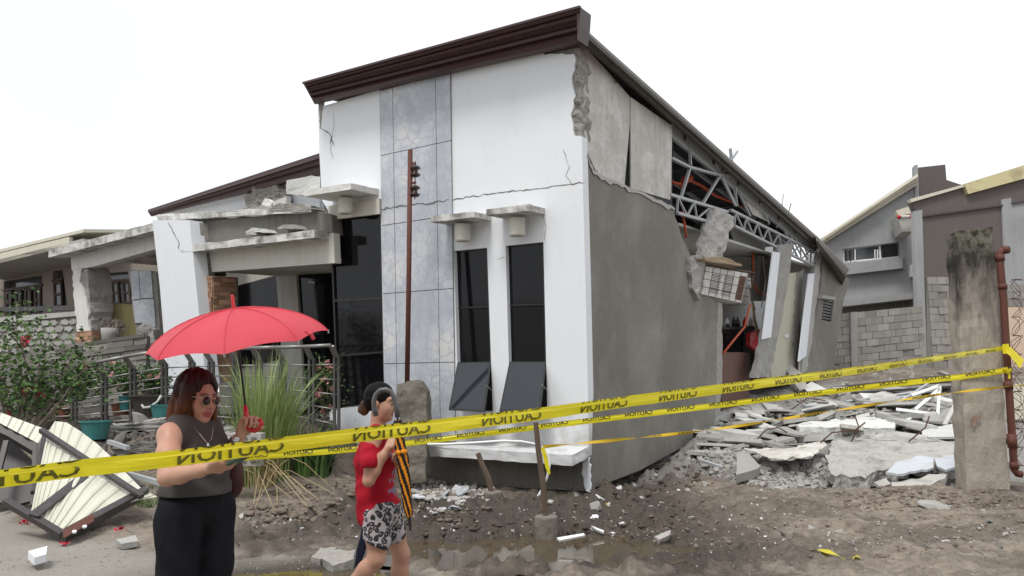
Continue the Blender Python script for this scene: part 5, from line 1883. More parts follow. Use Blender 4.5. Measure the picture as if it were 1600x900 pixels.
TONE = {'concrete': 'grey', 'broken': 'brown-grey', 'white_board': 'white', 'grey_board': 'pale grey', 'fibre_board': 'speckled', 'marble': 'bluish', 'dark_concrete': 'dark grey', 'white_pvc': 'bright white'}
LANDMARKS = [(1135, 690, 'the broken end of the side wall'), (1165, 640, 'the long sliding board'), (1230, 600, 'the leaning columns'), (1225, 705, 'the warped grey board'), (1170, 725, 'the upright slab corner'), (1320, 660, 'the long white-topped slab'), (1400, 650, 'the middle of the heap'),
             (1450, 625, 'the white window frame'), (1400, 700, 'the big wall slab'), (1430, 755, 'the lower pale slab'), (1470, 672, 'the ribbed board'), (1540, 770, 'the mossy post'), (1470, 790, 'the dirt-covered boulder'), (1300, 875, 'the dropped yellow tape'),
             (855, 825, 'the upright stake'), (770, 768, 'the leaning stake'), (650, 745, 'the concrete stump'), (605, 840, 'the woman in red'), (530, 870, 'the layered rocks'), (450, 770, 'the lemongrass'), (310, 790, 'the woman in grey'), (200, 840, 'the flat street stone'), (95, 845, 'the gate corner'),
             (922, 768, 'the house corner'), (1000, 740, 'the foot of the side wall'), (1035, 836, 'the flat puddle stone'), (890, 838, 'the white strip at the puddle'), (700, 790, 'the tile heap'), (148, 680, 'the hanging teal pot'), (230, 670, 'the lifted garden slab'), (60, 720, 'the fallen awning'), (370, 730, 'the hollow blocks'), (1370, 595, 'the block wall'), (1160, 850, 'the open dirt'), (1560, 840, 'the faded blue wrapper')]


def scatter(n, region, seed, name, label, cat, group, meshes, mats_, smin, smax, tilt=.35, lift=.3, power=2.0):
    rr = random.Random(seed)
    for k in range(n):
        for _ in range(60):
            x, y = rr.uniform(min(p[0] for p in region), max(p[0] for p in region)), rr.uniform(min(p[1] for p in region), max(p[1] for p in region))
            if geometry.intersect_point_tri_2d and inside(x, y, region):
                break
        p = GP(x, y)
        s = smin + (smax - smin) * rr.random() ** power
        p.z += s * lift * rr.uniform(.2, .8)
        sc_ = (s, s * rr.uniform(.55, 1), s * rr.uniform(.7, 1.1))
        q = (s - smin) / (smax - smin)
        mm = rr.choice(mats_)
        lm = min(LANDMARKS, key=lambda a: (a[0] - x) ** 2 + 2.5 * (a[1] - y) ** 2)
        side = ('just left of' if x < lm[0] - 14 else 'just right of' if x > lm[0] + 14 else 'beside' if abs(y - lm[1]) < 12 else 'in front of' if y > lm[1] else 'behind')
        lb = f"{'tiny' if q < .12 else 'small' if q < .4 else 'fair-sized' if q < .7 else 'big'} {TONE.get(mm, 'grey')} {label} {side} {lm[2]}"
        inst(rr.choice(meshes), mm, name, p, sc_, (rr.gauss(0, tilt), rr.gauss(0, tilt), rr.uniform(0, 6.28)), lb, cat, group)


def inside(x, y, L):
    c = False
    j = len(L) - 1
    for i in range(len(L)):
        if (L[i][1] > y) != (L[j][1] > y) and x < (L[j][0] - L[i][0]) * (y - L[i][1]) / (L[j][1] - L[i][1]) + L[i][0]:
            c = not c
        j = i
    return c


HEAP = [(1110, 655), (1180, 640), (1260, 625), (1490, 600), (1500, 680), (1300, 690), (1200, 720), (1130, 730), (1090, 715)]
scatter(170, HEAP, 1, 'rubble_chunk', 'concrete lump', 'rubble', 'concrete lumps in the heap', CH, ['concrete', 'concrete', 'broken'], .05, .24, .5)
scatter(110, HEAP, 2, 'board_fragment', 'flat board fragment', 'board', 'board fragments in the heap', SH, ['grey_board', 'concrete', 'concrete', 'white_board', 'fibre_board'], .12, .62, .16, .3, 1.6)
FOOT = [(1110, 690), (1200, 690), (1290, 720), (1310, 760), (1220, 770), (1120, 745), (1080, 720)]
scatter(34, FOOT, 3, 'rubble_chunk', 'crumbled lump', 'rubble', 'lumps in front of the big slab', CH, ['concrete', 'white_board', 'grey_board'], .04, .15, .5)
LEFTH = [(640, 770), (655, 752), (720, 742), (775, 765), (770, 790), (700, 802), (650, 806)]
scatter(40, LEFTH, 4, 'tile_fragment', 'tile fragment', 'rubble', 'tile fragments below the sill', SH, ['grey_board', 'grey_board', 'old_paint', 'marble'], .05, .19, .25, .3)
scatter(22, LEFTH, 5, 'rubble_chunk', 'concrete lump', 'rubble', 'lumps below the sill', CH, ['concrete', 'broken'], .03, .09, .4)
MUD = [(380, 800), (560, 765), (700, 800), (900, 770), (1100, 745), (1480, 770), (1600, 800), (1600, 860), (1200, 870), (900, 850), (400, 850)]
scatter(64, MUD, 6, 'stone', 'stone', 'stone', 'stones in the mud', CH, ['concrete', 'broken', 'concrete'], .018, .07, .5, .4, 3)
scatter(30, MUD, 7, 'white_chip', 'plaster chip', 'debris', 'white chips in the mud', SH, ['white_board', 'white_pvc'], .02, .075, .4, .3, 2.5)
GARD = [(20, 690), (120, 668), (240, 655), (330, 665), (470, 690), (420, 730), (330, 740), (250, 740), (160, 715)]
scatter(60, GARD, 8, 'rubble_chunk', 'rubble lump', 'rubble', 'lumps below the railing', CH, ['dark_concrete', 'concrete', 'broken'], .05, .22, .5)
EDGE_ = [(180, 800), (330, 780), (560, 800), (480, 850), (220, 830)]
scatter(26, EDGE_, 9, 'stone', 'street pebble', 'stone', 'stones at the street edge', CH, ['concrete', 'broken'], .02, .075, .4)
BANK = [(1310, 585), (1490, 560), (1490, 600), (1310, 612)]
scatter(26, BANK, 10, 'stone', 'stone', 'stone', 'stones below the block wall', CH, ['broken', 'concrete'], .06, .2, .5)
CORN = [(930, 772), (1000, 740), (1090, 702), (1130, 735), (1060, 790), (960, 830), (900, 800)]
scatter(60, CORN, 11, 'rubble_chunk', 'fallen lump', 'rubble', 'lumps beside the house corner', CH, ['concrete', 'white_board'], .025, .11, .5)

# fine gravel and crumbs nobody could count
def crumbs(n, region, seed, smin, smax, name, mt, lbl):
    rr = random.Random(seed)
    mb = MB()
    xs_ = [p[0] for p in region]
    ys_ = [p[1] for p in region]
    for _ in range(n):
        for _k in range(40):
            x, y = rr.uniform(min(xs_), max(xs_)), rr.uniform(min(ys_), max(ys_))
            if inside(x, y, region):
                break
        p = GP(x, y)
        s = smin + (smax - smin) * rr.random() ** 3
        c = V((p.x, p.y, gz(p.x, p.y) + s * .3))
        M3 = Matrix.Rotation(rr.uniform(0, 6.28), 3, V((rr.gauss(0, 1), rr.gauss(0, 1), rr.gauss(0, 1) + .01)).normalized())
        q = [c + M3 @ V((rr.uniform(.5, 1) * s * a, rr.uniform(.5, 1) * s * b, rr.uniform(.4, .8) * s * e)) for a, b, e in ((1, .6, -.4), (1, -.7, -.5), (-1, .8, -.4), (-.9, -.7, -.6), (.8, .5, .7), (.7, -.6, .5), (-.7, .6, .6), (-.8, -.5, .8))]
        mb.add(q, [(0, 2, 3, 1), (4, 5, 7, 6), (0, 1, 5, 4), (2, 6, 7, 3), (0, 4, 6, 2), (1, 3, 7, 5)])
    o = mb.part(name, mt, None, recalc=False)
    tag(o, lbl, None, None, 'stuff')


# clods of turned soil
def clods(n, region, seed, smin, smax, name, lbl, mtn):
    bm = bmesh.new()
    bmesh.ops.create_icosphere(bm, subdivisions=2, radius=1)
    B0 = np.array([tuple(v.co) for v in bm.verts])
    bm.verts.index_update()
    F0_ = np.array([[v.index for v in f.verts] for f in bm.faces])
    bm.free()
    vars_ = []
    for k in range(14):
        q = B0 * (1 + .34 * fbm(B0[:, 0] * 1.3 + 9 * k, B0[:, 1] * 1.3, 2, k, B0[:, 2] * 1.3) + .30 * fbm(B0[:, 0] * 3.1 + 5 * k, B0[:, 1] * 3.1, 2, k + 5, B0[:, 2] * 3.1))[:, None]
        vars_.append(q * np.array((1, .8, .5)))
    rr = random.Random(seed)
    xs_, ys_ = [p[0] for p in region], [p[1] for p in region]
    co, fa, c0 = [], [], 0
    for _ in range(n):
        for _k in range(40):
            x, y = rr.uniform(min(xs_), max(xs_)), rr.uniform(min(ys_), max(ys_))
            if inside(x, y, region):
                break
        p = GP(x, y)
        s = smin + (smax - smin) * rr.random() ** 2.6
        a = rr.uniform(0, 6.28)
        q = vars_[rr.randrange(14)] * s
        q = np.stack([q[:, 0] * math.cos(a) - q[:, 1] * math.sin(a), q[:, 0] * math.sin(a) + q[:, 1] * math.cos(a), q[:, 2]], 1) + np.array((p.x, p.y, p.z + s * -.08))
        co.append(q)
        fa.append(F0_ + c0)
        c0 += len(B0)
    co, fa = np.concatenate(co), np.concatenate(fa)
    me = bpy.data.meshes.new(name)
    me.vertices.add(len(co))
    me.vertices.foreach_set('co', co.ravel())
    me.loops.add(fa.size)
    me.loops.foreach_set('vertex_index', fa.ravel().astype(np.int32))
    me.polygons.add(len(fa))
    me.polygons.foreach_set('loop_start', np.arange(0, fa.size, 3, dtype=np.int32))
    me.polygons.foreach_set('loop_total', np.full(len(fa), 3, dtype=np.int32))
    me.polygons.foreach_set('use_smooth', np.ones(len(fa), dtype=bool))
    me.update()
    me.materials.append(MT[mtn])
    o = bpy.data.objects.new(name, me)
    COL.objects.link(o)
    tag(o, lbl, None, None, 'stuff')


MT['mud_clod'] = mat('mud_clod', (.08, .063, .05), .45, 5, 45, .9, .9, .02)
MT['dirt_clod'] = mat('dirt_clod', (.185, .148, .12), .4, 5, 45, .95, .9, .02)
FRONT = [(390, 790), (480, 760), (640, 745), (760, 775), (900, 770), (1000, 745), (1080, 770), (1060, 830), (980, 870), (700, 860), (560, 850), (400, 850)]
clods(1000, FRONT, 31, .008, .042, 'mud_clods', 'dark turned mud clods in front of the house', 'mud_clod')
clods(300, [(620, 790), (700, 775), (780, 765), (800, 790), (720, 820), (640, 830)], 35, .010, .042, 'pale_clods', 'paler crumbly clods along the mud ridge', 'dirt_clod')
clods(500, [(930, 775), (1000, 742), (1090, 702), (1110, 730), (1060, 790), (960, 800)], 36, .010, .055, 'wall_foot_clods', 'dark clods along the foot of the side wall', 'mud_clod')
clods(900, [(930, 800), (1120, 750), (1300, 770), (1500, 775), (1600, 790), (1600, 870), (1200, 880), (940, 860)], 32, .008, .035, 'dirt_clods', 'dry dirt clods in front of the rubble', 'dirt_clod')
clods(420, [(1290, 770), (1500, 750), (1600, 775), (1600, 800), (1320, 790)], 33, .008, .045, 'bank_clods', 'dirt clods at the foot of the mossy post', 'dirt_clod')
clods(500, [(380, 790), (440, 760), (560, 755), (640, 775), (560, 810), (400, 815)], 34, .012, .07, 'mound_clods', 'dirt clods on the mound below the lemongrass', 'dirt_clod')
crumbs(550, MUD, 21, .006, .03, 'gravel', 'broken', 'loose gravel in the mud')
crumbs(260, MUD, 22, .006, .022, 'white_crumbs', 'white_board', 'white crumbs in the mud')
crumbs(1500, HEAP + [(1080, 740)], 23, .015, .07, 'crumbled_concrete', 'concrete', 'crumbled concrete between the boards')
crumbs(1900, FOOT, 24, .01, .08, 'crumbled_plaster', 'grey_board', 'crumbled plaster in front of the slab')
crumbs(900, LEFTH, 25, .01, .04, 'crumbled_tiles', 'grey_board', 'crumbled tiles below the sill')
crumbs(1100, GARD, 26, .02, .08, 'crumbled_rubble', 'dark_concrete', 'crumbled rubble below the railing')
crumbs(1400, [(0, 850), (230, 825), (560, 845), (1600, 840), (1600, 900), (0, 900)], 27, .004, .014, 'street_grit', 'broken', 'grit on the street')

# the pieces one can point at
MT['slab_face'] = mat('slab_face', (.46, .445, .42), .3, 3, 18, .92, .9, .03, patch=.5, pcol=(.27, .255, .235), pscale=3, specks=.8, kcol=(.2, .19, .175), kscale=14)


def lying(L, Y0, Y1, th, name, mt, label, cat, amp=1.2, step=7, rg=0, seed=1, bump_=.02, ln=.965, lf=.94):
    """a slab lying on the heap: near edge at depth Y0, far edge at Y1, given by its photo outline"""
    ys = [p[1] for p in L]
    y0, y1 = max(ys), min(ys)
    if min(p[0] for p in L) > 1090 and y0 < 770:
        Y0, Y1 = YH(y0) * ln, YH(y1) * lf
    J = jag(L, amp, step, seed) if amp else L
    pts = [atY(x, y, Y0 + (Y1 - Y0) * (y0 - y) / max(1e-6, (y0 - y1))) for x, y in J]
    # flatten on a best plane so that it is one stiff slab
    a, b, c = pts[0], pts[len(pts) // 3], pts[2 * len(pts) // 3]
    nrm = (b - a).cross(c - a).normalized()
    if nrm.z < 0:
        nrm = -nrm
    pl = Plane(a, nrm)
    if abs(nrm.dot(ray(*L[0]).normalized())) > .03:
        pts = [pl(x, y) for x, y in J]
    o = MB().plate(pts, [], -nrm * th).solo(name, mt, label, cat)
    if rg:
        rough(o, rg, bump_, 4, seed)
    return o


lying([(1292, 716), (1300, 690), (1370, 682), (1440, 682), (1500, 690), (1500, 718), (1440, 724), (1400, 728), (1365, 737), (1330, 745), (1298, 740)], 10.6, 12.6, .19, 'fallen_wall_slab', 'slab_face', 'big thick concrete wall slab lying in front of the mossy post', 'slab', 2.2, 8, 4, 3, .07, ln=.935, lf=.955)
lying([(1384, 738), (1400, 722), (1440, 712), (1458, 715), (1459, 730), (1430, 736), (1412, 740)], 10.5, 11.0, .03, 'painted_plaster_sheet', 'old_paint', 'pale blue-white painted plaster sheet on the near edge of the big slab', 'plaster', 1.5, 8, ln=.92, lf=.925)
lying([(1460, 716), (1500, 708), (1500, 726), (1478, 734), (1464, 728)], 10.5, 10.9, .03, 'painted_plaster_sheet', 'old_paint', 'pale painted plaster sheet between the big slab and the mossy post', 'plaster', 1.5, 8, ln=.92, lf=.925)
lying([(1392, 752), (1440, 745), (1482, 738), (1476, 748), (1440, 762), (1396, 766)], 10.0, 10.5, .12, 'broken_slab', 'grey_board', 'pale broken slab lying under the big wall slab', 'slab', 1.5, 8, 3, 5)
lying([(1364, 752), (1385, 746), (1392, 756), (1376, 762)], 10.1, 10.4, .06, 'broken_slab', 'grey_board', 'grey round-edged slab piece under the big wall slab', 'slab', 1.2, 6, 2, 6)
lying([(1162, 700), (1215, 703), (1280, 690), (1294, 695), (1270, 712), (1235, 717), (1205, 717)], 11.0, 11.8, .02, 'roof_board', 'fibre_board', 'thin warped grey board bridging a dark hollow', 'board', 1.0, 8, 3, 2, .05, ln=.93, lf=.93)
lying([(1244, 662), (1290, 657), (1360, 652), (1398, 660), (1400, 668), (1330, 667), (1250, 668)], 12.4, 13.3, .16, 'broken_slab', 'white_board', 'long white-topped slab with a ragged grey edge in the heap', 'slab', 1.5, 8, 3, 7, .03, ln=.94, lf=.94)
lying([(1440, 672), (1500, 660), (1500, 682), (1442, 683)], 11.6, 12.4, .04, 'ribbed_board', 'white_board', 'white ribbed board left of the mossy post', 'board', .4, 20)
lying([(1355, 681), (1400, 674), (1450, 680), (1448, 684), (1360, 684)], 11.8, 12.4, .05, 'pale_plank', 'grey_board', 'narrow pale board behind the big wall slab', 'board', .5, 14)
lying([(1124, 604), (1140, 612), (1205, 640), (1197, 650), (1150, 627), (1126, 615)], 14.2, 13.2, .05, 'plaster_board', 'grey_board', 'long grey board sliding from the house floor to the heap', 'board', .5, 16)
lying([(1255, 604), (1268, 596), (1292, 608), (1300, 616), (1262, 612)], 14.4, 15.6, .03, 'plaster_board', 'white_board', 'pale triangular board below the rear column', 'board', .4, 16)
lying([(1240, 597), (1226, 575), (1236, 568), (1258, 590), (1262, 606), (1250, 610)], 15.3, 15.8, .1, 'broken_slab', 'grey_board', 'grey slab leaning against the rear columns', 'slab', 1, 8, 2, 9)
for k, (L, mtn, t) in enumerate((
        ([(1146, 639), (1190, 648), (1192, 656), (1150, 650)], 'white_board', 'white board corner at the foot of the grey side wall'),
        ([(1148, 651), (1180, 655), (1215, 668), (1190, 668)], 'white_board', 'white tapering board under the first white board'),
        ([(1190, 628), (1216, 632), (1228, 642), (1200, 640)], 'white_board', 'white folded board above the pile near the wall'),
        ([(1270, 652), (1300, 640), (1306, 644), (1282, 656)], 'grey_board', 'grey-white triangular board in the middle of the heap'),
        ([(1336, 650), (1358, 645), (1362, 656), (1342, 660)], 'white_board', 'crumpled white piece in the middle of the heap'),
        ([(1362, 648), (1370, 645), (1380, 658), (1368, 660)], 'white_pvc', 'bright white narrow piece in the middle of the heap'),
        ([(1380, 655), (1425, 652), (1412, 664), (1388, 666)], 'white_board', 'bright white broad piece right of the heap middle'),
        ([(1342, 614), (1380, 616), (1400, 622), (1350, 622)], 'white_board', 'white board at the back of the heap'),
        ([(1422, 650), (1460, 642), (1464, 648), (1424, 656)], 'grey_board', 'grey board under the white window frame'))):
    lying(L, 12.6 - .1 * k % .7, 13.3, .03, 'loose_board', mtn, t, 'board', .6, 10, 0, k)
for k, (p, q, Y0, Y1, w, mtn, t) in enumerate((
        ((1256, 634), (1395, 640), 12.6, 12.8, .11, 'galv', 'long grey roof channel lying along the heap'),
        ((1300, 606), (1400, 604), 15.5, 15.5, .10, 'white_pvc', 'pale channel at the back edge of the heap'),
        ((1322, 628), (1470, 608), 12.9, 13.0, .08, 'galv', 'grey roof channel slanting up to the window frame'),
        ((1350, 618), (1452, 622), 13.4, 13.2, .06, 'white_pvc', 'white plastic strip behind the middle tape'),
        ((1340, 626), (1425, 650), 13.0, 12.4, .07, 'white_pvc', 'white plastic strip slanting down the heap'),
        ((1400, 632), (1450, 600), 13.0, 13.3, .05, 'galv', 'thin channel leaning across the window frame'),
        ((1414, 640), (1470, 645), 12.5, 12.4, .07, 'white_pvc', 'white strip under the window frame'),
        ((1300, 606), (1480, 587), 17, 17.2, .05, 'dark_steel', 'dark reinforcing bar lying behind the heap'),
        ((1310, 610), (1500, 595), 16.5, 16.6, .05, 'dark_steel', 'second dark bar lying behind the heap'),
        ((1330, 614), (1490, 604), 16, 15.5, .06, 'dark_steel', 'dark roof channel nearest the heap'),
        ((1476, 664), (1500, 620), 11.6, 11.9, .07, 'fibre_board', 'grey strip leaning against the mossy post'),
        ((1093, 719), (1130, 731), 10.6, 10.4, .05, 'galv', 'short grey channel lying by the side wall'),
        ((1206, 590), (1232, 620), 15, 14.6, .09, 'concrete', 'broken concrete bar sticking out of the room'),
        ((1222, 588), (1250, 618), 15, 14.6, .08, 'concrete', 'second broken concrete bar sticking out of the room'),
        ((1478, 594), (1483, 612), 12, 12, .05, 'rust_paint', 'short red stake behind the middle tape'))):
    MB().beam(atY(*p, YH(p[1]) * .97), atY(*q, YH(p[1]) * .97 + (Y1 - Y0)), w, .045, (0, -.3, 1)).solo('roof_channel' if mtn in ('galv', 'dark_steel') else 'plastic_strip' if mtn == 'white_pvc' else 'rubble_bar', mtn, t, 'debris')
wf = thing('window_frame', 'broken white window frame standing in the heap', 'window frame', atY(1450, 650, 15))
fp_ = Plane(atY(1440, 650, 15), V((-.3, -.8, .45)))
for (a, b) in (((1424, 618), (1468, 603)), ((1468, 603), (1465, 650)), ((1465, 648), (1400, 640)), ((1430, 640), (1468, 608))):
    MB().beam(fp_(*a), fp_(*b), .06, .05, fp_.n).part('frame_bar', 'white_pvc', wf)
for k, (P_, t) in enumerate((([(1180, 690), (1196, 672), (1216, 668), (1230, 676)], 'bent rebar curling up near the sliding board'), ([(1330, 690), (1342, 668), (1336, 650)], 'bent rebar sticking up behind the big wall slab'),
                             ([(1272, 700), (1300, 676), (1336, 672), (1352, 660)], 'long bent rebar across the warped board'), ([(1236, 640), (1262, 622), (1290, 626)], 'bent rebar lying below the leaning columns'), ([(1420, 690), (1446, 668), (1452, 650)], 'bent rebar beside the ribbed board'))):
    MB().tube([atY(x, y, YH(max(q[1] for q in P_)) * .95) for x, y in P_], .011, 6).solo('bent_rebar', 'rust', t, 'rebar', smooth=True)
# small things in the foreground
lying([(44, 861), (74, 853), (72, 866), (54, 871)], 6.2, 6.6, .06, 'white_tile_piece', 'white_paint', 'white tile piece lying on the street below the gate', 'tile', 0)
lying([(181, 843), (212, 836), (216, 845), (190, 850)], 7.1, 7.3, .05, 'stone_slab', 'concrete', 'grey flat stone on the street edge right of the gate', 'stone', 0, 7, 2, 4)
lying([(870, 840), (912, 833), (914, 836), (875, 844)], 7.2, 7.3, .02, 'plastic_strip', 'white_pvc', 'white plastic strip lying at the puddle edge', 'debris', 0)
lying([(924, 821), (944, 829), (943, 832), (930, 826)], 7.8, 7.9, .02, 'plastic_strip', 'white_pvc', 'short white plastic strip right of the puddle', 'debris', 0)
lying([(926, 774), (932, 772), (958, 789), (953, 794)], 9.3, 9.6, .04, 'board_strip', 'white_board', 'pale board strip lying below the house corner', 'board', 0)
lying([(1023, 838), (1048, 829), (1046, 836), (1030, 843)], 7.4, 7.6, .03, 'stone_slab', 'grey_board', 'flat brown-grey stone right of the puddle', 'stone', .6, 8, 2, 8)
lying([(1150, 742), (1152, 706), (1166, 704), (1188, 728), (1184, 732)], 10.5, 10.7, .12, 'broken_slab', 'grey_board', 'upright grey slab corner under the warped board', 'slab', .6, 10)
lying([(502, 872), (520, 860), (556, 858), (552, 874), (520, 884)], 6.35, 6.7, .08, 'flat_rock', 'broken', 'layered pale rock at the edge of the street puddle', 'rock', 1.5, 8, 3, 12)
lying([(486, 870), (500, 856), (528, 852), (520, 864), (500, 874)], 6.6, 6.9, .06, 'flat_rock', 'broken', 'smaller layered pale rock left of the other', 'rock', 1.5, 8, 3, 13)
lying([(380, 700), (400, 694), (414, 700), (400, 712)], 9.4, 9.8, .08, 'flat_rock', 'concrete', 'pale stone on the dirt between the blocks and the grass', 'rock', 1, 7, 2, 15)
inst(CH[2], 'concrete', 'boulder', GP(1470, 790) + V((0, 0, -.02)), (.42, .3, .14), (.1, .05, .4), 'low dirt-covered boulder in front of the mossy post', 'rock', None)
# dropped tape, litter
MB().loft([[GP(1277, 872, .02), GP(1292, 876, .035), GP(1310, 878, .025), GP(1320, 881, .02)], [GP(1283, 869, .025), GP(1297, 872, .05), GP(1312, 875, .03), GP(1321, 879, .02)]]).solo('dropped_tape', 'tape', 'scrap of yellow tape lying on the dirt in the foreground', 'caution tape', recalc=False)
MB().loft([[GP(1332, 879, .02), GP(1338, 877, .03), GP(1344, 878, .02)], [GP(1333, 876, .02), GP(1339, 875, .03), GP(1344, 876, .02)]]).solo('dropped_tape', 'tape', 'tiny yellow tape scrap right of the longer one', 'caution tape', recalc=False)
inst(SH[1], 'tape', 'yellow_wrapper', GP(953, 801, .02), (.06, .03, .08), (.3, .4, .5), 'crumpled yellow wrapper below the house corner', 'litter', None)
inst(SH[3], 'red_plastic', 'red_wrapper', GP(1445, 889, .01), (.035, .02, .05), (.1, .2, .5), 'small red wrapper on the dirt at the bottom', 'litter', None)
inst(SH[4], 'teal_plastic', 'blue_wrapper', GP(1548, 820, .01), (.06, .05, .05), (.1, .2, .5), 'faded blue wrapper on the dirt near the post', 'litter', None)
for k, (x, y) in enumerate(((102, 851), (186, 833), (38, 820))):
    leaf_cloud(lambda q, p=GP(x, y, .02): p + V((q.gauss(0, .02), q.gauss(0, .02), q.gauss(0, .01))), 12, .05, 300 + k).solo('fallen_blossom', 'flower', ('magenta blossom on the street below the gate corner', 'magenta blossom at the street edge right of the gate', 'magenta blossom in the weeds left of the gate')[k], 'blossom', recalc=False)

# ------------------------------------------------------------------ across the street, seen only in the window glass
for k, (x, y, w, h, t) in enumerate(((-13, -9, 9, 3.4, 'pale house across the street mirrored in the glass'), (-2, -12, 8, 3.8, 'house behind the photographer mirrored in the glass'), (9, -10, 9, 3.2, 'low house across the street to the right'))):
    o = thing('street_house', t, 'house', (x, y, 0))
    MB().cube((x - w / 2, y - 3, -.2), (x + w / 2, y + 3, h)).part('wall', 'dark_concrete', o)
    e = .5
    a = [V((x - w / 2 - e, y - 3.6, h)), V((x + w / 2 + e, y - 3.6, h)), V((x + w / 2 + e, y + 3.6, h)), V((x - w / 2 - e, y + 3.6, h))]
    MB().add(a + [V((x - w / 2 - e, y, h + 2.2)), V((x + w / 2 + e, y, h + 2.2))], [(0, 1, 2, 3), (0, 4, 5, 1), (2, 5, 4, 3), (0, 3, 4), (1, 5, 2)]).part('roof', 'maroon_steel', o)
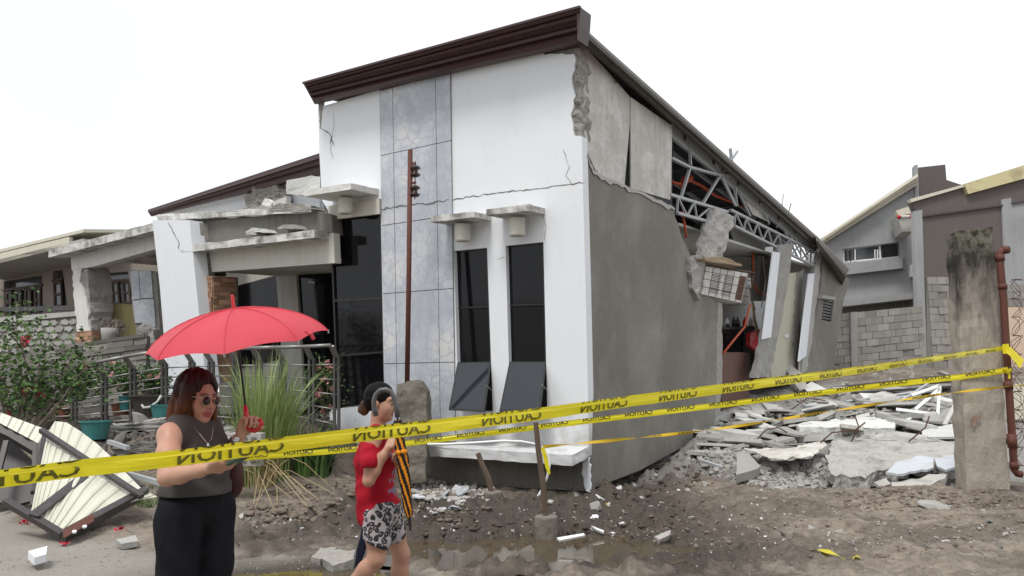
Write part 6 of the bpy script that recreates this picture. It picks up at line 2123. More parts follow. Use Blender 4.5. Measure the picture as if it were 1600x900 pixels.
# ------------------------------------------------------------------ people: smooth bodies grown from blended limbs
class Body:
    def __init__(s):
        s.p = []

    def cap(s, a, b, ra, rb, k=.02, sub=False):
        s.p.append(('c', V(a), V(b), ra, rb, k, sub))
        return s

    def chain(s, P, Rr, k=.02):
        for i in range(len(P) - 1):
            s.cap(P[i], P[i + 1], Rr[i], Rr[i + 1], k)
        return s

    def ell(s, c, r, ax=None, k=.02, sub=False):
        M = np.eye(3) if ax is None else np.array([tuple(v) for v in ax])
        s.p.append(('e', V(c), r, M, None, k, sub))
        return s

    def ball(s, c, r, k=.02, sub=False):
        return s.cap(c, V(c) + V((0, 0, 1e-4)), r, r, k, sub)

    def mesh(s, name, h, wrinkle=None, clips=(), base=V((0, 0, 0)), band=.03):
        lo, hi = np.full(3, 1e9), np.full(3, -1e9)
        boxes = []
        for q in s.p:
            if q[0] == 'c':
                r = max(q[3], q[4])
                a, b = np.array(q[1]), np.array(q[2])
                l_, h_ = np.minimum(a, b) - r, np.maximum(a, b) + r
            else:
                r = max(q[2])
                l_, h_ = np.array(q[1]) - r, np.array(q[1]) + r
            boxes.append((l_, h_))
            if not q[6]:
                lo, hi = np.minimum(lo, l_), np.maximum(hi, h_)
        lo, hi = lo - 4 * h - .01, hi + 4 * h + .01
        n = np.ceil((hi - lo) / h).astype(int) + 1
        f = np.full(n, .12, np.float32)
        ax = [(lo[i] + h * np.arange(n[i])).astype(np.float32) for i in range(3)]
        for q, (l_, h_) in zip(s.p, boxes):
            k = q[5]
            m = k + 3 * h + .01
            i0 = np.clip(np.floor((l_ - m - lo) / h).astype(int), 0, n)
            i1 = np.clip(np.ceil((h_ + m - lo) / h).astype(int) + 1, 0, n)
            if (i1 <= i0).any():
                continue
            sl = tuple(slice(a, b) for a, b in zip(i0, i1))
            X, Y, Z = np.meshgrid(ax[0][sl[0]], ax[1][sl[1]], ax[2][sl[2]], indexing='ij', sparse=True)
            if q[0] == 'c':
                a, d = q[1], q[2] - q[1]
                L2 = max(d.length_squared, 1e-12)
                px, py, pz = X - a.x, Y - a.y, Z - a.z
                t = np.clip((px * d.x + py * d.y + pz * d.z) / L2, 0, 1)
                D = np.sqrt((px - t * d.x) ** 2 + (py - t * d.y) ** 2 + (pz - t * d.z) ** 2) - (q[3] + (q[4] - q[3]) * t)
            else:
                c, r, M = q[1], q[2], q[3]
                px, py, pz = X - c.x, Y - c.y, Z - c.z
                u = [px * M[i][0] + py * M[i][1] + pz * M[i][2] for i in range(3)]
                k0 = np.sqrt(sum((u[i] / r[i]) ** 2 for i in range(3)))
                k1 = np.sqrt(sum((u[i] / r[i] ** 2) ** 2 for i in range(3))) + 1e-9
                D = k0 * (k0 - 1) / k1
            g = f[sl]
            if q[6]:
                D = -D
                hh = np.clip(.5 - .5 * (g - D) / k, 0, 1)
                f[sl] = g * (1 - hh) + D * hh + k * hh * (1 - hh)
            else:
                hh = np.clip(.5 + .5 * (D - g) / k, 0, 1)
                f[sl] = D * (1 - hh) + g * hh - k * hh * (1 - hh)
        if wrinkle is not None:
            idx = np.nonzero(np.abs(f) < band)
            f[idx] += wrinkle(ax[0][idx[0]].astype(float), ax[1][idx[1]].astype(float), ax[2][idx[2]].astype(float)).astype(np.float32)
        if clips:
            X, Y, Z = np.meshgrid(*ax, indexing='ij', sparse=True)
            for (p, no) in clips:                   # keeps the side the normal points away from
                f = np.maximum(f, ((X - p[0]) * no[0] + (Y - p[1]) * no[1] + (Z - p[2]) * no[2]).astype(np.float32))
        # surface nets
        S_ = f < 0
        c = [S_[a:n[0] - 1 + a, b:n[1] - 1 + b, e:n[2] - 1 + e] for a in (0, 1) for b in (0, 1) for e in (0, 1)]
        cnt = sum(x.astype(np.int8) for x in c)
        act = (cnt > 0) & (cnt < 8)
        ci = np.argwhere(act)
        vid = np.full(act.shape, -1, np.int64)
        vid[act] = np.arange(len(ci))
        off = [(a, b, e) for a in (0, 1) for b in (0, 1) for e in (0, 1)]
        val = np.stack([f[ci[:, 0] + o[0], ci[:, 1] + o[1], ci[:, 2] + o[2]] for o in off], 1)
        acc, num = np.zeros((len(ci), 3)), np.zeros(len(ci))
        for i in range(8):
            for j in range(i + 1, 8):
                if sum(abs(off[i][q] - off[j][q]) for q in range(3)) != 1:
                    continue
                cr_ = (val[:, i] < 0) != (val[:, j] < 0)
                t = val[:, i] / (val[:, i] - val[:, j] + 1e-12)
                pos = np.array(off[i]) + t[:, None] * (np.array(off[j]) - np.array(off[i]))
                acc[cr_] += pos[cr_]
                num[cr_] += 1
        co = lo + h * (ci + acc / num[:, None])
        quads = []
        for a in range(3):
            b, e = (a + 1) % 3, (a + 2) % 3
            sA = [slice(1, -1)] * 3
            sA[a] = slice(0, n[a] - 1)
            sB = list(sA)
            sB[a] = slice(1, n[a])
            A_, B_ = S_[tuple(sA)], S_[tuple(sB)]
            ed = np.argwhere(A_ != B_)
            if not len(ed):
                continue
            fl = A_[tuple(ed.T)]
            base_ = ed.copy()
            base_[:, b] += 1
            base_[:, e] += 1
            vs = []
            for (db, de) in ((-1, -1), (0, -1), (0, 0), (-1, 0)):
                q = base_.copy()
                q[:, b] += db
                q[:, e] += de
                vs.append(vid[q[:, 0], q[:, 1], q[:, 2]])
            qd = np.stack(vs, 1)
            qd[~fl] = qd[~fl][:, ::-1]
            quads.append(qd)
        q = np.concatenate(quads)
        q = q[(q >= 0).all(1)]
        # one relaxing pass
        for _ in range(1):
            sm, nn = np.zeros_like(co), np.zeros(len(co))
            for i in range(4):
                np.add.at(sm, q[:, i], co[q[:, (i + 1) % 4]] + co[q[:, (i + 3) % 4]])
                np.add.at(nn, q[:, i], 2)
            co = .55 * co + .45 * sm / np.maximum(nn, 1)[:, None]
        s.co = co
        co = co - np.array(base)
        me = bpy.data.meshes.new(name)
        me.vertices.add(len(co))
        me.vertices.foreach_set('co', co.astype(np.float32).ravel())
        me.loops.add(q.size)
        me.loops.foreach_set('vertex_index', q.ravel().astype(np.int32))
        me.polygons.add(len(q))
        me.polygons.foreach_set('loop_start', np.arange(0, q.size, 4, dtype=np.int32))
        me.polygons.foreach_set('loop_total', np.full(len(q), 4, dtype=np.int32))
        me.polygons.foreach_set('use_smooth', np.ones(len(q), dtype=bool))
        me.update()
        return me

    def part(s, name, mtn, parent, h, label=None, colour=None, **kw):
        me = s.mesh(name, h, base=wloc(parent), **kw)
        if colour is not None:
            at = me.color_attributes.new('tint', 'FLOAT_COLOR', 'POINT')
            at.data.foreach_set('color', np.concatenate([colour(s.co), np.ones((len(s.co), 1))], 1).astype(np.float32).ravel())
        me.materials.append(MT[mtn])
        o = bpy.data.objects.new(name, me)
        COL.objects.link(o)
        o.parent = parent
        if label:
            o['label'] = label
        return o


def skin_mat(name):
    m, n, l, b = newmat(name)
    ca = n.new('ShaderNodeVertexColor')
    ca.layer_name = 'tint'
    t = n.new('ShaderNodeTexCoord').outputs['Object']
    f = ntex(n, l, t, 22, 6)
    c = mix(n, l, 1, ca.outputs[0], mix(n, l, f, .86, 1.12), 'MULTIPLY')
    l.new(c, b.inputs['Base Color'])
    b.inputs['Roughness'].default_value = .5
    b.inputs['Specular IOR Level'].default_value = .4
    b.inputs['Subsurface Weight'].default_value = .12
    b.inputs['Subsurface Radius'].default_value = (.012, .005, .003)
    bumpn(n, l, b, ntex(n, l, t, 260, 3), .12, .001)
    return m


def hair_mat(name, lo, hi, z0, z1, spec=.2):
    m, n, l, b = newmat(name)
    t = n.new('ShaderNodeTexCoord').outputs['Object']
    sx = n.new('ShaderNodeSeparateXYZ')
    l.new(t, sx.inputs[0])
    mr = n.new('ShaderNodeMapRange')
    mr.inputs['From Min'].default_value = z0
    mr.inputs['From Max'].default_value = z1
    l.new(sx.outputs['Z'], mr.inputs['Value'])
    st = ntex(n, l, mapping(n, l, t, (90, 90, 5)), 1.5, 5, .7)
    c = mix(n, l, mr.outputs[0], lo, hi)
    c = mix(n, l, 1, c, mix(n, l, st, .35, 1.7), 'MULTIPLY')
    l.new(c, b.inputs['Base Color'])
    b.inputs['Roughness'].default_value = .45
    b.inputs['Specular IOR Level'].default_value = spec
    bumpn(n, l, b, st, .6, .006)
    return m


def cloth_mat(name, col, scale=500, rough=.85, var=.08, spec=.2):
    m, n, l, b = newmat(name)
    t = n.new('ShaderNodeTexCoord').outputs['Object']
    l.new(mix(n, l, ntex(n, l, t, 6, 5), mulc(col, 1 - var), mulc(col, 1 + var)), b.inputs['Base Color'])
    b.inputs['Roughness'].default_value = rough
    b.inputs['Specular IOR Level'].default_value = spec
    b.inputs['Sheen Weight'].default_value = .0
    bumpn(n, l, b, ntex(n, l, t, scale, 2), .25, .001)
    return m


MT['skin'] = skin_mat('skin')
MT['grey_jersey'] = cloth_mat('grey_jersey', (.062, .056, .055))
MT['black_cotton'] = cloth_mat('black_cotton', (.014, .0145, .018), spec=.08)
MT['red_cotton'] = cloth_mat('red_cotton', (.40, .012, .028))
MT['navy_cotton'] = cloth_mat('navy_cotton', (.012, .016, .035))
MT['bag_leather'] = cloth_mat('bag_leather', (.055, .022, .018), 120, .5)
MT['umbrella_red'] = cloth_mat('umbrella_red', (.68, .07, .095), 300, .55, .05)
def umbrella_mat():
    m, n, l, b = newmat('red_umbrella_fabric')
    t = n.new('ShaderNodeTexCoord').outputs['Object']
    oi_ = n.new('ShaderNodeObjectInfo').outputs['Random']
    mr_ = n.new('ShaderNodeMapRange')
    mr_.inputs['To Min'].default_value = .86
    mr_.inputs['To Max'].default_value = 1.06
    l.new(oi_, mr_.inputs['Value'])
    l.new(mix(n, l, 1, mix(n, l, ntex(n, l, t, 5, 5), (.70, .07, .10), (.84, .105, .14)), mr_.outputs[0], 'MULTIPLY'), b.inputs['Base Color'])
    b.inputs['Roughness'].default_value = .5
    b.inputs['Specular IOR Level'].default_value = .3
    bumpn(n, l, b, mix(n, l, .35, ntex(n, l, mapping(n, l, t, (7, 7, 7)), 1.2, 4, .55, .8), ntex(n, l, t, 300, 2)), .5, .012)
    tr_ = n.new('ShaderNodeBsdfTranslucent')
    tr_.inputs['Color'].default_value = (.75, .06, .09, 1)
    ms = n.new('ShaderNodeMixShader')
    ms.inputs[0].default_value = .28
    l.new(b.outputs[0], ms.inputs[1])
    l.new(tr_.outputs[0], ms.inputs[2])
    l.new(ms.outputs[0], n['Material Output'].inputs['Surface'])
    return m


MT['umbrella_red'] = umbrella_mat()
MT['lens'] = mat('sunglass_lens', (.035, .018, .02), .05, 4, 30, .12, 0, spec=.3)
MT['gold'] = mat('pale_gold_metal', (.62, .46, .36), .05, 6, 40, .3, 0, metallic=.8)
MT['green_case'] = mat('green_phone_case', (.012, .075, .05), .1, 5, 40, .35, .02, spec=.5)
MT['umb_orange'] = cloth_mat('umbrella_orange', (.72, .26, .015), 300, .5, .05)
MT['umb_black'] = cloth_mat('umbrella_black', (.014, .012, .010), 300, .55, .05)
MT['grey_handle'] = mat('grey_rubber_handle', (.085, .085, .085), .1, 5, 40, .35, .02, spec=.5)
MT['eye_white'] = mat('eye_white', (.6, .57, .55), .02, 5, 40, .2, 0, spec=.6)


def leopard():
    m, n, l, b = newmat('leopard_print')
    t = n.new('ShaderNodeTexCoord').outputs['Object']
    w = n.new('ShaderNodeTexNoise')
    w.inputs['Scale'].default_value = 26
    l.new(t, w.inputs['Vector'])
    ma = n.new('ShaderNodeVectorMath')
    ma.operation = 'MULTIPLY_ADD'
    l.new(w.outputs['Color'], ma.inputs[0])
    ma.inputs[1].default_value = (.03, .03, .03)
    l.new(t, ma.inputs[2])
    vo = n.new('ShaderNodeTexVoronoi')
    vo.inputs['Scale'].default_value = 33
    l.new(ma.outputs[0], vo.inputs['Vector'])
    ring = ramp(n, l, vo.outputs['Distance'], [(.0, .35), (.16, .4), (.22, 1), (.50, 1), (.57, 0)])
    hole = ramp(n, l, ntex(n, l, t, 40, 3), [(.30, 0), (.38, 1)])
    k = mix(n, l, 1, ring, hole, 'MULTIPLY')
    c = mix(n, l, k, (.38, .34, .345), (.014, .015, .024))
    l.new(c, b.inputs['Base Color'])
    b.inputs['Roughness'].default_value = .8
    return m


MT['leopard'] = leopard()


def frame_of(f):
    f = V(f).normalized()
    r_ = f.cross(V((0, 0, 1))).normalized()         # her right
    u = r_.cross(f)
    return f, -r_, u                                # forward, left, up


def head(B, o, fr, s):
    f, l_, u = fr
    P = lambda a, b, c: o + (f * a + l_ * b + u * c) * s
    E = lambda a, b, c, r, k=.02, sub=False: B.ell(P(a, b, c), tuple(x * s for x in r), fr, k * s, sub)
    E(-.012, 0, .035, (.092, .077, .086))
    E(.028, 0, -.035, (.062, .063, .088), .03)
    E(.045, 0, -.078, (.042, .046, .042), .03)
    E(.070, 0, -.104, (.019, .022, .016), .025)
    for q in (1, -1):
        E(.052, q * .036, -.038, (.030, .026, .032), .03)
        E(.075, q * .030, .020, (.016, .026, .010), .02)
        E(.093, q * .033, -.004, (.016, .017, .010), .012, True)
        E(.080, q * .032, -.004, (.014, .016, .012), .006)
        E(-.010, q * .077, -.015, (.018, .008, .031), .01)
    B.cap(P(.084, 0, .010), P(.107, 0, -.034), .009 * s, .012 * s, .012 * s)
    for q in (1, -1):
        B.ball(P(.096, q * .012, -.040), .0085 * s, .008 * s)
    E(.089, 0, -.066, (.010, .024, .0065), .007)
    E(.086, 0, -.079, (.010, .020, .0075), .007)
    E(.094, 0, -.0725, (.008, .026, .0016), .004, True)
    return P


def hand(B, w, d, n_, side, curl, s=1.0, spread=.05, thumb=(.6, .6, .45)):
    """side: +1 / -1 picks which way the thumb leaves; curl: per finger (knuckle, middle, end) in radians"""
    d = V(d).normalized()
    n_ = (V(n_) - d * V(n_).dot(d)).normalized()
    sx = d.cross(n_) * side                          # towards the thumb
    k = .006
    offs = (.030, .010, -.010, -.028)
    lens = ((.040, .024, .020), (.044, .028, .021), (.041, .026, .020), (.032, .020, .018))
    top = (.088, .092, .087, .078)
    for i in range(4):
        kn = w + (d * top[i] + sx * offs[i]) * s
        B.cap(w + (d * .018 + sx * offs[i] * .55) * s, kn, .0135 * s, .0105 * s, .012)
        dd = (d + sx * (offs[i] * spread * 20)).normalized()
        p, a = kn, 0
        for j in range(3):
            a += curl[i][j]
            v = dd * math.cos(a) + n_ * math.sin(a)
            q = p + v * lens[i][j] * s
            B.cap(p, q, (.0093 - .0009 * j) * s, (.0088 - .0011 * j) * s, .004)
            p = q
    B.ell(w + (d * .055) * s + n_ * .002, (.042 * s, .036 * s, .013 * s), (d, sx, n_), .015)
    b0 = w + (d * .025 + sx * .024) * s
    v = (d * thumb[0] + sx * thumb[1] + n_ * thumb[2]).normalized()
    b1 = b0 + v * .042 * s
    v2 = (v + d * .35 + n_ * .25).normalized()
    b2 = b1 + v2 * .030 * s
    b3 = b2 + (v2 + n_ * .3).normalized() * .024 * s
    B.cap(w + d * .01 * s, b0, .016 * s, .0155 * s, .014)
    B.cap(b0, b1, .015 * s, .0115 * s, .01).cap(b1, b2, .0108 * s, .010 * s, .004).cap(b2, b3, .010 * s, .0085 * s, .004)


def near_any(co, pts, r):
    m = np.zeros(len(co))
    for p, q in pts:
        d = np.linalg.norm((co - np.array(p)) / np.array(q), axis=1)
        m = np.maximum(m, np.clip((1.15 - d) / .3, 0, 1))
    return m


# ============ the woman in grey under the red umbrella
A = atY
f1 = frame_of((.86, -.50, 0))
hf1 = frame_of((.90, -.42, -.12))
base1 = V((A(306, 760, 3.43).x, 3.43, gz(A(306, 760, 3.43).x, 3.43)))
W1_ = thing('person', 'woman in a sleeveless grey top and black trousers with sunglasses, holding the red umbrella', 'person', base1)
ho = A(307, 620, 3.40)
c_ = lambda px, py, fw=0, lf=0, Y=3.43: A(px, py, Y) + f1[0] * fw + f1[1] * lf
sR, sL = A(266, 680, 3.27), A(334, 680, 3.59)
eR, wR = A(261, 746, 3.14), A(330, 731, 3.02)
eL, wL = A(343, 736, 3.52), A(376, 680, 3.47)
zf = base1.z


def torso1(B, g=0.0, arms=True, k=.04):
    B.ell(c_(302, 690), (.095 + g, .130 + g, .105 + g), f1, k)
    B.ell(c_(303, 716, .015), (.102 + g, .132 + g, .12 + g), f1, k)
    for q in (1, -1):
        B.ell(c_(304, 716, .062, q * .06), (.055 + g, .06 + g, .06 + g), f1, k)
    B.ell(c_(304, 755, .01), (.112 + g, .142 + g, .12 + g), f1, k)
    B.ell(c_(306, 788, -.005), (.122 + g, .155 + g, .13 + g), f1, k)
    B.cap(A(285, 664, 3.35), A(325, 666, 3.52), .045 + g, .045 + g, k)


def legs1(B, g=0.0, wide=0.0):
    for q, fw, fo in ((1, .02, .10), (-1, -.03, -.05)):
        hp_ = c_(307, 800, 0, q * .085)
        kn = V((base1.x, base1.y, zf + .43)) + f1[1] * q * .070 + f1[0] * (fw + .03)
        an = V((base1.x, base1.y, zf + .07)) + f1[1] * q * .075 + f1[0] * fo
        kk = .03 if not wide else .010
        B.cap(hp_, kn, .096 + g, .062 + g + wide, kk)
        B.cap(kn, an, .060 + g + wide, .046 + g + wide, kk)
        if not wide:
            B.cap(an - V((0, 0, .03)), an + f1[0] * .13 - V((0, 0, .045)), .032, .024, .02)


b1 = Body()
torso1(b1, -.022)
legs1(b1, -.022)
b1.cap(A(301, 672, 3.44), ho + V((.0, .01, -.05)), .052, .052, .03)
b1.chain([sR + V((.0, .03, 0)), sR, A(263, 712, 3.19), eR], [.042, .047, .044, .034], .03)
b1.chain([eR, eR.lerp(wR, .3), eR.lerp(wR, .75), wR], [.033, .034, .025, .022], .02)
b1.chain([sL, A(340, 708, 3.55), eL], [.048, .045, .036], .03)
b1.chain([eL, eL.lerp(wL, .3), eL.lerp(wL, .75), wL], [.035, .036, .026, .023], .02)
P1 = head(b1, ho, hf1, .88)
hdR = (A(352, 724, 2.97) - wR).normalized()
hand(b1, wR, hdR, (-.15, .62, .75), -1, [(.75, .75, .45), (.7, .8, .5), (.7, .85, .5), (.75, .9, .55)], .95, .04, (.75, .45, .55))
hdL = (A(387, 655, 3.46) - wL).normalized()
hand(b1, wL, hdL, (.72, -.60, -.30), 1, [(1.1, 1.25, .7), (1.1, 1.3, .7), (1.1, 1.3, .8), (1.1, 1.35, .8)], .92, .02, (.55, .3, .75))
SK = np.array((.50, .285, .205))


def tint1(co):
    c = np.tile(SK, (len(co), 1))
    hm = np.clip((co[:, 2] - ho.z + .13) / .05, 0, 1)[:, None]
    c = c * (1 - hm) + np.array((.45, .22, .155)) * hm
    fr = np.array([tuple(v) for v in hf1])
    loc = (co - np.array(ho)) @ fr.T / .88

    def blob(c0, r):
        return np.clip(1.25 - np.linalg.norm((loc - np.array(c0)) / np.array(r), axis=1), 0, .25)[:, None] * 4
    lip = blob((.094, 0, -.0725), (.018, .027, .016))
    c = c * (1 - lip) + np.array((.30, .075, .070)) * lip
    for q in (1, -1):
        br = blob((.088, q * .033, .022), (.02, .026, .006))
        c = c * (1 - br) + np.array((.14, .075, .055)) * br
    return c


body1 = b1.part('body', 'skin', W1_, .0042, colour=tint1)
fold = lambda s, a, seed: (lambda x, y, z: a * fbm(x * s, y * s, 3, seed, z * s * .55))
tp = Body()
torso1(tp, .010, k=.05)
tp.cap(sR + V((.012, .03, .004)), sL + V((-.012, -.03, .0)), .056, .055, .03)
tp.cap(sR + V((.012, .02, -.01)), sR + V((.002, .005, -.005)), .055, .051, .02)
nb = A(303, 664, 3.43)
tp.ell(nb + V((.012, -.02, .045)), (.066, .066, .062), None, .012, True)
hemz = A(306, 771, 3.43)
tp.part('sleeveless_top', 'grey_jersey', W1_, .0050, wrinkle=lambda x, y, z: .006 * fbm(x * 9, y * 9, 3, 5, z * 14) + .004 * np.sin((z * 60 + 14 * x + 4 * fbm(x * 8, y * 8, 2, 9, z * 8))) * sst(hemz.z + .22, hemz.z + .02, z), clips=[(hemz, (.0, .0, -1))])
tr = Body()
tr.ell(c_(306, 786, -.005), (.118, .148, .12), f1, .02)
tr.cap(A(304, 763, 3.43), A(304, 775, 3.43), .08, .09, .02)
tr.ell(c_(304, 770), (.112, .138, .08), f1, .02)
legs1(tr, .002, .018)
lgz = V((0, 0, zf + .09))
tr.part('trousers', 'black_cotton', W1_, .0055, wrinkle=lambda x, y, z: .009 * fbm(x * 12, y * 12, 3, 15, z * 5) + .004 * np.sin(30 * z + 34 * x + 3 * fbm(x * 5, y * 5, 2, 4, z * 5)), clips=[(A(306, 764, 3.43), (0, 0, 1)), (lgz, (0, 0, -1))])
for q in (1, -1):
    fo = .10 if q == 1 else -.05
    an = V((base1.x, base1.y, zf)) + f1[1] * q * .085 + f1[0] * fo
    Body().cap(an + V((0, 0, .045)), an + f1[0] * .14 + V((0, 0, .035)), .045, .036, .02).part('shoe', 'black_cotton', W1_, .006, clips=[(an + V((0, 0, .005)), (0, 0, -1))])
# hair: bob with flipped ends
hb = Body()
HE = lambda a, b, c, r, k=.03, sub=False: hb.ell(P1(a, b, c), tuple(x * .88 for x in r), hf1, k * .88, sub)
HE(-.016, 0, .045, (.108, .090, .100), .02)
HE(-.052, 0, -.040, (.062, .084, .105), .02)
for q in (1, -1):
    hb.cap(P1(.012, q * .072, .045), P1(.012, q * .080, -.045), .030 * .88, .032 * .88, .015)
    hb.cap(P1(.012, q * .080, -.045), P1(-.005 if q < 0 else .03, q * (.084 if q < 0 else .088), -.108), .032 * .88, .028 * .88, .015)
    hb.cap(P1(-.045, q * .070, -.03), P1(-.052, q * .078, -.112), .036 * .88, .028 * .88, .015)
hb.cap(P1(-.070, 0, -.03), P1(-.080, 0, -.112), .040 * .88, .028 * .88, .015)
HE(.105, -.004, -.030, (.088, .064, .112), .018, True)
HE(.02, 0, -.13, (.06, .055, .08), .02, True)
hair_axis = np.array(ho)


def strands(x, y, z):
    a = np.arctan2(y - ho.y, x - ho.x)
    return .0055 * fbm(a * 14, (z - ho.z) * 5, 3, 31) + .005 * fbm(a * 3, (z - ho.z) * 6, 2, 37)


MT['hair_brown'] = hair_mat('reddish_brown_hair', (.135, .046, .020), (.028, .012, .009), ho.z - .10 - base1.z, ho.z + .04 - base1.z)
hb.part('hair', 'hair_brown', W1_, .0038, wrinkle=strands)
hw = MB()
rr = random.Random(77)
for k in range(300):
    a = rr.uniform(.62, 5.66)                        # all round except the face
    dr_ = lambda r_, z_: P1(math.cos(a) * r_ - .02, math.sin(a) * r_ * .95, z_)
    r0 = .090 + rr.uniform(0, .006)
    hw.tube([dr_(r0 * .55, .132), dr_(r0 * .95, .08), dr_(r0 * 1.08, .0), dr_(r0 * (1.08 + rr.uniform(0, .10)), -.07), dr_(r0 * (1.06 + rr.uniform(-.05, .18)), -.118 - rr.uniform(0, .03))], [.0014, .002, .002, .0018, .0007], 4)
hw.part('hair_strands', 'hair_brown', W1_, smooth=True, kind='stuff', recalc=False)
# sunglasses
sg = thing('sunglasses', 'round dark sunglasses with pale gold rims on the face of the woman in grey', 'sunglasses', P1(.1, 0, 0))
for q in (1, -1):
    cc = P1(.106, q * .0345, -.006)
    ax_ = (hf1[0] + hf1[1] * q * .22).normalized()
    MB().lathe(cc, [(.0, -.002), (.0195, -.001), (.0195, .001), (.0, .004)], 20, ax_, hf1[2]).part('lens', 'lens', sg, smooth=True)
    x_ = hf1[2]
    y_ = ax_.cross(x_)
    ring = [cc + (x_ * math.cos(t) + y_ * math.sin(t)) * .0202 for t in [6.283 * i / 24 for i in range(25)]]
    MB().tube(ring, .0012, 6).part('rim', 'gold', sg, smooth=True)
    MB().tube([cc + hf1[1] * q * .021 + hf1[2] * .01, P1(.06, q * .072, .008), P1(-.01, q * .080, .004)], .0016, 6).part('temple', 'gold', sg, smooth=True)
MB().tube([P1(.109, .012, .003), P1(.113, 0, .007), P1(.109, -.012, .003)], .0017, 6).part('bridge', 'gold', sg, smooth=True)
nk = MB().tube([A(303, 668, 3.31), A(312, 678, 3.245), A(325, 694, 3.225), A(331, 684, 3.26), A(333, 668, 3.36)], .0011, 5)
ncl = thing('necklace', 'thin pale necklace with a small pendant on the grey top', 'necklace', A(325, 694, 3.24))
nk.part('chain', 'gold', ncl)
MB().lathe(A(325, 696, 3.222), [(.001, .01), (.006, 0), (.001, -.01)], 8).part('pendant', 'silver', ncl)
# watch, phone, bag
dW = (wL - eL).normalized()
wt = thing('wrist_watch', 'silver bracelet watch on the raised wrist of the woman in grey', 'watch', wL)
MB().lathe(eL.lerp(wL, .86), [(.0325, -.009), (.0345, -.005), (.0345, .005), (.0325, .009), (.029, .009), (.029, -.009)], 20, dW).part('bracelet', 'silver', wt, smooth=True)
MB().lathe(eL.lerp(wL, .86) + V((.008, -.033, .006)), [(.011, -.003), (.011, .003)], 16, V((.2, -.95, .2))).part('dial', 'silver', wt)
ph_c = A(379, 715, 3.00)
pa_ = V((.80, .28, .52)).normalized()
pn_ = (V((-.55, .25, .80)) - pa_ * V((-.55, .25, .80)).dot(pa_)).normalized()
ps_ = pa_.cross(pn_)
phn = thing('mobile_phone', 'dark phone in a green case held low by the woman in grey', 'phone', ph_c)
MB().box(ph_c, pa_ * .062, ps_ * .028, pn_ * .0045).part('case', 'green_case', phn, bevel=.004)
MB().box(ph_c + pn_ * .0055, pa_ * .058, ps_ * .026, pn_ * .0008).part('screen', 'black_glass', phn)
bag = thing('shoulder_bag', 'dark maroon shoulder bag behind the hip of the woman in grey', 'bag', A(364, 775, 3.68))
bgx = Body()
bgx.ell(A(360, 742, 3.66), (.05, .09, .115), (V((.8, .6, 0)), V((-.6, .8, 0)), V((0, 0, 1))), .02)
bgx.ell(A(358, 752, 3.66), (.058, .10, .08), (V((.8, .6, 0)), V((-.6, .8, 0)), V((0, 0, 1))), .02)
bgx.part('bag_body', 'bag_leather', bag, .006, wrinkle=fold(14, .006, 3))
MB().tube([A(356, 712, 3.6), A(345, 690, 3.64), A(330, 664, 3.62)], .009, 6).part('strap', 'bag_leather', bag, smooth=True)

# red umbrella
uT, uH = A(365.5, 482, 3.40), A(384, 640, 3.46)
ua = (uT - uH).normalized()
ua = (ua + V((0, -.075, 0))).normalized()
uh0 = uT - ua * (.155 * 1.0)
um = thing('red_umbrella', 'open red umbrella held over the woman in grey', 'umbrella', A(386, 668, 3.46))
RX = ua.cross(V((0, 1, 0))).normalized()
RY = ua.cross(RX)
RAD, HT = .392, .155


def can(t, a, frac):                                  # t 0 apex .. 1 rim, a angle, frac 0 at ribs .. 1 mid panel
    rr_ = RAD * (math.sin(t * 1.22) / math.sin(1.22)) * (1 - .06 * frac * t ** 1.5)
    hh = HT * (math.cos(t * 1.22) - math.cos(1.22)) / (1 - math.cos(1.22))
    hh += -.015 * frac * math.sin(math.pi * t) + .016 * frac * t ** 4
    return uh0 + ua * hh + (RX * math.cos(a) + RY * math.sin(a)) * rr_


A0 = .18
for s_ in range(8):
    rows_ = []
    for i in range(15):
        t = i / 14
        row = []
        for j in range(11):
            w = j / 10
            a = A0 + (s_ + w) * math.pi / 4
            # straight between the two ribs
            fr_ = math.sin(math.pi * w)
            row.append(can(t, a, fr_ * 1.0))
        rows_.append(row)
    p_ = MB().loft(rows_).part('canopy_panel', 'umbrella_red', um, smooth=True, recalc=False)
    MB().tube([can(i / 10, A0 + s_ * math.pi / 4, 0) + ua * .0012 for i in range(11)], .0022, 5).part('seam', 'umbrella_red', um)
    MB().tube([can(i / 10, A0 + s_ * math.pi / 4, 0) - ua * .006 for i in range(11)], .0022, 5).part('rib', 'black_plastic', um)
    MB().tube([can(.55, A0 + s_ * math.pi / 4, 0) - ua * .008, uh0 + ua * (-.02)], .002, 5).part('stretcher', 'black_plastic', um)
    tp_ = can(1, A0 + s_ * math.pi / 4, 0)
    MB().tube([tp_ + ua * .004, tp_ - ua * .012], .004, 6).part('rib_tip', 'silver', um)
MB().tube([uT + ua * .01, uH], .0052, 8).part('shaft', 'black_plastic', um)
MB().lathe(uT - ua * .004, [(.014, -.004), (.011, .004), (.008, .014), (.0065, .062), (.004, .066)], 12, ua).part('ferrule', 'red_plastic', um, smooth=True)
hook = [A(383, 634, 3.46), A(385, 650, 3.46), A(386, 662, 3.46), A(390, 670, 3.46), A(398, 673, 3.46), A(405, 669, 3.46), A(408, 661, 3.46), A(405, 655, 3.46)]
MB().tube(hook, [.0095, .0125, .012, .012, .012, .012, .012, .0115], 12).part('hook_handle', 'red_plastic', um, smooth=True)
sp = can(.93, A0 + 7.6 * math.pi / 4, 1)
MB().tube([A(478, 517, 3.2), A(486, 522, 3.19), A(490, 530, 3.2)], .008, 6).part('tie_strap', 'umbrella_red', um)

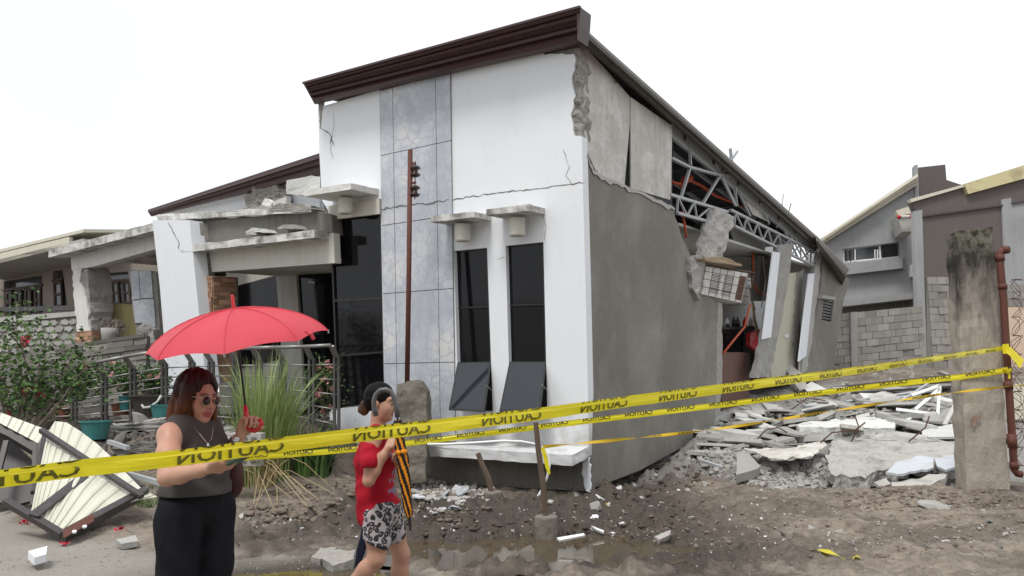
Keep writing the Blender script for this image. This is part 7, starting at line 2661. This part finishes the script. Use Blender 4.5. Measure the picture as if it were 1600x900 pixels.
# ============ the woman in red with the folded umbrella
f2 = frame_of((.99, -.08, 0))
hf2 = frame_of((.985, -.10, -.09))
bx2 = A(605, 800, 4.7)
base2 = V((bx2.x, 4.7, gz(bx2.x, 4.7)))
W2_ = thing('person', 'woman in red T-shirt and leopard-print shorts with her dark hair in a bun', 'person', base2)
ho2 = A(595, 628, 4.68)
sR2, sL2 = A(584, 686, 4.53), A(592, 686, 4.86)
eR2, wR2 = A(576, 751, 4.46), A(606, 700, 4.47)
eL2, wL2 = A(603, 752, 4.86), A(618, 722, 4.66)
c2_ = lambda px, py, fw=0, lf=0: A(px, py, 4.7) + f2[0] * fw + f2[1] * lf


def torso2(B, g=0.0, k=.04):
    B.ell(c2_(585, 700), (.084 + g, .132 + g, .12 + g), f2, k)
    B.ell(c2_(590, 720, .03), (.074 + g, .115 + g, .09 + g), f2, k)
    B.ell(c2_(590, 755), (.080 + g, .122 + g, .13 + g), f2, k)
    B.ell(c2_(596, 795), (.102 + g, .142 + g, .11 + g), f2, k)
    B.cap(A(588, 676, 4.6), A(590, 676, 4.8), .04 + g * .7, .04 + g * .7, k)


hipR, kneeR, ankR = A(591, 806, 4.61), A(588, 874, 4.59), A(536, 926, 4.60)
hipL, kneeL, ankL = A(605, 802, 4.80), A(627, 866, 4.82), A(630, 952, 4.86)


def legs2(B):
    B.chain([hipR, hipR.lerp(kneeR, .5), kneeR], [.078, .064, .047], .03)
    B.chain([kneeR, kneeR.lerp(ankR, .3), kneeR.lerp(ankR, .8), ankR], [.046, .047, .032, .031], .03)
    B.chain([hipL, hipL.lerp(kneeL, .5), kneeL], [.078, .065, .048], .03)
    B.chain([kneeL, kneeL.lerp(ankL, .3) + V((-.012, 0, 0)), kneeL.lerp(ankL, .8), ankL], [.047, .048, .032, .031], .03)
    B.cap(ankL + V((-.02, 0, -.02)), ankL + f2[0] * .14 + V((0, 0, -.035)), .032, .022, .02)
    B.cap(ankR + V((-.02, 0, -.0)), ankR + V((.05, 0, -.12)), .032, .022, .02)


b2 = Body()
torso2(b2, -.012)
legs2(b2)
b2.cap(A(588, 678, 4.69), ho2 + V((-.005, 0, -.05)), .046, .046, .03)
b2.chain([sR2 + V((0, .03, 0)), sR2, A(580, 718, 4.48), eR2], [.040, .045, .039, .032], .03)
b2.chain([eR2, eR2.lerp(wR2, .3), eR2.lerp(wR2, .75), wR2], [.031, .032, .024, .021], .02)
b2.chain([sL2, A(598, 718, 4.87), eL2], [.048, .043, .035], .03)
b2.chain([eL2, eL2.lerp(wL2, .3), wL2], [.034, .034, .023], .02)
P2 = head(b2, ho2, hf2, .88)
hand(b2, wR2, A(618, 684, 4.50) - wR2, (.35, .92, -.1), -1, [(.9, 1.2, .7)] * 4, .88, .02, (.75, .3, .6))
hand(b2, wL2, A(624, 700, 4.56) - wL2, (.2, -.95, .1), 1, [(.9, 1.2, .7)] * 4, .88, .02, (.75, .3, .6))
SK2 = np.array((.47, .26, .18))


def tint2(co):
    c = np.tile(SK2, (len(co), 1))
    fr = np.array([tuple(v) for v in hf2])
    loc = (co - np.array(ho2)) @ fr.T / .88

    def blob(c0, r):
        return np.clip(1.25 - np.linalg.norm((loc - np.array(c0)) / np.array(r), axis=1), 0, .25)[:, None] * 4
    lip = blob((.094, 0, -.0725), (.018, .027, .016))
    c = c * (1 - lip) + np.array((.30, .085, .075)) * lip
    for q in (1, -1):
        br = blob((.088, q * .033, .022), (.02, .026, .006))
        c = c * (1 - br) + np.array((.03, .02, .016)) * br
        ey = blob((.091, q * .033, -.004), (.012, .014, .005))
        c = c * (1 - ey) + np.array((.03, .02, .018)) * ey
    return c


b2.part('body', 'skin', W2_, .0048, colour=tint2)
ts = Body()
torso2(ts, .012, .03)
ts.ell(c2_(586, 775, -.02), (.094, .13, .16), f2, .03)
ts.ell(c2_(578, 722, 0), (.092, .122, .13), f2, .03)
ts.ell(c2_(590, 765, .01), (.094, .132, .13), f2, .03)
ts.ell(c2_(588, 806, -.01), (.104, .142, .10), f2, .03)
ts.cap(sR2 + V((.004, .04, -.005)), A(575, 722, 4.46), .058, .066, .03)
ts.ball(A(573, 757, 4.44), .10, .008, True)
ts.cap(sL2 + V((-.0, -.04, -.005)), A(597, 712, 4.87), .055, .052, .03)
ts.ell(A(592, 664, 4.69), (.07, .07, .045), None, .012, True)
cutp = A(580, 818, 4.6)


def tint_shirt(co):
    c = np.tile(np.array((.34, .007, .02)), (len(co), 1))
    d = (co - np.array(A(622, 735, 4.6)))
    u, v = d[:, 0], d[:, 2]
    m = ((np.abs(v) < .16) & (u > -.055)).astype(float)
    pat = (fbm(co[:, 1] * 30, co[:, 2] * 34, 3, 8, co[:, 0] * 30) > .12).astype(float) * m
    c = c * (1 - pat[:, None]) + np.array((.17, .15, .22)) * pat[:, None]
    return c


def tinted_cloth(name):
    m, n, l, b = newmat(name)
    ca = n.new('ShaderNodeVertexColor')
    ca.layer_name = 'tint'
    l.new(ca.outputs[0], b.inputs['Base Color'])
    b.inputs['Roughness'].default_value = .85
    b.inputs['Specular IOR Level'].default_value = .2
    return m


MT['red_print'] = tinted_cloth('red_printed_cotton')
ts.part('t_shirt', 'red_print', W2_, .0052, colour=tint_shirt, wrinkle=lambda x, y, z: .007 * fbm(x * 9, y * 9, 3, 45, z * 8) + .004 * np.sin(38 * z - 30 * x + 5 * fbm(x * 6, y * 6, 2, 3, z * 6)),
        clips=[(A(566, 822, 4.6), V((.50, .0, -.86))), (A(577, 729, 4.47), V((0, -.35, -.93)) * 1)] if False else [(A(566, 822, 4.6), V((.50, .0, -.86)))])
sh2 = Body()
sh2.ell(c2_(597, 797), (.108, .145, .115), f2, .03)
sh2.cap(hipR + V((-.005, 0, 0)), hipR.lerp(kneeR, .58), .086, .082, .02)
sh2.cap(hipL, hipL.lerp(kneeL, .46), .084, .080, .02)
sh2.part('shorts', 'leopard', W2_, .0052, wrinkle=fold(12, .007, 7), clips=[(A(562, 838, 4.6), V((-.40, 0, -.92))), (A(598, 770, 4.7), V((0, 0, 1)))])
h2 = Body()
H2 = lambda a, b, c, r, k=.02, sub=False: h2.ell(P2(a, b, c), tuple(x * .88 for x in r), hf2, k * .88, sub)
H2(-.018, 0, .042, (.103, .086, .095))
H2(-.060, 0, .0, (.055, .074, .07), .03)
H2(.105, 0, -.045, (.085, .11, .105), .012, True)
H2(.03, 0, -.085, (.09, .12, .07), .012, True)
MT['hair_black'] = hair_mat('black_hair', (.016, .010, .008), (.0085, .0075, .008), ho2.z - .1 - base2.z, ho2.z - base2.z, .06)
MT['hair_bun'] = hair_mat('brown_dyed_bun', (.10, .05, .026), (.035, .02, .013), ho2.z - .09 - base2.z, ho2.z + .03 - base2.z)
h2.part('hair', 'hair_black', W2_, .0045, wrinkle=lambda x, y, z: .0025 * fbm((x - ho2.x) * 8, (y - ho2.y) * 60, 3, 31, (z - ho2.z) * 60))
bn = Body()
bn.ball(A(571, 634, 4.70), .034, .02).ball(A(565, 640, 4.70), .024, .02).cap(A(578, 630, 4.69), A(568, 644, 4.7), .026, .02, .02)
bn.part('hair_bun', 'hair_bun', W2_, .004, wrinkle=lambda x, y, z: .007 * fbm(x * 40, y * 40, 3, 3, z * 30))
for an, dd in ((ankL, f2[0] * .11 + V((0, 0, -.058))), (ankR, V((.035, 0, -.13)))):
    v = (dd - V((-.03, 0, -.055))).normalized() if an is ankL else V((.35, 0, -.94)).normalized()
    mid = an + dd * .5 + V((-.012, 0, -.03))
    MB().box(mid, v * .12, V((0, .042, 0)), v.cross(V((0, 1, 0))) * .009).part('sandal', 'black_cotton', W2_, bevel=.006)
nv = thing('dark_cloth', 'dark navy cloth hanging behind the legs of the woman in red', 'cloth', A(562, 884, 4.9))
MB().plate(YP(4.92).pts([(566, 815), (574, 818), (572, 850), (568, 866), (560, 886), (553, 884), (557, 858), (562, 840)]), [], (0, .06, 0)).part('fold', 'navy_cotton', nv, bevel=.01)

# folded umbrella, black and orange, with a crook handle
fu = thing('folded_umbrella', 'folded black and orange umbrella with grey crook handle held by the woman in red', 'umbrella', A(641, 828, 4.45))
U = YP(4.45)
MB().tube(U.pts([(588, 650), (585, 640), (584, 628), (587, 617), (594, 610), (603, 608.5), (611, 612), (616, 621), (619, 636), (621, 652)]), .0145, 12).part('crook_handle', 'grey_handle', fu, smooth=True)
MB().tube(U.pts([(621, 650), (630, 740), (641, 828)]), .006, 8).part('shaft', 'black_plastic', fu)
a, b = U(621, 656), U(639.5, 808)
ax_ = (b - a).normalized()
x_ = ax_.cross(V((0, 1, 0))).normalized()
y_ = ax_.cross(x_)
L_ = (b - a).length
prof_ = [(0, .017), (.05, .028), (.12, .022), (.22, .026), (.35, .031), (.5, .032), (.65, .029), (.8, .024), (.92, .022), (1, .013)]
vs, fs, mi = [], [], []
NN, MM = 48, 56
for i in range(MM + 1):
    t = i / MM
    r_ = np.interp(t, [p[0] for p in prof_], [p[1] for p in prof_])
    for k in range(NN):
        ang = 6.283 * k / NN
        tw_ = t * 4.2
        r2 = r_ * (1 + .16 * math.sin(5 * (ang + tw_)) + .05 * math.sin(11 * ang + 9 * t))
        vs.append(a + ax_ * (L_ * t) + (x_ * math.cos(ang) + y_ * math.sin(ang)) * r2)
for i in range(MM):
    for k in range(NN):
        fs.append((i * NN + k, i * NN + (k + 1) % NN, (i + 1) * NN + (k + 1) % NN, (i + 1) * NN + k))
        mi.append(1 if math.sin(2.5 * 2 * (6.283 * k / NN + i / MM * 4.2) + .6) > -.25 else 0)
mbu = MB()
mbu.add(vs, fs)
cu_ = mbu.part('folded_canopy', 'umb_orange', fu, smooth=True, recalc=False)
cu_.data.materials.append(MT['umb_black'])
cu_.data.polygons.foreach_set('material_index', mi)
MB().lathe(U(621.5, 660), [(.02, -.012), (.026, 0), (.02, .014)], 12, ax_).part('tie_band', 'umb_black', fu, smooth=True)
MB().lathe(U(627, 706), [(.034, -.012), (.036, 0), (.034, .012)], 14, ax_).part('tie_band', 'umb_orange', fu, smooth=True)
MB().tube(U.pts([(639.5, 806), (641.5, 829)]), [.010, .006], 8).part('end_cap', 'black_plastic', fu)
